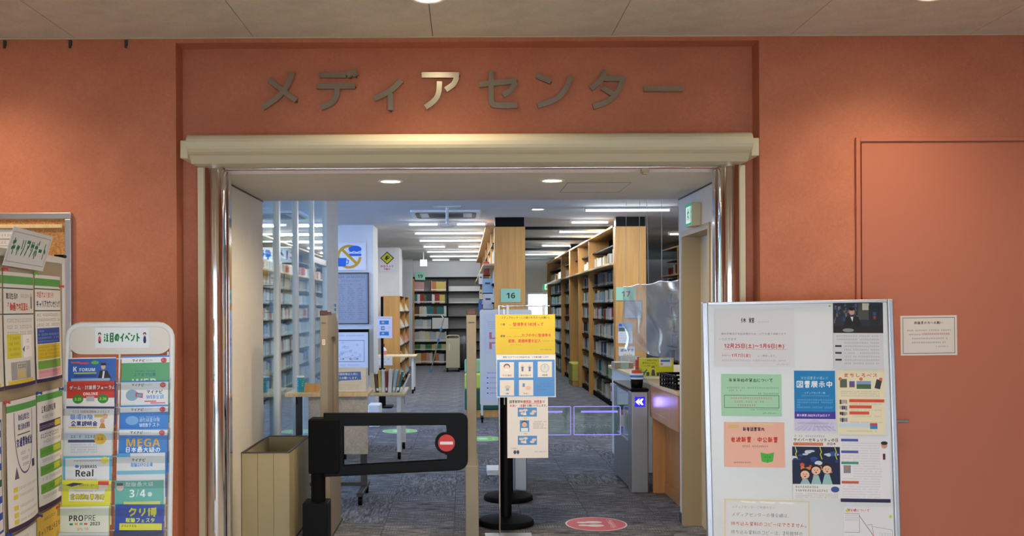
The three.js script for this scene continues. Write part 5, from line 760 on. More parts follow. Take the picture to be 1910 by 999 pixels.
// ---------------------------------------------------------------- notice stand, belt posts, floor stickers
{
  const Z = 6.5, xa = WX(931, 700, Z), t = thing('sign_stand', 'thin chrome notice stand holding a yellow, a blue and a white sheet', 'sign stand', [xa, 0, -Z]);
  const top = WY(980, 570, Z), xb = WX(1031, 600, Z) - xa;
  obj('pole', tube([[0, 0.01, 0], [0, top - 0.06, 0], [0.015, top - 0.015, 0], [0.06, top, 0], [xb - 0.02, top, 0]], 0.006, 50, 8, false, 0.3), MAT.chrome, t);
  obj('base_plate', bx(-0.1, 0.22, 0, 0.01, -0.13, 0.13, 0.004), MAT.steel, t);
  for (const x of [0.06, xb - 0.06]) obj('clip', [bx(x - 0.01, x + 0.01, top - 0.06, top + 0.006, -0.006, 0.008, 0.002)], MAT.steel, t);
  obj('holder_pole', tube([[0.035, top - 0.02, -0.012], [0.035, 0.9, -0.012]], 0.004, 4, 6), MAT.chrome, t);
  const put = (a, b, c, d, mat, name, label, o = {}) => sheet(name, label, 'notice', mat, (c - a) * Z / F, (d - b) * Z / F, [WX((a + c) / 2, (b + d) / 2, Z), WY((a + c) / 2, (b + d) / 2, Z), -Z + (o.dz ?? 0.012)], 0, { t: 0.002, ...o });
  put(924, 586, 1035, 660, print(560, 376, (c, w) => {
    tx(c, 'メディアセンターに入館される方へ(お願い)', w / 2, 18, 25, '#3a3420', { align: 'c', w: 0.09, sx: 0.92 });
    tx(c, '・入館', 22, 82, 23, '#3a3420', { w: 0.11 }); fineprint(c, 126, 92, 60, 12, '#8a7418'); tx(c, '整理券を1枚持って', 166, 74, 38, '#cf3a1c', { w: 0.12, sx: 0.88 }); fineprint(c, 130, 126, 110, 10, '#a88a1c');
    tx(c, '・退館', 22, 192, 23, '#3a3420', { w: 0.11 }); fineprint(c, 104, 202, 140, 11, '#8a7418'); tx(c, 'カゴの中に整理券を', 244, 180, 34, '#cf3a1c', { w: 0.12, sx: 0.92 }); tx(c, '退館、退館時間を記入', 118, 232, 36, '#cf3a1c', { w: 0.12, sx: 0.86 }); fineprint(c, 440, 246, 100, 10, '#8a7418'); fineprint(c, 116, 282, 120, 10, '#a88a1c'); tx(c, 'メディアセンター', 416, 326, 15, '#4a4020', { w: 0.1 });
  }, '#e0c21a', 0.45), 'entry_notice', 'yellow laminated entry notice with red lines on the chrome stand', { dz: 0.016 });
  put(926, 660, 1036, 740, print(560, 408, (c, w, h) => {
    rect(c, '#e9e6de', 0, 0, w, 52); tx(c, '新型コロナウイルス対策のため、ご注意お願いします', w / 2, 18, 19, '#3a3a3a', { align: 'c', w: 0.1, sx: 0.95 });
    rect(c, '#e9e6de', 0, 52, 6, h); rect(c, '#e9e6de', w - 8, 52, 8, h); rect(c, '#e9e6de', 0, h - 8, w, 8);
    for (const [x, y] of [[30, 74], [210, 74], [390, 70], [30, 244], [212, 244]]) rect(c, '#e9dfd0', x, y, 136, 148);
    disc(c, '#2e2622', 98, 116, 30, 26); disc(c, '#ecc4a4', 98, 128, 25, 26); rect(c, '#e8eef2', 78, 136, 40, 24); for (const x of [246, 314]) { rect(c, '#3c5a8a', x - 9, 118, 18, 44); disc(c, '#e0b898', x, 108, 9); wire(c, '#3c5a8a', 5, x - 18, 124, x + 18, 124); } disc(c, '#b8bab8', 458, 132, 42); disc(c, '#d8d8d2', 458, 132, 34); wire(c, '#888', 4, 458, 132, 458, 104); disc(c, '#e2bc98', 104, 310, 26, 18); rect(c, '#78a4d4', 88, 322, 30, 24); disc(c, '#e2bc98', 300, 320, 26, 20); rect(c, '#5a80b0', 246, 276, 22, 34);
    tx(c, 'マスク着用', 98, 192, 18, '#4a4038', { align: 'c', w: 0.1 }); tx(c, '間合を空けて', 278, 192, 17, '#4a4038', { align: 'c', w: 0.1 }); tx(c, '短時間', 458, 190, 17, '#4a4038', { align: 'c', w: 0.1 }); tx(c, '消毒', 98, 364, 17, '#4a4038', { align: 'c', w: 0.1 }); tx(c, '手洗い', 280, 364, 17, '#4a4038', { align: 'c', w: 0.1 });
    for (let i = 0; i < 3; i++) fineprint(c, 386, 272 + i * 28, i < 2 ? 150 : 70, 13, '#1f4f8c');
  }, '#2b82cf', 0.3), 'hygiene_notice', 'blue laminated notice with five picture squares on the chrome stand', { dz: 0.014 });
  put(946, 740, 1022, 853, print(380, 564, (c, w, h) => {
    tx(c, '図書館資料の', 20, 26, 30, '#4a4440', { w: 0.12, sx: 0.86 }); tx(c, '利用前・利用後', 152, 26, 30, '#cf3a2c', { w: 0.13, sx: 0.82 }); tx(c, 'は', 326, 26, 28, '#4a4440', { w: 0.1 }); tx(c, '手洗い・消毒', 22, 64, 29, '#cf3a2c', { w: 0.13, sx: 0.82 }); tx(c, 'をお願いいたします。', 160, 64, 28, '#4a4440', { w: 0.1, sx: 0.8 }); wire(c, '#cf3a2c', 3, 152, 58, 320, 58);
    const hands = (y) => { rect(c, '#3a8ad0', 98, y, 178, 84); for (const [x, q] of [[130, 30], [146, 56], [232, 56], [250, 36], [170, 24]]) disc(c, '#ecd0b8', x, y + q, 22, 12); poly(c, '#e8f2f8', 150, y + 70, 170, y + 30, 180, y + 70); };
    hands(96); rect(c, '#3a8ad0', 118, 214, 86, 106); disc(c, '#2b2320', 160, 240, 26, 22); disc(c, '#e8b898', 160, 254, 24, 24); rect(c, '#e8eef2', 128, 286, 66, 32); hands(358); rect(c, '#e2c83a', 154, 190, 28, 10); rect(c, '#e2c83a', 154, 334, 28, 10);
    for (let i = 0; i < 5; i++) fineprint(c, 240, 222 + i * 15, i % 2 ? 90 : 116, 10, '#6a645e'); tx(c, 'こまめに', 30, 466, 17, '#7a88b4', { w: 0.1 }); disc(c, '#2c2624', 70, 510, 13, 18); disc(c, '#2c2624', 98, 510, 13, 18); tx(c, 'メディアセンター', 252, 500, 14, '#6a645e', { w: 0.1 });
  }, '#eee6dc', 0.35), 'hand_wash_notice', 'white laminated hand washing notice hanging below the blue one on the stand', { dz: 0.012 });
}
for (const [px, py, lab] of [[944, 977, 'black belt post on a round base just behind the notice stand'], [948, 931, 'black belt post on a round base beside the left flap gate cabinet']]) {
  const Z = 2790 / (py - 575), t = thing('belt_post', lab, 'barrier post', [WX(px, py, Z), 0, -Z], 0, 'black belt posts');
  obj('base', lathe([[0.0001, 0.06], [0.06, 0.058], [0.1, 0.05], [0.185, 0.04], [0.198, 0.03], [0.2, 0.004], [0.19, 0], [0.0001, 0]], 40), MAT.blackMatte, t);
  obj('pole', cyl(0.04, 0.04, 0.84, 0, 0.05, 0, 28), MAT.black, t);
  obj('head', [cyl(0.046, 0.046, 0.07, 0, 0.86, 0, 28), cyl(0.04, 0.03, 0.012, 0, 0.93, 0, 28)], MAT.blackMatte, t);
}
function floorSticker(px, py, dia, bg, label, feet) {
  const Z = 2790 / (py - 575), m = obj('floor_sticker', new THREE.CylinderGeometry(dia / 2, dia / 2, 0.002, 48), print(300, 300, (c) => {
    disc(c, '#f2eeee', 150, 150, 150); disc(c, bg, 150, 150, 143);
    if (feet) { fineprint(c, 60, 60, 180, 16, '#f6e4e4'); tx(c, 'ここでお待ちください', 150, 70, 20, '#f8ecec', { align: 'c', w: 0.11 }); for (const s of [-1, 1]) { disc(c, '#f6f0f0', 150 + s * 36, 160, 26, 44); disc(c, '#f6f0f0', 150 + s * 30, 214, 18, 28); } }
    else { for (const s of [-1, 1]) disc(c, '#f0f6ec', 150 + s * 34, 170, 22, 46); fineprint(c, 70, 70, 160, 18, '#eaf4e4'); }
  }, bg));
  m.position.set(WX(px, py, Z), 0.0012, -Z); m.rotation.y = Math.PI / 2 * 0;
  tag(m, label, 'floor sticker', 'round floor stickers');
}
floorSticker(1112, 978, 0.44, '#e2737c', 'round pink floor sticker with two white footprints before the flap gate', true);
floorSticker(746, 803, 0.44, '#86cf74', 'round green floor sticker beside the table legs with casters', false);
floorSticker(905, 818, 0.42, '#86cf74', 'round green floor sticker behind the belt posts', false);
tag(obj('flat_box', bx(WX(908, 885, 9.1), WX(934, 885, 9.1), 0, 0.05, -9.25, -8.95, 0.004), MAT.white), 'flat white box lying on the carpet behind the belt posts', 'box');

// ---------------------------------------------------------------- flap gate
function cabinet(x0, x1, label, display) {
  const t = thing('flap_gate_cabinet', label, 'flap gate', [0, 0, 0], 0, 'flap gate cabinets'), z1 = -8.06, z0 = -9.0;
  obj('front_pillar', bx(x0, x1, 0, 0.85, z1 - 0.16, z1, 0.012), MAT.steel, t);
  obj('rear_pillar', bx(x0, x1, 0, 0.85, z0, z0 + 0.16, 0.012), MAT.steel, t);
  obj('lower_body', bx(x0, x1, 0.03, 0.42, z0 + 0.16, z1 - 0.16), MAT.steel, t);
  obj('side_pane', [bx(x0 + 0.004, x0 + 0.01, 0.42, 0.83, z0 + 0.16, z1 - 0.16), bx(x1 - 0.01, x1 - 0.004, 0.42, 0.83, z0 + 0.16, z1 - 0.16)], MAT.glass, t);
  obj('hinge_post', cyl(0.02, 0.02, 0.42, (x0 + x1) / 2, 0.42, -8.55, 16), MAT.beigeGate, t);
  obj('top', bx(x0 - 0.004, x1 + 0.004, 0.85, 0.875, z0 - 0.004, z1 + 0.004, 0.008), MAT.black, t);
  obj('lower_edge', bx(x0 - 0.002, x1 + 0.002, 0.415, 0.425, z0 + 0.16, z1 - 0.16), MAT.alu, t);
  if (display) {
    const m = print(128, 128, (c) => { poly(c, '#f4f8ff', 8, 64, 50, 24, 66, 24, 46, 48, 60, 48, 84, 24, 112, 24, 86, 64, 112, 104, 84, 104, 60, 80, 46, 80, 66, 104, 50, 104); }, '#2a1fe0');
    m.emissive = new THREE.Color(1, 1, 1); m.emissiveMap = m.map; m.emissiveIntensity = 0.9;
    const d = obj('arrow_display', sheetGeo(0.085, 0.085, 0.003), m, t); d.position.set((x0 + x1) / 2, 0.765, z1 + 0.0015);
    const l = new THREE.RectAreaLight(new THREE.Color(0.26, 0.2, 1), 13, 0.08, 0.08); l.position.set((x0 + x1) / 2, 0.765, z1 + 0.006); l.rotation.y = Math.PI; t.add(l);
  }
}
cabinet(1.39, 1.535, 'steel flap gate cabinet with a blue arrow display beside the counter', true);
cabinet(0.41, 0.52, 'steel flap gate cabinet behind the notice stand', false);
for (const [x0, x1, lab] of [[0.545, 0.935, 'glass gate flap with violet lit edges behind the notice stand'], [0.97, 1.375, 'glass gate flap with violet lit edges hinged at the arrow display cabinet']]) {
  const z = -8.55, y0 = 0.43, y1 = 0.675, t = thing('gate_flap', lab, 'gate flap', [0, 0, 0], 0, 'glass gate flaps');
  obj('pane', bx(x0, x1, y0, y1, z - 0.005, z + 0.005), MAT.glass, t);
  const e = obj('lit_edge', [bx(x0, x1, y1, y1 + 0.005, z - 0.005, z + 0.005), bx(x0, x1, y0 - 0.005, y0, z - 0.005, z + 0.005), bx(x0 - 0.005, x0, y0, y1, z - 0.005, z + 0.005), bx(x1, x1 + 0.005, y0, y1, z - 0.005, z + 0.005)], MAT.violetGlow, t); e.userData.label = 'violet glowing edge';
  obj('hinge', x0 < 0.9 ? bx(0.465, x0, 0.5, 0.6, z - 0.008, z + 0.008) : bx(x1, 1.4625, 0.5, 0.6, z - 0.008, z + 0.008), MAT.steel, t);
  obj('painted_led_reflection', bx(x0 + (x0 < 0.9 ? 0.02 : 0.06), x1 - (x0 < 0.9 ? 0.07 : 0.02), y1 - 0.05, y1 - 0.035, z + 0.005, z + 0.007), MAT.violetGlow, t);  // glowing strip painted in for the reflection of an LED line
}

// ---------------------------------------------------------------- counter and what stands on it
{
  const t = thing('service_counter', 'wooden service counter with a glossy front apron beyond the right passage cheek', 'counter');
  obj('worktop', bx(1.545, 2.35, 0.905, 0.935, -10.4, -7.02, 0.006), MAT.woodLight, t);
  obj('apron', bx(1.55, 1.575, 0.64, 0.905, -8.08, -7.02, 0.003), MAT.woodCounter, t);
  obj('apron_groove', bx(1.5485, 1.55, 0.69, 0.694, -8.0, -7.05), MAT.woodCounter, t);
  obj('base', bx(1.68, 1.7, 0.0, 0.905, -8.08, -7.02), MAT.woodCounter, t);
  obj('plinth', bx(1.672, 1.68, 0, 0.1, -8.08, -7.02), MAT.woodCounter, t);
  obj('side_panel', bx(1.575, 2.3, 0, 0.905, -8.1, -8.08), MAT.woodCounter, t);
  obj('rear_section', bx(1.58, 2.3, 0.0, 0.905, -10.35, -9.05, 0.004), MAT.whiteSatin, t);
}
{ // black basket at the counter edge
  const t = thing('ticket_basket', 'black plastic basket with square holes at the counter edge', 'basket', [1.71, 0.935, -7.4], 0.1);
  const bars = [], w = 0.15, d = 0.2, h = 0.1;
  const wall = (x0, z0, x1, z1, n) => { const dx = x1 - x0, dz = z1 - z0; for (let i = 0; i <= n; i++) { const x = x0 + dx * i / n, z = z0 + dz * i / n; bars.push(bx(x - 0.006, x + 0.006, 0, h, z - 0.006, z + 0.006)); } for (const y of [0.008, h * 0.36, h * 0.68, h - 0.006]) bars.push(bx(Math.min(x0, x1) - 0.004, Math.max(x0, x1) + 0.004, y - 0.007, y + 0.007, Math.min(z0, z1) - 0.004, Math.max(z0, z1) + 0.004)); };
  wall(-w, -d, w, -d, 5); wall(-w, d, w, d, 5); wall(-w, -d, -w, d, 6); wall(w, -d, w, d, 6);
  obj('basket_wall', bars, MAT.black, t); obj('bottom', bx(-w, w, 0.001, 0.006, -d, d), MAT.black, t); obj('rim', [bx(-w - 0.01, w + 0.01, h, h + 0.008, -d - 0.01, -d + 0.006, 0.003), bx(-w - 0.01, w + 0.01, h, h + 0.008, d - 0.006, d + 0.01, 0.003), bx(-w - 0.01, -w + 0.006, h, h + 0.008, -d, d, 0.003), bx(w - 0.006, w + 0.01, h, h + 0.008, -d, d, 0.003)], MAT.black, t);
  for (let i = 0; i < 4; i++) { const k = obj('numbered_ticket', bx(-0.04, 0.04, 0.012 + i * 0.005, 0.015 + i * 0.005, -0.03, 0.03), MAT.white); k.position.set(1.68 + rr(-0.04, 0.04), 0.935, -7.4 + rr(-0.1, 0.1)); k.rotation.y = rr(0, 3); tag(k, 'white ticket card lying in the black basket', 'ticket', 'tickets in the black basket'); }
}
{ // yellow upright sign on the counter
  const Z = 8.35, x0 = WX(1192, 700, Z), x1 = WX(1256, 700, Z), y1 = WY(1224, 667, Z), w = x1 - x0, h = y1 - 0.935;
  const m = sheet('counter_sign', 'yellow acrylic sign with a standing figure on the counter', 'sign', print(400, 280, (c, w, h) => {
    rect(c, '#e8e8e2', 0, 0, w, 8); rect(c, '#e8e8e2', 0, h - 26, w, 26); tx(c, 'ご利用の方は', 70, 22, 26, '#5a6a1c', { w: 0.1, sx: 0.9 }); tx(c, '番号を記入の上', 40, 56, 25, '#5a6a1c', { w: 0.1, sx: 0.9 }); tx(c, 'ここにお出しください', 24, 92, 24, '#5a6a1c', { w: 0.1, sx: 0.86 }); rect(c, '#e9eef0', 236, 14, 140, 100); rect(c, '#4a80c0', 250, 24, 110, 30); disc(c, '#e0a090', 262, 84, 18); poly(c, '#2c6a8a', 6, 240, 60, 170, 50, 200, 90, 150, 100, 160, 64, 212, 70, 222); disc(c, '#3a2c26', 164, 130, 18, 16); disc(c, '#e8c0a0', 164, 140, 14, 14); poly(c, '#4a4a5a', 140, 240, 150, 158, 178, 158, 190, 240); rect(c, '#4a4a5a', 86, 190, 34, 50); rect(c, '#4a4a5a', 204, 196, 30, 46);
  }, '#d3d62e', 0.25), w, h, [(x0 + x1) / 2, 0.935 + h / 2, -Z], -0.06, { t: 0.004 });
}
{
  // the tub stands on the arrow display cabinet
  const t = thing('hand_gel_tub', 'black tub with blue and white band and red lid on the arrow display cabinet', 'tub', [1.463, 0.875, -8.2]);
  obj('tub', lathe([[0.0001, 0], [0.048, 0], [0.054, 0.07], [0.0001, 0.07]], 24), MAT.black, t); obj('band', lathe([[0.0545, 0.07], [0.056, 0.12], [0.0001, 0.12]], 24), MAT.white, t); obj('stripe', lathe([[0.0562, 0.085], [0.0572, 0.105]], 24), std(lin(60, 130, 200), 0.5), t); obj('lid', lathe([[0.045, 0.12], [0.042, 0.145], [0.0001, 0.148]], 24), std(lin(206, 80, 56), 0.5), t);
  const c2 = thing('red_bottle', 'red squared bottle standing behind the yellow counter sign', 'bottle', [WX(1191, 690, 9.4), 0.935, -9.4]);
  obj('body', [bx(-0.03, 0.03, 0, 0.11, -0.03, 0.03, 0.008), cyl(0.012, 0.012, 0.025, 0, 0.11, 0, 12)], std(lin(206, 76, 50), 0.5), c2);
  const b3 = thing('cardboard_tray', 'low beige cardboard tray with a pale green front on the far counter', 'tray', [WX(1160, 690, 9.9), 0.935, -9.9]);
  obj('tray', [bx(-0.09, 0.1, 0, 0.06, -0.12, 0.12, 0.003)], MAT.beigeGate, b3); obj('label', bx(-0.03, 0.05, 0.004, 0.056, 0.12, 0.122), std(lin(176, 205, 196), 0.7), b3);
  const b4 = thing('document_stand', 'grey translucent sloped document stand on the far counter', 'stand', [WX(1174, 680, 10.2), 0.935, -10.2]);
  obj('panel', bx(-0.11, 0.11, 0, 0.11, -0.01, 0.004, 0.002), std(lin(186, 192, 196), 0.4), b4).rotation.x = -0.3; obj('sheet', sheetGeo(0.19, 0.09, 0.001), print(128, 64, (c) => { for (let i = 0; i < 4; i++) fineprint(c, 8, 6 + i * 14, 110, 9, '#888'); }, '#dfe2e4'), b4).position.set(0, 0.055, 0.006);
  obj('support', bx(-0.1, 0.1, 0, 0.008, -0.09, 0.0), std(lin(186, 192, 196), 0.4), b4);
}
// ---------------------------------------------------------------- clear vinyl screen hanging over the counter
{
  const x = 1.7, z0 = -10.3, z1 = -7.3, top = 1.78, t = thing('vinyl_curtain', 'clear wrinkled vinyl screen hung on strings above the counter', 'vinyl screen');
  const nx = 70, ny = 28, pos = [], uv = [], idx = [];
  for (let j = 0; j <= ny; j++) for (let i = 0; i <= nx; i++) {
    const u = i / nx, v = j / ny, gather = 1 - 0.16 * v * (1 - u), zz = z1 + (z0 - z1) * u * gather;
    const sag = 0.02 * Math.abs(Math.sin(u * 9)) * (1 - v), fold = Math.sin(u * 22 + v * 5) * 0.011 * (0.35 + v) + Math.sin(u * 13 - v * 9 + 2) * 0.02 * v + Math.sin((u + v * 0.6) * 40) * 0.0016 + Math.sin(u * 9 + v * 14) * 0.006;
    pos.push(x + fold, top - sag - v * 0.66, zz); uv.push(u, v);
  }
  for (let j = 0; j < ny; j++) for (let i = 0; i < nx; i++) { const a = j * (nx + 1) + i; idx.push(a, a + 1, a + nx + 1, a + 1, a + nx + 2, a + nx + 1); }
  const g = new THREE.BufferGeometry(); g.setAttribute('position', new THREE.Float32BufferAttribute(pos, 3)); g.setAttribute('uv', new THREE.Float32BufferAttribute(uv, 2)); g.setIndex(idx); g.computeVertexNormals();
  obj('film', g, MAT.vinyl, t);
  obj('hem', tube(Array.from({ length: 12 }, (_, i) => [x, top - 0.02 * Math.abs(Math.sin(i / 11 * 9)), z1 + (z0 - z1) * i / 11]), 0.006, 60, 6), MAT.vinyl, t);
  for (const [za, zb] of [[-10.15, -10.1], [-9.4, -9.3], [-8.9, -9.0], [-8.3, -8.3], [-7.6, -7.7]]) obj('string', tube([[x, top - 0.01, za], [x, LIB_H, zb]], 0.0022, 2, 5), MAT.rope, t);
}
// ---------------------------------------------------------------- reading tables near the glazed partition
function casterLegs(t, pts, h, mat) {
  for (const [x, z] of pts) { const l = obj('leg', bx(x - 0.022, x + 0.022, 0.075, h, z - 0.022, z + 0.022, 0.004), mat, t); obj('caster', [new THREE.CylinderGeometry(0.034, 0.034, 0.03, 18).rotateZ(Math.PI / 2).translate(x, 0.035, z), bx(x - 0.014, x + 0.014, 0.05, 0.08, z - 0.014, z + 0.014)], MAT.black, l); }
}
{ // table A: sloped feet on casters, grey modesty cloth, against the partition
  const t = thing('registration_table', 'pale wood table with a grey hanging panel beside the glazed partition', 'table', [0, 0, 0]), y = WY(660, 731, 7.75);
  obj('top', bx(-1.43, -0.77, y - 0.03, y, -8.15, -7.68, 0.005), MAT.woodLight, t);
  obj('edge_band', bx(-1.43, -0.77, y - 0.028, y - 0.002, -7.68, -7.677), MAT.woodLight, t);
  obj('hanging_panel', bx(-1.25, -0.775, 0.39, y - 0.035, -7.73, -7.715, 0.002), MAT.felt, t);
  for (const x of [-1.36, -0.83]) { obj('column', bx(x - 0.025, x + 0.025, 0.1, y - 0.03, -7.95, -7.9, 0.005), MAT.darkGrey, t); const f = obj('foot', bx(x - 0.025, x + 0.025, 0.07, 0.1, -8.18, -7.6, 0.006), MAT.darkGrey, t); for (const z of [-8.14, -7.64]) obj('caster', new THREE.CylinderGeometry(0.032, 0.032, 0.03, 18).rotateZ(Math.PI / 2).translate(x, 0.033, z), MAT.black, f); }
  obj('cross_bar', bx(-1.36, -0.83, 0.1, 0.13, -7.94, -7.91, 0.004), MAT.darkGrey, t);
  const X = (px, Z = 7.75) => WX(px, 720, Z);
  const s = thing('register_box', 'white cardboard box with a blue speech bubble label on the registration table', 'box', [(X(625) + X(682)) / 2, y, -7.84]), hw = (X(682) - X(625)) / 2, h = WY(650, 687, 7.75) - y;
  obj('carton', bx(-hw, hw, 0, h, -0.12, 0.06, 0.002), MAT.paper, s);
  const f = obj('front_print', sheetGeo(2 * hw - 0.004, h - 0.004, 0.001), print(360, 270, (c, w) => { poly(c, '#4a78c4', 0, 42, 300, 36, 306, 130, 60, 140, 0, 170); tx(c, '退館時間記入用に', 16, 48, 32, '#e8eef8', { w: 0.11, sx: 1.0 }); tx(c, '記入お願いします。', 10, 92, 34, '#f0f4fa', { w: 0.12, sx: 0.9 }); for (let i = 0; i < 3; i++) fineprint(c, 20, 190 + i * 22, 260, 9, '#9a948a'); }, '#dcd7cc'), s); f.position.set(0, h / 2, 0.0608);
  const b = thing('tissue_can', 'teal cylinder wipe canister on the registration table', 'canister', [X(559), y, -7.8]); obj('body', cyl(0.03, 0.03, 0.118, 0, 0, 0, 24), std(lin(52, 160, 170), 0.4), b); obj('lid', cyl(0.031, 0.028, 0.012, 0, 0.118, 0, 24), MAT.white, b); obj('label', lathe([[0.0304, 0.02], [0.0304, 0.1]], 24), print(64, 64, (c) => { for (let i = 0; i < 4; i++) fineprint(c, 4, 6 + i * 14, 56, 9, '#d8f0f0'); }, '#2c98a8'), b);
  const k = thing('wooden_box', 'small open wooden box beside the teal canister', 'box', [X(579), y, -7.85]); obj('box', [bx(-0.055, 0.055, 0, 0.06, 0.03, 0.036), bx(-0.055, 0.055, 0, 0.06, -0.04, -0.034), bx(-0.055, -0.049, 0, 0.06, -0.034, 0.03), bx(0.049, 0.055, 0, 0.06, -0.034, 0.03), bx(-0.049, 0.049, 0, 0.006, -0.034, 0.03)], MAT.wood, k);
  const cl = thing('bag_hook', 'small black hook hanging from the registration table edge', 'hook', [X(555), y - 0.03, -7.69]); obj('hook', tube([[0, 0.0, 0], [0.004, -0.03, 0], [0.008, -0.05, 0.004], [0, -0.055, 0.01]], 0.006, 16, 6), MAT.black, cl);
}
function table(name, label, x0, x1, z0, z1, y) {
  const t = thing(name, label, 'table');
  obj('top', bx(x0, x1, y - 0.026, y, z0, z1, 0.006), MAT.woodLight, t);
  casterLegs(t, [[x0 + 0.06, z0 + 0.06], [x1 - 0.06, z0 + 0.06], [x0 + 0.06, z1 - 0.06], [x1 - 0.06, z1 - 0.06]], y - 0.026, MAT.whiteSatin);
  return t;
}
const tbY = WY(720, 733, 9.95);
table('book_table', 'pale wood table on white caster legs carrying a short row of books', -1.3, WX(755, 733, 9.95), -10.75, -9.9, tbY);
table('sanitizer_table', 'pale wood caster table with a sanitizer bottle before the magazine racks', -1.62, WX(776, 663, 17.7), -18.3, -17.6, WY(740, 663, 17.7));
{ // hand sanitizer, hanging paper
  const y = WY(740, 663, 17.7), t = thing('sanitizer_bottle', 'white pump bottle with a pink round label on the caster table', 'bottle', [WX(716, 650, 17.75), y, -17.75]);
  obj('body', lathe([[0.0001, 0], [0.05, 0], [0.052, 0.1], [0.03, 0.14], [0.018, 0.15], [0.018, 0.16], [0.0001, 0.16]], 20), MAT.white, t); obj('label', lathe([[0.0528, 0.02], [0.0536, 0.09]], 20), std(lin(230, 130, 140), 0.6), t);
  obj('pump', [cyl(0.012, 0.012, 0.05, 0, 0.16, 0, 12), bx(-0.015, 0.015, 0.2, 0.22, -0.01, 0.06, 0.004), cyl(0.02, 0.02, 0.012, 0, 0.16, 0, 12)], std(lin(150, 40, 50), 0.5), t);
  sheet('table_paper', 'white paper hanging from the edge of the caster table', 'paper', print(128, 80, (c) => { fineprint(c, 12, 20, 90, 10, '#888'); fineprint(c, 30, 46, 40, 10, '#888'); }, '#e2e4ec'), (732 - 703) * 17.6 / F, (680 - 663) * 17.6 / F, [WX(717.5, 671, 17.58), WY(717.5, 672.5, 17.58), -17.585]);
  sheet('blue_tape', 'strip of blue tape with an orange note at the end of the book table', 'tape', print(64, 128, (c) => { rect(c, '#e2a484', 10, 40, 44, 40); }, '#4a80d8'), 0.09, 0.13, [WX(754, 733, 10.2), tbY - 0.08, -10.3], Math.PI / 2, { t: 0.002 });
}
{ // black stand with a poster in front of the racks
  const Z = 15.2, t = thing('poster_stand', 'black pole stand with a hand washing poster before the magazine racks', 'sign stand', [WX(713, 650, Z), 0, -Z]);
  obj('pole', bx(-0.02, 0.02, 0.03, WY(713, 553, Z), -0.02, 0.02, 0.003), MAT.black, t); obj('base', [bx(-0.16, 0.16, 0, 0.03, -0.16, 0.16, 0.01), bx(-0.05, 0.05, 0.03, 0.62, -0.05, 0.05, 0.01)], MAT.black, t);
  const p = obj('poster', sheetGeo(0.24, 0.34, 0.002), print(150, 212, (c, w) => { fineprint(c, 12, 10, 126, 11, '#c86a60'); for (const y of [40, 96, 148]) { rect(c, '#3a8ad0', y === 96 ? 40 : 26, y, y === 96 ? 36 : 90, 38); disc(c, '#e8ccb4', 60, y + 18, 14, 9); if (y === 96) fineprint(c, 86, y + 10, 44, 8, '#999'); } }, '#e8e6f0'), t); p.position.set(0.04, WY(716, 610, Z), 0.024);
}
tag(obj('waste_bin', [bx(WX(686, 750, 12.6), WX(709, 750, 12.6), 0.12, 0.3, -12.9, -12.6, 0.02), bx(WX(688, 750, 12.6), WX(707, 750, 12.6), 0, 0.12, -12.86, -12.64, 0.01)], MAT.white), 'low white machine with rounded top under the book table', 'machine');

// ---------------------------------------------------------------- signs on the piers and columns
sheet('no_food_sign', 'white sign of a crossed out burger and cup on the first pier', 'sign', print(300, 268, (c, w, h) => {
  c.strokeStyle = '#d8a626'; c.lineWidth = 26; c.beginPath(); c.arc(140, 136, 104, 0, 7); c.stroke(); rect(c, '#ececf2', 130, 60, 140, 80); disc(c, '#2f6fd6', 196, 62, 62, 34); rect(c, '#2f6fd6', 136, 82, 122, 14); rect(c, '#2f6fd6', 140, 106, 116, 24); wire(c, '#ececf2', 8, 136, 86, 160, 96, 186, 84, 214, 96, 240, 84, 260, 92);
  poly(c, '#2f6fd6', 28, 148, 116, 148, 108, 232, 38, 232); wire(c, '#2f6fd6', 9, 116, 168, 134, 172, 128, 206, 110, 206); wire(c, '#d8a626', 26, 70, 62, 214, 206);
}, '#ececf2'), (683 - 624) * 15.28 / F, (504 - 453) * 15.28 / F, [WX(653, 478, 15.28), WY(653, 478, 15.28), -15.292], 0, { t: 0.006 });
{
  const Z = 15.28, x0 = WX(622, 560, Z), x1 = WX(688, 560, Z), y1 = WY(655, 508, Z), y0 = WY(655, 604, Z), t = thing('grey_notice_board', 'grey framed list board on the first pier', 'notice board');
  obj('frame', [bx(x0, x1, y1 - 0.014, y1, -15.3, -15.27), bx(x0, x1, y0, y0 + 0.014, -15.3, -15.27), bx(x1 - 0.014, x1, y0, y1, -15.3, -15.27), bx(x0, x0 + 0.014, y0, y1, -15.3, -15.27)], MAT.darkGrey, t);
  const f = obj('list', sheetGeo(x1 - x0 - 0.028, y1 - y0 - 0.028, 0.01), print(256, 370, (c) => { fineprint(c, 30, 18, 190, 15, '#5a6476'); fineprint(c, 40, 50, 160, 10, '#747c8c'); for (const x of [30, 100, 178]) for (let i = 0; i < 17; i++) fineprint(c, x, 78 + i * 16, rr(24, 56), 9, '#6a7284', 0.8); }, '#a2a8b4'), t); f.position.set((x0 + x1) / 2, (y0 + y1) / 2, -15.29);
}
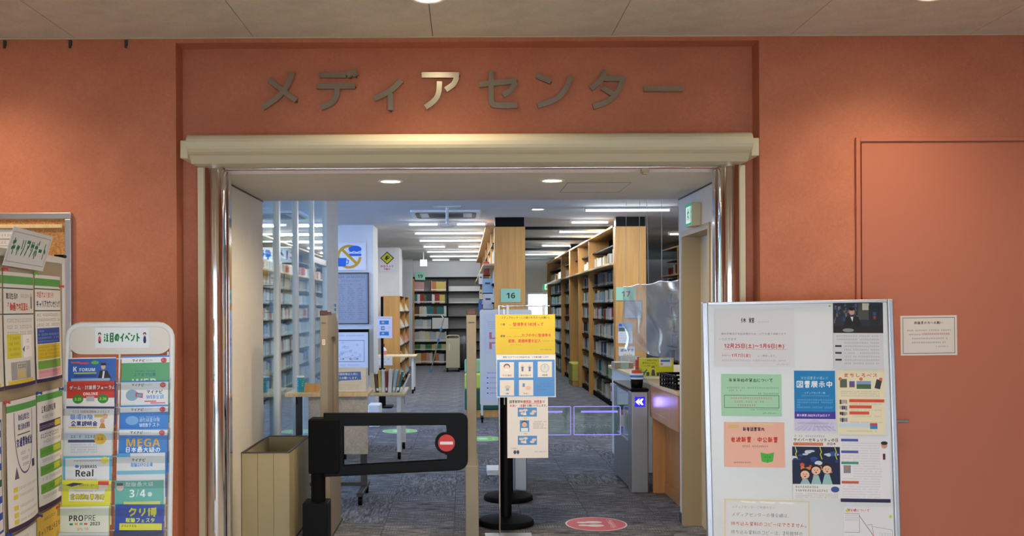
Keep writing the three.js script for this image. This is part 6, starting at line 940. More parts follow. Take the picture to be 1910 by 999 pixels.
{
  const Z = 15.2, x0 = WX(624, 650, Z), x1 = WX(688, 650, Z), y1 = WY(655, 614, Z), y0 = WY(655, 700, Z), t = thing('seat_map_board', 'white floor plan panel with a black upper edge below the grey list board', 'floor plan');
  obj('panel', bx(x0, x1, y0, y1, -15.29, -15.2, 0.006), MAT.white, t); obj('top_edge', bx(x0, x1, y1 - 0.045, y1 + 0.002, -15.25, -15.196, 0.003), MAT.black, t); obj('side_edge', bx(x1 - 0.012, x1 + 0.002, y0, y1 - 0.045, -15.25, -15.197), MAT.darkGrey, t);
  const f = obj('plan', sheetGeo(x1 - x0 - 0.05, y1 - y0 - 0.06, 0.002), print(230, 300, (c) => { fineprint(c, 16, 16, 190, 10, '#8a8eb0'); frameRect(c, '#5a5c6c', 16, 56, 196, 150, 3); for (let i = 0; i < 26; i++) frameRect(c, pick(['#9aa', '#6a9a7a', '#888', '#b09aa0']), rr(24, 180), rr(64, 186), rr(8, 22), rr(5, 14), 1.5); for (let i = 0; i < 3; i++) rect(c, '#6fae84', 50 + i * 52, 180, 14, 12); fineprint(c, 30, 226, 160, 9, '#99a'); fineprint(c, 30, 250, 170, 9, '#99a'); }, '#e6e8f2'), t); f.position.set((x0 + x1) / 2 - 0.01, (y0 + y1) / 2 - 0.02, -15.1985);
  obj('stand_leg', [bx(x0 + 0.05, x0 + 0.08, 0.0, y0, -15.27, -15.24), bx(x1 - 0.08, x1 - 0.05, 0, y0, -15.27, -15.24)], MAT.alu, t);
}
sheet('camera_sign', 'white sign with a yellow camera warning diamond on the second pier', 'sign', print(160, 220, (c, w) => {
  poly(c, '#2c2c22', 80, 2, 152, 74, 80, 146, 8, 74); poly(c, '#cfd23a', 80, 14, 140, 74, 80, 134, 20, 74); disc(c, '#33341f', 84, 66, 22, 18); rect(c, '#33341f', 54, 76, 24, 12); disc(c, '#cfd23a', 92, 64, 7); poly(c, '#33341f', 64, 92, 84, 86, 78, 102);
  tx(c, '防犯カメラ', 80, 152, 27, '#b83048', { align: 'c', w: 0.12, sx: 1.0 }); tx(c, '作動中', 80, 184, 24, '#b83048', { align: 'c', w: 0.12 });
}, '#dfe0e8'), (737 - 708) * 20.98 / F, (506 - 469) * 20.98 / F, [WX(722, 487, 20.98), WY(722, 487, 20.98), -20.993], 0, { t: 0.006 });
function numberSign(label, text, px0, py0, px1, py1, Z, mat) {
  sheet('aisle_sign', label, 'sign', print(200, Math.round(200 * (py1 - py0) / (px1 - px0)), (c, w, h) => { tx(c, text, w / 2, h * 0.22, h * 0.56, '#25322c', { align: 'c', sx: 1.1 }); }, '#9fd4bd'), (px1 - px0) * Z / F, (py1 - py0) * Z / F, [WX((px0 + px1) / 2, (py0 + py1) / 2, Z), WY((px0 + px1) / 2, (py0 + py1) / 2, Z), -Z], 0, { t: 0.006 });
}
numberSign('pale green aisle sign reading 16 on the wood column', '16', 934, 538, 971, 563, 14.092);
numberSign('pale green aisle sign reading 17 on the wood column by the counter', '17', 1149, 535, 1186, 560, 14.092);
numberSign('pale green aisle sign reading 19 on the end bookcase', '19', 774, 507, 793, 522, 26.262);
{ // notices on the column by the counter
  const put = (a, b, c, d, mat, name, label) => sheet(name, label, 'notice', mat, (c - a) * 14.09 / F, (d - b) * 14.09 / F, [WX((a + c) / 2, (b + d) / 2, 14.09), WY((a + c) / 2, (b + d) / 2, 14.09), -14.095], 0, { t: 0.003 });
  put(1164, 560, 1198, 594, print(128, 128, (c) => { frameRect(c, '#6a7280', 3, 3, 122, 122, 5); for (let i = 0; i < 6; i++) fineprint(c, 14, 16 + i * 17, 100, 8, '#7a8290'); }, '#aeb4bc'), 'grey_list', 'small grey framed list on the wood column by the counter');
  put(1153, 602, 1180, 640, print(110, 156, (c) => { rect(c, '#8fb4e0', 0, 0, 110, 64); rect(c, '#5a6a58', 6, 36, 50, 28); rect(c, '#b8c4d8', 50, 44, 60, 20); rect(c, '#3c6ac0', 6, 6, 24, 20); for (let i = 0; i < 4; i++) fineprint(c, 10, 76 + i * 18, 88, 7, '#9aa0b4'); }, '#e6e8f0'), 'photo_flyer', 'flyer with a sky photograph on the wood column by the counter');
  put(1154, 646, 1184, 668, print(128, 96, (c) => { tx(c, '読みずき', 14, 16, 27, '#3a3a3a', { w: 0.1 }); tx(c, 'Help', 34, 52, 34, '#d0c820'); }, '#e8e8ec'), 'help_flyer', 'white flyer with yellow brush lettering on the wood column by the counter');
}
{ // lit exit sign and small white lit sign hanging far back
  for (const [px, py, Z, green, lab] of [[1019, 535, 26.668, true, 'small green exit sign on the far end wall'], [790, 490, 22.8, false, 'small white lit sign hanging in the main aisle']]) {
    const t = thing('hanging_sign', lab, 'sign', [WX(px, py, Z), WY(px, py, Z), -Z]), s = green ? 0.1 : 0.085;
    obj('case', bx(-s, s, -s * 0.95, s * 0.95, -0.03, 0, 0.006), MAT.white, t);
    const m = print(64, 60, (c) => { if (green) { rect(c, '#ecf6ee', 16, 6, 32, 48); poly(c, '#159a62', 32, 10, 40, 30, 34, 50, 28, 34); } else rect(c, '#eef2fa', 4, 4, 56, 52); }, green ? '#12a565' : '#f4f6fc'); m.emissive = new THREE.Color(1, 1, 1); m.emissiveMap = m.map; m.emissiveIntensity = 0.8;
    obj('lit_face', sheetGeo(s * 1.9, s * 1.8, 0.002), m, t).position.set(0, 0, 0.002);
    if (!green) obj('hanger', bx(-0.01, 0.01, s * 0.9, LIB_H - t.position.y, -0.02, -0.01), MAT.white, t);
    const l = new THREE.RectAreaLight(green ? new THREE.Color(0.4, 1, 0.6) : new THREE.Color(1, 1, 1), 0.6, s * 1.8, s * 1.8); l.position.set(0, 0, 0.008); l.rotation.y = Math.PI; t.add(l);
  }
}
sheet('post_sign', 'small blue and white vertical sign on the white end post of the glazed partition', 'sign', print(64, 160, (c) => { for (let i = 0; i < 4; i++) rect(c, '#2f7fc4', 14, 10 + i * 38, 36, 26); }, '#dfe8f2'), 0.22, 0.2, [XL + 0.0215, 1.52, -10.75], Math.PI / 2, { t: 0.002 });
{ // quiet sign in the reading room
  const m = sheet('quiet_sign', 'white hanging sign with blue lettering behind the glass partition', 'sign', print(420, 160, (c) => { tx(c, '静かに', 14, 14, 128, '#2360c0', { w: 0.13, sx: 1.02, gap: 0.02 }); }, '#dfe6f0'), 0.78, 0.27, [-3.32, 2.522, -17.3], 0.3, { t: 0.01 });
}

// ---------------------------------------------------------------- ceiling air conditioner, projector pole, ring light, tie bars
{
  const Z = 13.5, x = WX(832, 405, Z), t = thing('air_conditioner', 'white ceiling cassette air conditioner with dark grilles at the head of the main aisle', 'air conditioner', [x, LIB_H, -Z]);
  obj('panel', extrude(rrect(-0.48, -0.48, 0.48, 0.48, 0.03), 0.03).rotateX(Math.PI / 2).translate(0, 0, 0), MAT.white, t);
  for (let i = 0; i < 9; i++) obj('grille_slat', bx(-0.24, 0.24, -0.036, -0.03, -0.24 + i * 0.06, -0.205 + i * 0.06), MAT.darkGrey, t);
  for (const [a, b, c, d] of [[-0.4, 0.4, 0.36, 0.42], [-0.4, 0.4, -0.42, -0.36], [-0.42, -0.36, -0.34, 0.34], [0.36, 0.42, -0.34, 0.34]]) obj('outlet', bx(a, b, -0.034, -0.03, c, d), MAT.darkGrey, t);
}
{
  const Z = 12.6, x = WX(834, 400, Z), t = thing('ceiling_pole', 'white short pole with a flat foot plate hanging from the ceiling before the air conditioner', 'pole', [x, LIB_H, -Z]);
  obj('pole', cyl(0.02, 0.02, 0.24, 0, -0.25, 0, 16), MAT.white, t); obj('ceiling_plate', bx(-0.18, 0.18, -0.012, 0, -0.1, 0.1, 0.004), MAT.whiteSatin, t); obj('lower_plate', bx(-0.1, 0.1, -0.265, -0.25, -0.06, 0.06, 0.004), MAT.whiteSatin, t);
}
downlight(WX(1003, 390, 13.0), LIB_H, -13.0, 'round white downlight before the wood column marked 16', 'library downlights', 0.6, 0.085);
for (const [z, nm] of [[15.0, 'nearest the counter'], [17.4, 'beyond the first columns'], [20.4, 'before the farther column'], [23.4, 'near the end window']]) tag(obj('tie_bar', bx(0.55, 2.6, 2.771, 2.815, -z - 0.02, -z + 0.02, 0.003), MAT.black), 'black steel tie bar across the right aisle, ' + nm, 'bar', 'bookcase tie bars');

// ---------------------------------------------------------------- bookcases and books
const COVER = { white: [226, 224, 216], grey: [188, 192, 196], black: [58, 58, 64], navy: [64, 78, 122], blue: [62, 104, 168], 'pale blue': [160, 188, 206], teal: [52, 122, 124], green: [74, 122, 74], 'pale green': [176, 196, 156], yellow: [214, 190, 92], cream: [222, 206, 166], orange: [204, 124, 66], red: [164, 48, 46], brown: [110, 74, 52], pink: [212, 160, 156] };
const bookGeo = {}, bookMat = std(0xffffff, 0.6, { vertexColors: true });
for (const [k, c] of Object.entries(COVER)) {          // unit book: spine to +z, width 1, height 1, depth 1 behind the spine
  const cover = lin(...c), page = lin(228, 220, 200), label = lin(236, 234, 226), parts = [];
  const add = (col, ...a) => { const g = bx(...a); const n = g.attributes.position.count, arr = new Float32Array(n * 3); for (let i = 0; i < n; i++) col.toArray(arr, i * 3); g.setAttribute('color', new THREE.BufferAttribute(arr, 3)); parts.push(g); };
  add(cover, -0.5, -0.4, 0, 1, -1, -0.03); add(cover, 0.4, 0.5, 0, 1, -1, -0.03); add(cover, -0.47, 0.47, 0, 1, -0.04, 0); add(page, -0.4, 0.4, 0.02, 0.975, -0.97, -0.04); add(label, -0.4, 0.4, 0.1, 0.24, 0, 0.004);
  bookGeo[k] = join(parts);
}
const stuffBins = {}, TIER = ['top', 'second', 'third', 'fourth', 'fifth', 'sixth', 'bottom'];
let singles = 0;
const tmp = new THREE.Object3D();
// a row of books from (x,z) along unit direction (dx,dz); facing turns the spine; single: each an object of its own, else part of a mass
function bookRow(x, z, dx, dz, length, y, maxH, turn, o) {
  const { kind = Object.keys(COVER), t0 = 0.022, t1 = 0.05, fill = 1, single, mass, h0 = 0.7, depth = 0.2, where } = o;
  let s = 0, h = rr(h0, 0.95), k = pick(kind), runLeft = 0;
  while (s < length) {
    if (runLeft-- <= 0) { runLeft = Math.floor(rr(1, 3.4)); k = pick(kind); h = rr(h0, 0.95); if (rnd() > fill) { s += rr(0.06, 0.3); continue; } }
    const th = Math.min(rr(t0, t1), length - s); if (th < 0.012) break;
    const hh = maxH * Math.min(0.97, h * rr(0.96, 1.03)), d = depth * rr(0.85, 1), set = rr(0, 0.018), nx = Math.sin(turn), nz = Math.cos(turn), lean = !single && rnd() < 0.05 ? rr(-0.08, 0.08) : 0;
    tmp.position.set(x + dx * (s + th / 2) - nx * set, y, z + dz * (s + th / 2) - nz * set); tmp.rotation.set(0, turn, lean); tmp.scale.set(th * 0.97, hh, d); tmp.updateMatrix();
    if (single) { const b = obj('book', bookGeo[k], bookMat); b.applyMatrix4(tmp.matrix); tag(b, k + ' book standing on ' + where, 'book', k + ' books on ' + where); singles++; }
    else (stuffBins[mass] ??= []).push(bookGeo[k].clone().applyMatrix4(tmp.matrix));
    s += th;
  }
}
{ // end bookcase 19, black steel, two bays, facing the visitor
  const x0 = WX(772, 600, 26.3), w = 0.92, z = -26.28, top = WY(840, 519, 26.3), t = thing('end_bookcase', 'black steel bookcase of two bays against the far end wall under the sign 19', 'bookcase');
  for (let i = 0; i < 3; i++) obj('upright', bx(x0 + i * w - 0.015, x0 + i * w + 0.015, 0, top, z - 0.3, z), i ? MAT.black : MAT.wood, t);
  obj('back', bx(x0, x0 + 2 * w, 0, top, z - 0.32, z - 0.3), std(lin(170, 168, 164), 0.7), t);
  obj('top', bx(x0 - 0.02, x0 + 2 * w + 0.02, top, top + 0.04, z - 0.32, z + 0.01), MAT.black, t);
  const ys = [543, 565.5, 590, 613, 637, 653, 682].map((p) => WY(800, p, 26.3)).map((y) => Math.max(y, 0.06));
  ys.forEach((y, i) => { for (const b of [0, 1]) obj('shelf', bx(x0 + b * w + 0.015, x0 + b * w + w - 0.015, y - 0.03, y, z - 0.3, z), MAT.black, t); });
  const up = [top, ...ys];
  ys.forEach((y, i) => { const kinds = [['cream', 'yellow', 'cream', 'orange', 'pink', 'white'], ['red', 'cream', 'yellow', 'black', 'brown', 'teal', 'green', 'white'], ['grey', 'white', 'cream', 'green', 'brown', 'teal', 'teal'], ['white', 'grey', 'cream', 'blue'], ['white', 'white', 'cream', 'grey'], ['green', 'yellow', 'pale green'], ['brown', 'pink', 'cream', 'orange', 'grey']][i]; bookRow(x0 + 0.02, z - 0.03, 1, 0, i === 3 ? 0.45 : w - 0.05, y, up[i] - y - 0.04, 0, { kind: kinds, t0: 0.024, t1: 0.046, single: true, where: 'the ' + TIER[i] + ' shelf of the end bookcase under the sign 19', h0: 0.82, fill: 0.97 }); });
  for (const i of [0, 1]) { tag(obj('shelf_board', bx(x0 + w + 0.03, x0 + 2 * w - 0.03, ys[i] + 0.002, ys[i] + 0.14, z - 0.2, z - 0.18), MAT.paper), 'long white board standing on an empty shelf, ' + ['upper', 'lower'][i] + ' of two, in the end bookcase', 'board'); }
  const p = tag(obj('white_portfolio', bx(WX(806, 600, 26.2), WX(836, 600, 26.2), ys[3] + 0.003, ys[3] + 0.3, z + 0.002, z + 0.02), MAT.paper), 'large white portfolio leaning at the front of the end bookcase', 'portfolio');
}
// long wooden bookcases beside the aisles: lower case with ledge, upper case above
function longCase(name, label, faceX, dir, z0, z1, uprights, mass, kinds, levels, singleTo = 0, where = '', proud = 0.1, niche = -1) {
  const t = thing(name, label, 'bookcase'), dpt = 0.3, fx = faceX, bk = faceX + dir * dpt, A = Math.min(fx, bk), B = Math.max(fx, bk), L = 2.2, top = 2.74;
  for (const z of uprights) { const f = fx - dir * proud; obj('upright', bx(Math.min(f, bk), Math.max(f, bk), 0, top, -z - 0.03, -z + 0.03, 0.003), MAT.wood, t); }
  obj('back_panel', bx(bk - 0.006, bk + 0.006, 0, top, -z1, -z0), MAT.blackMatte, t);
  obj('ledge', bx(Math.min(fx - dir * 0.14, bk), Math.max(fx - dir * 0.14, bk), L - 0.015, L + 0.015, -z1, -z0, 0.003), MAT.woodLight, t);
  obj('top_board', bx(Math.min(fx - dir * 0.1, bk), Math.max(fx - dir * 0.1, bk), top, top + 0.03, -z1, -z0, 0.003), MAT.wood, t);
  obj('upper_shelf', bx(A, B, 2.5, 2.52, -z1, -z0), MAT.black, t);
  const ys = [...levels, L + 0.015], turn = dir > 0 ? -Math.PI / 2 : Math.PI / 2;
  const U = [z0, ...uprights, z1].sort((a, b) => a - b);
  for (let b = 0; b + 1 < U.length; b++) { if (U[b + 1] - U[b] < 0.1 || U[b] === niche) continue;
    obj('plinth', bx(A, B, 0, 0.057, -U[b + 1] + 0.03, -U[b] - 0.03), MAT.blackMatte, t);
    for (const y of levels) obj('shelf', bx(A, B, y - 0.022, y, -U[b + 1] + 0.03, -U[b] - 0.03), MAT.blackMatte, t);
    ys.forEach((y, i) => { const room = i === ys.length - 1 ? 0.26 : (ys[i + 1] - 0.022 - y); const g = { kind: kinds[i % kinds.length], t0: 0.028, t1: 0.06, mass, h0: 0.72, fill: i === ys.length - 1 ? 0.5 : 0.93 };
      const single = U[b + 1] <= singleTo; bookRow(fx + dir * 0.02, -(U[b] + 0.05), 0, -1, U[b + 1] - U[b] - 0.1, y, room - 0.03, turn, single ? { ...g, single: true, where } : g); });
  }
  return t;
}
const mixed = [['white', 'grey', 'cream', 'brown', 'green'], ['white', 'grey', 'teal', 'navy', 'pale green', 'cream'], ['grey', 'white', 'white', 'navy', 'pale blue'], ['grey', 'pale blue', 'white', 'black'], ['white', 'grey', 'red', 'black', 'pale blue'], ['white', 'pale blue', 'green', 'cream'], ['grey', 'blue', 'white', 'black', 'pale blue'], ['white', 'cream', 'brown', 'white']];
const LV = [0.08, 0.42, 0.75, 1.06, 1.36, 1.64, 1.92];
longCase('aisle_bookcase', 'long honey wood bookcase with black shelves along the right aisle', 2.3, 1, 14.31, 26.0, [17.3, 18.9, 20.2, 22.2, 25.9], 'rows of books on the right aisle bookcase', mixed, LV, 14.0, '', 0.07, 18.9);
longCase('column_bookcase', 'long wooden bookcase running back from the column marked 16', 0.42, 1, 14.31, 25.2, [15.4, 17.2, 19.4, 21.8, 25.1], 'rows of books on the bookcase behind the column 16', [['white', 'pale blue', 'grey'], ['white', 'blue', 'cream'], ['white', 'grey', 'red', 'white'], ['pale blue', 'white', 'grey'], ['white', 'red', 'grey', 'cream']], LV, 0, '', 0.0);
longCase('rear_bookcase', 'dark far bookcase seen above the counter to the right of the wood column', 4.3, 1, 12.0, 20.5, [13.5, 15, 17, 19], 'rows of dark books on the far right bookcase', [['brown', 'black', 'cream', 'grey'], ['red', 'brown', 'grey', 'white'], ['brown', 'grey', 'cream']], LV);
// reading room bookcase behind the glass, grey steel shelves
{
  const fx = -3.3, z0 = 15.4, z1 = 23.1, t = thing('reading_room_bookcase', 'grey steel bookcase with pale books behind the glass partition', 'bookcase');
  const lv = [0.1, 0.45, 0.78, 1.09, 1.39, 1.69, 1.98];
  for (let z = z0; z <= z1 + 0.01; z += 1.1) obj('upright', bx(fx - 0.3, fx, 0, 2.38, -z - 0.015, -z + 0.015), std(lin(190, 192, 192), 0.5), t);
  obj('back', bx(fx - 0.32, fx - 0.3, 0, 2.38, -z1, -z0), MAT.libWhite, t); obj('top', bx(fx - 0.32, fx + 0.02, 2.36, 2.385, -z1, -z0), MAT.white, t);
  for (const y of lv) obj('shelf', bx(fx - 0.3, fx + 0.01, y - 0.03, y, -z1, -z0), std(lin(150, 154, 154), 0.5), t);
  const kinds = [['white', 'pale blue', 'teal'], ['white', 'pale blue', 'grey'], ['white', 'pale blue', 'white'], ['white', 'pale blue', 'blue'], ['white', 'grey', 'pale blue', 'white'], ['white', 'white', 'pink', 'cream'], ['white', 'white', 'yellow', 'cream', 'orange']];
  lv.forEach((y, i) => { const g = { kind: kinds[i], t0: 0.035, t1: 0.07, h0: 0.7, mass: 'rows of pale books on the reading room bookcase', fill: 0.9 }; bookRow(fx - 0.02, -15.42, 0, -1, 1.05, y, 0.265, Math.PI / 2, { ...g, single: true, where: 'the ' + TIER[6 - i] + ' shelf of the reading room bookcase behind the glass' }); bookRow(fx - 0.02, -16.53, 0, -1, 6.5, y, 0.265, Math.PI / 2, g); });
}
{ // display books propped beside the column 16, covers to the visitor
  for (const [px0, py0, px1, py1, Z, col, nm] of [[902, 488, 913, 513, 15.4, 'red', 'red book propped high beside the column marked 16'], [893, 510, 901, 530, 16.2, 'white', 'white book propped high beside the column marked 16'], [900, 519, 919, 546, 14.9, 'pale blue', 'grey blue book cover beside the column marked 16'], [901, 548, 920, 576, 14.8, 'white', 'white book cover with a small drawing beside the column marked 16'], [893, 560, 899, 580, 16.0, 'blue', 'bright blue thin book beside the column marked 16'], [894, 540, 900, 558, 16.4, 'cream', 'cream book propped beside the column marked 16']]) {
    const w = (px1 - px0) * Z / F, h = (py1 - py0) * Z / F, b = thing('display_book', nm, 'book', [WX((px0 + px1) / 2, py1, Z), WY((px0 + px1) / 2, py1, Z), -Z], 0, 'display books beside the column 16');
    obj('cover', [bx(-w / 2, w / 2, 0, h, -0.004, 0, 0.001), bx(-w / 2, w / 2, 0, h, -0.03, -0.026, 0.001), bx(-w / 2, -w / 2 + 0.004, 0, h, -0.026, -0.004)], std(lin(...COVER[col]), 0.4), b); obj('pages', bx(-w / 2 + 0.004, w / 2 - 0.004, 0.004, h - 0.004, -0.026, -0.004), MAT.paper, b); obj('title', bx(-w / 4, w / 4, h * 0.6, h * 0.72, 0, 0.001), std(lin(90, 80, 76), 0.6), b);
    obj('bracket', [bx(-w / 2, 0.42 - b.position.x + 0.02, -0.012, 0, -0.03, 0.004)], MAT.blackMatte, b);
  }
}
{ // white box files and books standing on the right aisle bookcase ledge and shelves, seen face on
  for (const [z, y, w, h, col, nm] of [[14.75, 2.217, 0.3, 0.24, 'cream', 'pale framed album on the bookcase ledge by the wood column'], [14.8, 1.065, 0.2, 0.25, 'white', 'white box file sticking out of the right aisle bookcase'], [15.1, 0.09, 0.22, 0.28, 'white', 'white box file low in the right aisle bookcase']]) {
    const b = thing('box_file', nm, 'box file', [2.3, y, -z]); obj('case', bx(-0.005, 0.2, 0, h, -w / 2, w / 2, 0.004), MAT.paper, b); obj('label', bx(-0.008, -0.005, h * 0.55, h * 0.85, -w / 5, w / 5), std(lin(200, 120, 90), 0.7), b);
  }
  const st = thing('yellow_stool', 'yellow green cube stool before the farther wood column', 'stool', [2.36, 0, -19.5]); obj('cushion', bx(-0.22, 0.18, 0.08, 0.45, -0.4, 0.3, 0.03), std(lin(206, 200, 96), 0.8), st); obj('plinth', bx(-0.21, 0.17, 0, 0.08, -0.39, 0.29), MAT.wood, st);
}
for (const [label, list] of Object.entries(stuffBins)) { const m = obj('book_rows', mergeGeometries(list), bookMat); m.userData = { label, category: 'books', kind: 'stuff' }; }
// books on the book table
{
  const rowsOf = [['cream', 0.045, 0.2, 0.1], ['brown', 0.03, 0.19, 0.14], ['yellow', 0.03, 0.23, 0.05], ['white', 0.035, 0.235, 0.02], ['red', 0.02, 0.22, 0.02], ['white', 0.04, 0.24, -0.06], ['pale blue', 0.03, 0.235, -0.14], ['teal', 0.02, 0.22, -0.22], ['white', 0.016, 0.2, -0.42]];
  let x = WX(692, 730, 10.1);
  rowsOf.forEach(([k, w, h, lean], i) => { const b = obj('book', bookGeo[k], bookMat); b.scale.set(w, h, 0.16); b.rotation.z = lean; b.position.set(x + w / 2 + (lean < 0 ? -lean * 0.02 : lean * h * 0.6), tbY + Math.abs(lean) * w * 0.5, -10.02); x += w + 0.004 + (lean < -0.1 ? 0.012 : 0); tag(b, k + ' book leaning in the short row on the pale wood book table, ' + ['thick', 'dull', 'tall', 'smooth', 'thin', 'broad', 'slanting', 'narrow', 'fallen'][i], 'book', 'books on the book table'); });
}
// ---------------------------------------------------------------- magazine racks with sloped shelves, facing the aisle
for (const [z0, z1, lab] of [[18.6, 20.1, 'honey wood magazine rack with sloped shelves behind the caster table'], [20.2, 21.6, 'honey wood magazine rack with sloped shelves next to the second pier']]) {
  const x0 = -1.6, x1 = -1.24, H = 1.8, t = thing('magazine_rack', lab, 'magazine rack', [0, 0, 0], 0, 'magazine racks');
  for (const z of [z0, z1]) obj('side_panel', bx(x0, x1, 0.06, H, -z - 0.012, -z + 0.012, 0.003), MAT.wood, t);
  obj('back_panel', bx(x0, x0 + 0.012, 0.06, H, -z1, -z0), MAT.wood, t); obj('top_board', bx(x0, x1 - 0.02, H - 0.02, H, -z1, -z0), MAT.blackMatte, t); obj('plinth', bx(x0 + 0.02, x1 - 0.02, 0, 0.06, -z1, -z0), MAT.black, t);
  const cols = [['white', 'pale blue'], ['cream', 'white'], ['white', 'pink'], ['grey', 'white'], ['white', 'yellow']];
  for (let i = 0; i < 5; i++) {
    const y = 0.16 + i * 0.33, s = obj('sloped_shelf', bx(-0.005, 0.005, 0, 0.3, -z1 + 0.012, -z0 - 0.012), MAT.wood, t); s.position.set(x1 - 0.02, y, 0); s.rotation.z = 0.45;
    obj('lip', bx(x1 - 0.03, x1 + 0.01, y - 0.01, y + 0.025, -z1 + 0.012, -z0 - 0.012), MAT.black, t);
    for (let k = 0; k < 4; k++) { const z = z0 + 0.18 + k * (z1 - z0 - 0.3) / 3.3, m = thing('magazine', pick(['white', 'pale', 'light']) + ' magazine displayed on a sloped shelf of the ' + (z0 < 20 ? 'rack behind the caster table' : 'rack next to the second pier'), 'magazine', [x1 - 0.005, y + 0.012, -z], 0, z0 < 20 ? 'magazines on the rack behind the caster table' : 'magazines on the rack next to the second pier'); const q = obj('cover', bx(-0.006, 0.006, 0, 0.27, -0.1, 0.1), std(lin(...COVER[pick(cols[i])]), 0.4), m); q.rotation.z = 0.45; q.position.x = 0.012; const bnd = obj('title_band', bx(0.006, 0.0075, 0.2, 0.25, -0.09, 0.09), std(lin(...COVER[pick(['red', 'blue', 'green', 'black', 'orange'])]), 0.5), q); }
  }
}
// ---------------------------------------------------------------- trolley, grabber, mobile whiteboard, sofa at the head of the shelves
{
  const Z = 23.6, t = thing('book_trolley', 'beige steel book trolley with an upright handle in the main aisle', 'trolley', [WX(845, 690, Z), 0, -Z]), w = 0.17;
  obj('end_panel', bx(-w, w, 0.1, 0.8, -0.01, 0.012, 0.012), MAT.cream, t); obj('rear_panel', bx(-w, w, 0.1, 0.8, -0.72, -0.7, 0.012), MAT.cream, t);
  obj('handle', tube([[-w + 0.015, 0.78, 0], [-w + 0.015, 0.85, 0], [-w + 0.06, 0.89, 0], [w - 0.06, 0.89, 0], [w - 0.015, 0.85, 0], [w - 0.015, 0.78, 0]], 0.014, 40, 8, false, 0.4), MAT.cream, t);
  for (const y of [0.14, 0.45]) obj('deck', bx(-w, w, y, y + 0.02, -0.7, -0.01), MAT.cream, t);
  obj('label', bx(-0.1, -0.075, 0.53, 0.7, 0.012, 0.0135), MAT.white, t);
  for (const [x, z] of [[-0.14, 0], [0.14, 0], [-0.14, -0.7], [0.14, -0.7]]) obj('caster', [new THREE.CylinderGeometry(0.05, 0.05, 0.03, 18).rotateZ(Math.PI / 2).translate(x, 0.05, z), bx(x - 0.012, x + 0.012, 0.06, 0.1, z - 0.02, z + 0.02)], MAT.black, t);
  let zz = -Z - 0.08; for (let k = 0; k < 8; k++) { const b = obj('book', bookGeo[pick(['grey', 'black', 'white', 'navy', 'brown'])], bookMat); b.scale.set(rr(0.03, 0.05), rr(0.22, 0.28), 0.18); b.rotation.y = Math.PI / 2; b.position.set(t.position.x + 0.14, 0.471, zz); zz -= 0.06; tag(b, 'dark book standing on the upper deck of the beige trolley', 'book', 'books on the trolley'); }
}
{ // grey back pack like vacuum cleaner beside the trolley
  const t = thing('floor_machine', 'dark grey rounded cleaning machine parked behind the trolley', 'machine', [WX(866, 690, 24.4), 0, -24.4]);
  obj('body', lathe([[0.0001, 0.06], [0.16, 0.06], [0.17, 0.3], [0.15, 0.6], [0.1, 0.74], [0.0001, 0.78]], 24), MAT.darkGrey, t); obj('hood', lathe([[0.1, 0.6], [0.15, 0.68], [0.1, 0.82], [0.0001, 0.86]], 24), std(lin(120, 120, 124), 0.5), t); obj('wheel', [cyl(0.05, 0.05, 0.05, -0.1, 0, 0.08), cyl(0.05, 0.05, 0.05, 0.1, 0, 0.08), cyl(0.05, 0.05, 0.05, 0, 0, -0.1)], MAT.black, t);
}
{ // reaching stick leaning on the trolley
  const Z = 23.3, a = [WX(803, 686, Z), 0.015, -Z], b = [WX(828, 592, Z), WY(828, 592, Z), -Z], t = thing('reaching_pole', 'grey pole with blue clamps leaning between bookcase and trolley', 'pole');
  const at = (s) => a.map((v, i) => v + (b[i] - v) * s);
  obj('shaft', tube([a, at(0.5), b], 0.014, 8, 8), MAT.alu, t); for (const s of [0.03, 0.58, 0.78]) obj('clamp', tube([at(s - 0.02), at(s), at(s + 0.03)], 0.03, 4, 10), std(lin(70, 140, 215), 0.5), t); obj('tip', tube([at(0.98), [at(1)[0] - 0.06, at(1)[1] + 0.06, -Z]], 0.014, 4, 8), MAT.white, t);
}
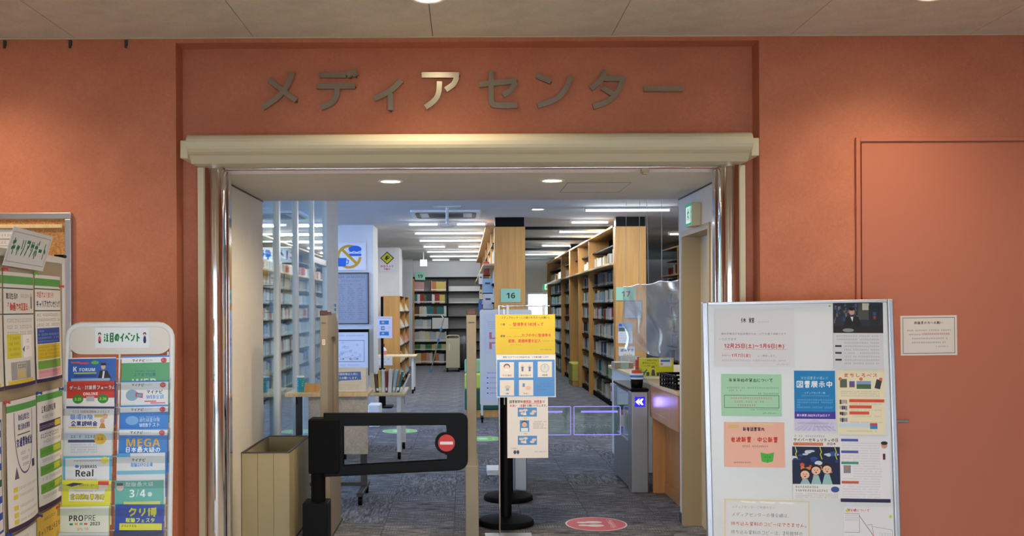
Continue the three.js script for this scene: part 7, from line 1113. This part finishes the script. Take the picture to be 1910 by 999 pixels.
{
  const Z = 13.3, x0 = WX(895, 660, Z), x1 = x0 + 0.72, y1 = WY(910, 577, Z), y0 = WY(910, 755, Z), t = thing('mobile_whiteboard', 'white wheeled whiteboard with papers behind the notice stand', 'whiteboard');
  obj('board', extrude(rrect(x0, y0, x1, y1, 0.03), 0.02).translate(0, 0, -Z), MAT.board, t); obj('leg', [bx(x0 + 0.01, x0 + 0.04, 0.07, y0 + 0.02, -Z + 0.0, -Z + 0.03), bx(x1 - 0.04, x1 - 0.01, 0.07, y0 + 0.02, -Z, -Z + 0.03)], MAT.whiteSatin, t);
  for (const x of [x0 + 0.025, x1 - 0.025]) obj('foot', [bx(x - 0.02, x + 0.02, 0.05, 0.08, -Z - 0.25, -Z + 0.25, 0.005), new THREE.CylinderGeometry(0.03, 0.03, 0.025, 14).rotateZ(Math.PI / 2).translate(x, 0.03, -Z + 0.22), new THREE.CylinderGeometry(0.03, 0.03, 0.025, 14).rotateZ(Math.PI / 2).translate(x, 0.03, -Z - 0.22)], MAT.black, t);
  sheet('whiteboard_sheet', 'white sheet with red corner marks on the wheeled whiteboard', 'notice', print(240, 300, (c) => { tx(c, '大切', 150, 20, 26, '#5a6070'); for (let i = 0; i < 4; i++) fineprint(c, 30, 60 + i * 16, 180, 8, '#aab'); rect(c, '#e08088', 40, 140, 20, 50); rect(c, '#e08088', 40, 180, 180, 10); rect(c, '#e08088', 40, 214, 180, 10); rect(c, '#e08088', 40, 214, 20, 50); }, '#e3e5ee'), 0.42, 0.56, [x0 + 0.27, (y1 - 0.33), -Z + 0.0215]);
  sheet('whiteboard_list', 'white sheet with bulleted print low on the wheeled whiteboard', 'notice', print(240, 240, (c) => { fineprint(c, 20, 16, 190, 11, '#667'); for (let i = 0; i < 4; i++) { disc(c, '#4a5a90', 26, 62 + i * 42, 6); fineprint(c, 44, 56 + i * 42, 170, 11, '#778'); } }, '#e2e4f0'), 0.42, 0.4, [x0 + 0.27, y0 + 0.28, -Z + 0.0215]);
}
{
  const t = thing('green_sofa', 'low green and lime seat on a wooden plinth behind the slim detection gate', 'sofa', [0.42, 0, -13.9]);
  obj('lime_cushion', bx(-0.42, 0.2, 0.4, 0.62, -0.1, 0.15, 0.03), std(lin(206, 222, 96), 0.8), t); obj('green_cushion', bx(-0.42, 0.2, 0.1, 0.4, -0.1, 0.16, 0.03), std(lin(46, 96, 74), 0.8), t); obj('plinth', bx(-0.4, 0.18, 0, 0.1, -0.09, 0.14), MAT.wood, t); obj('pale_back', bx(-0.42, 0.2, 0.62, 0.82, -0.12, -0.02, 0.03), std(lin(150, 198, 150), 0.8), t);
}
scene.traverse((o) => { if (o.isMesh) { o.castShadow = true; o.receiveShadow = true; } });
console.log('single books', singles, 'missing glyphs', [...missing].join(''));
renderer.render(scene, camera);
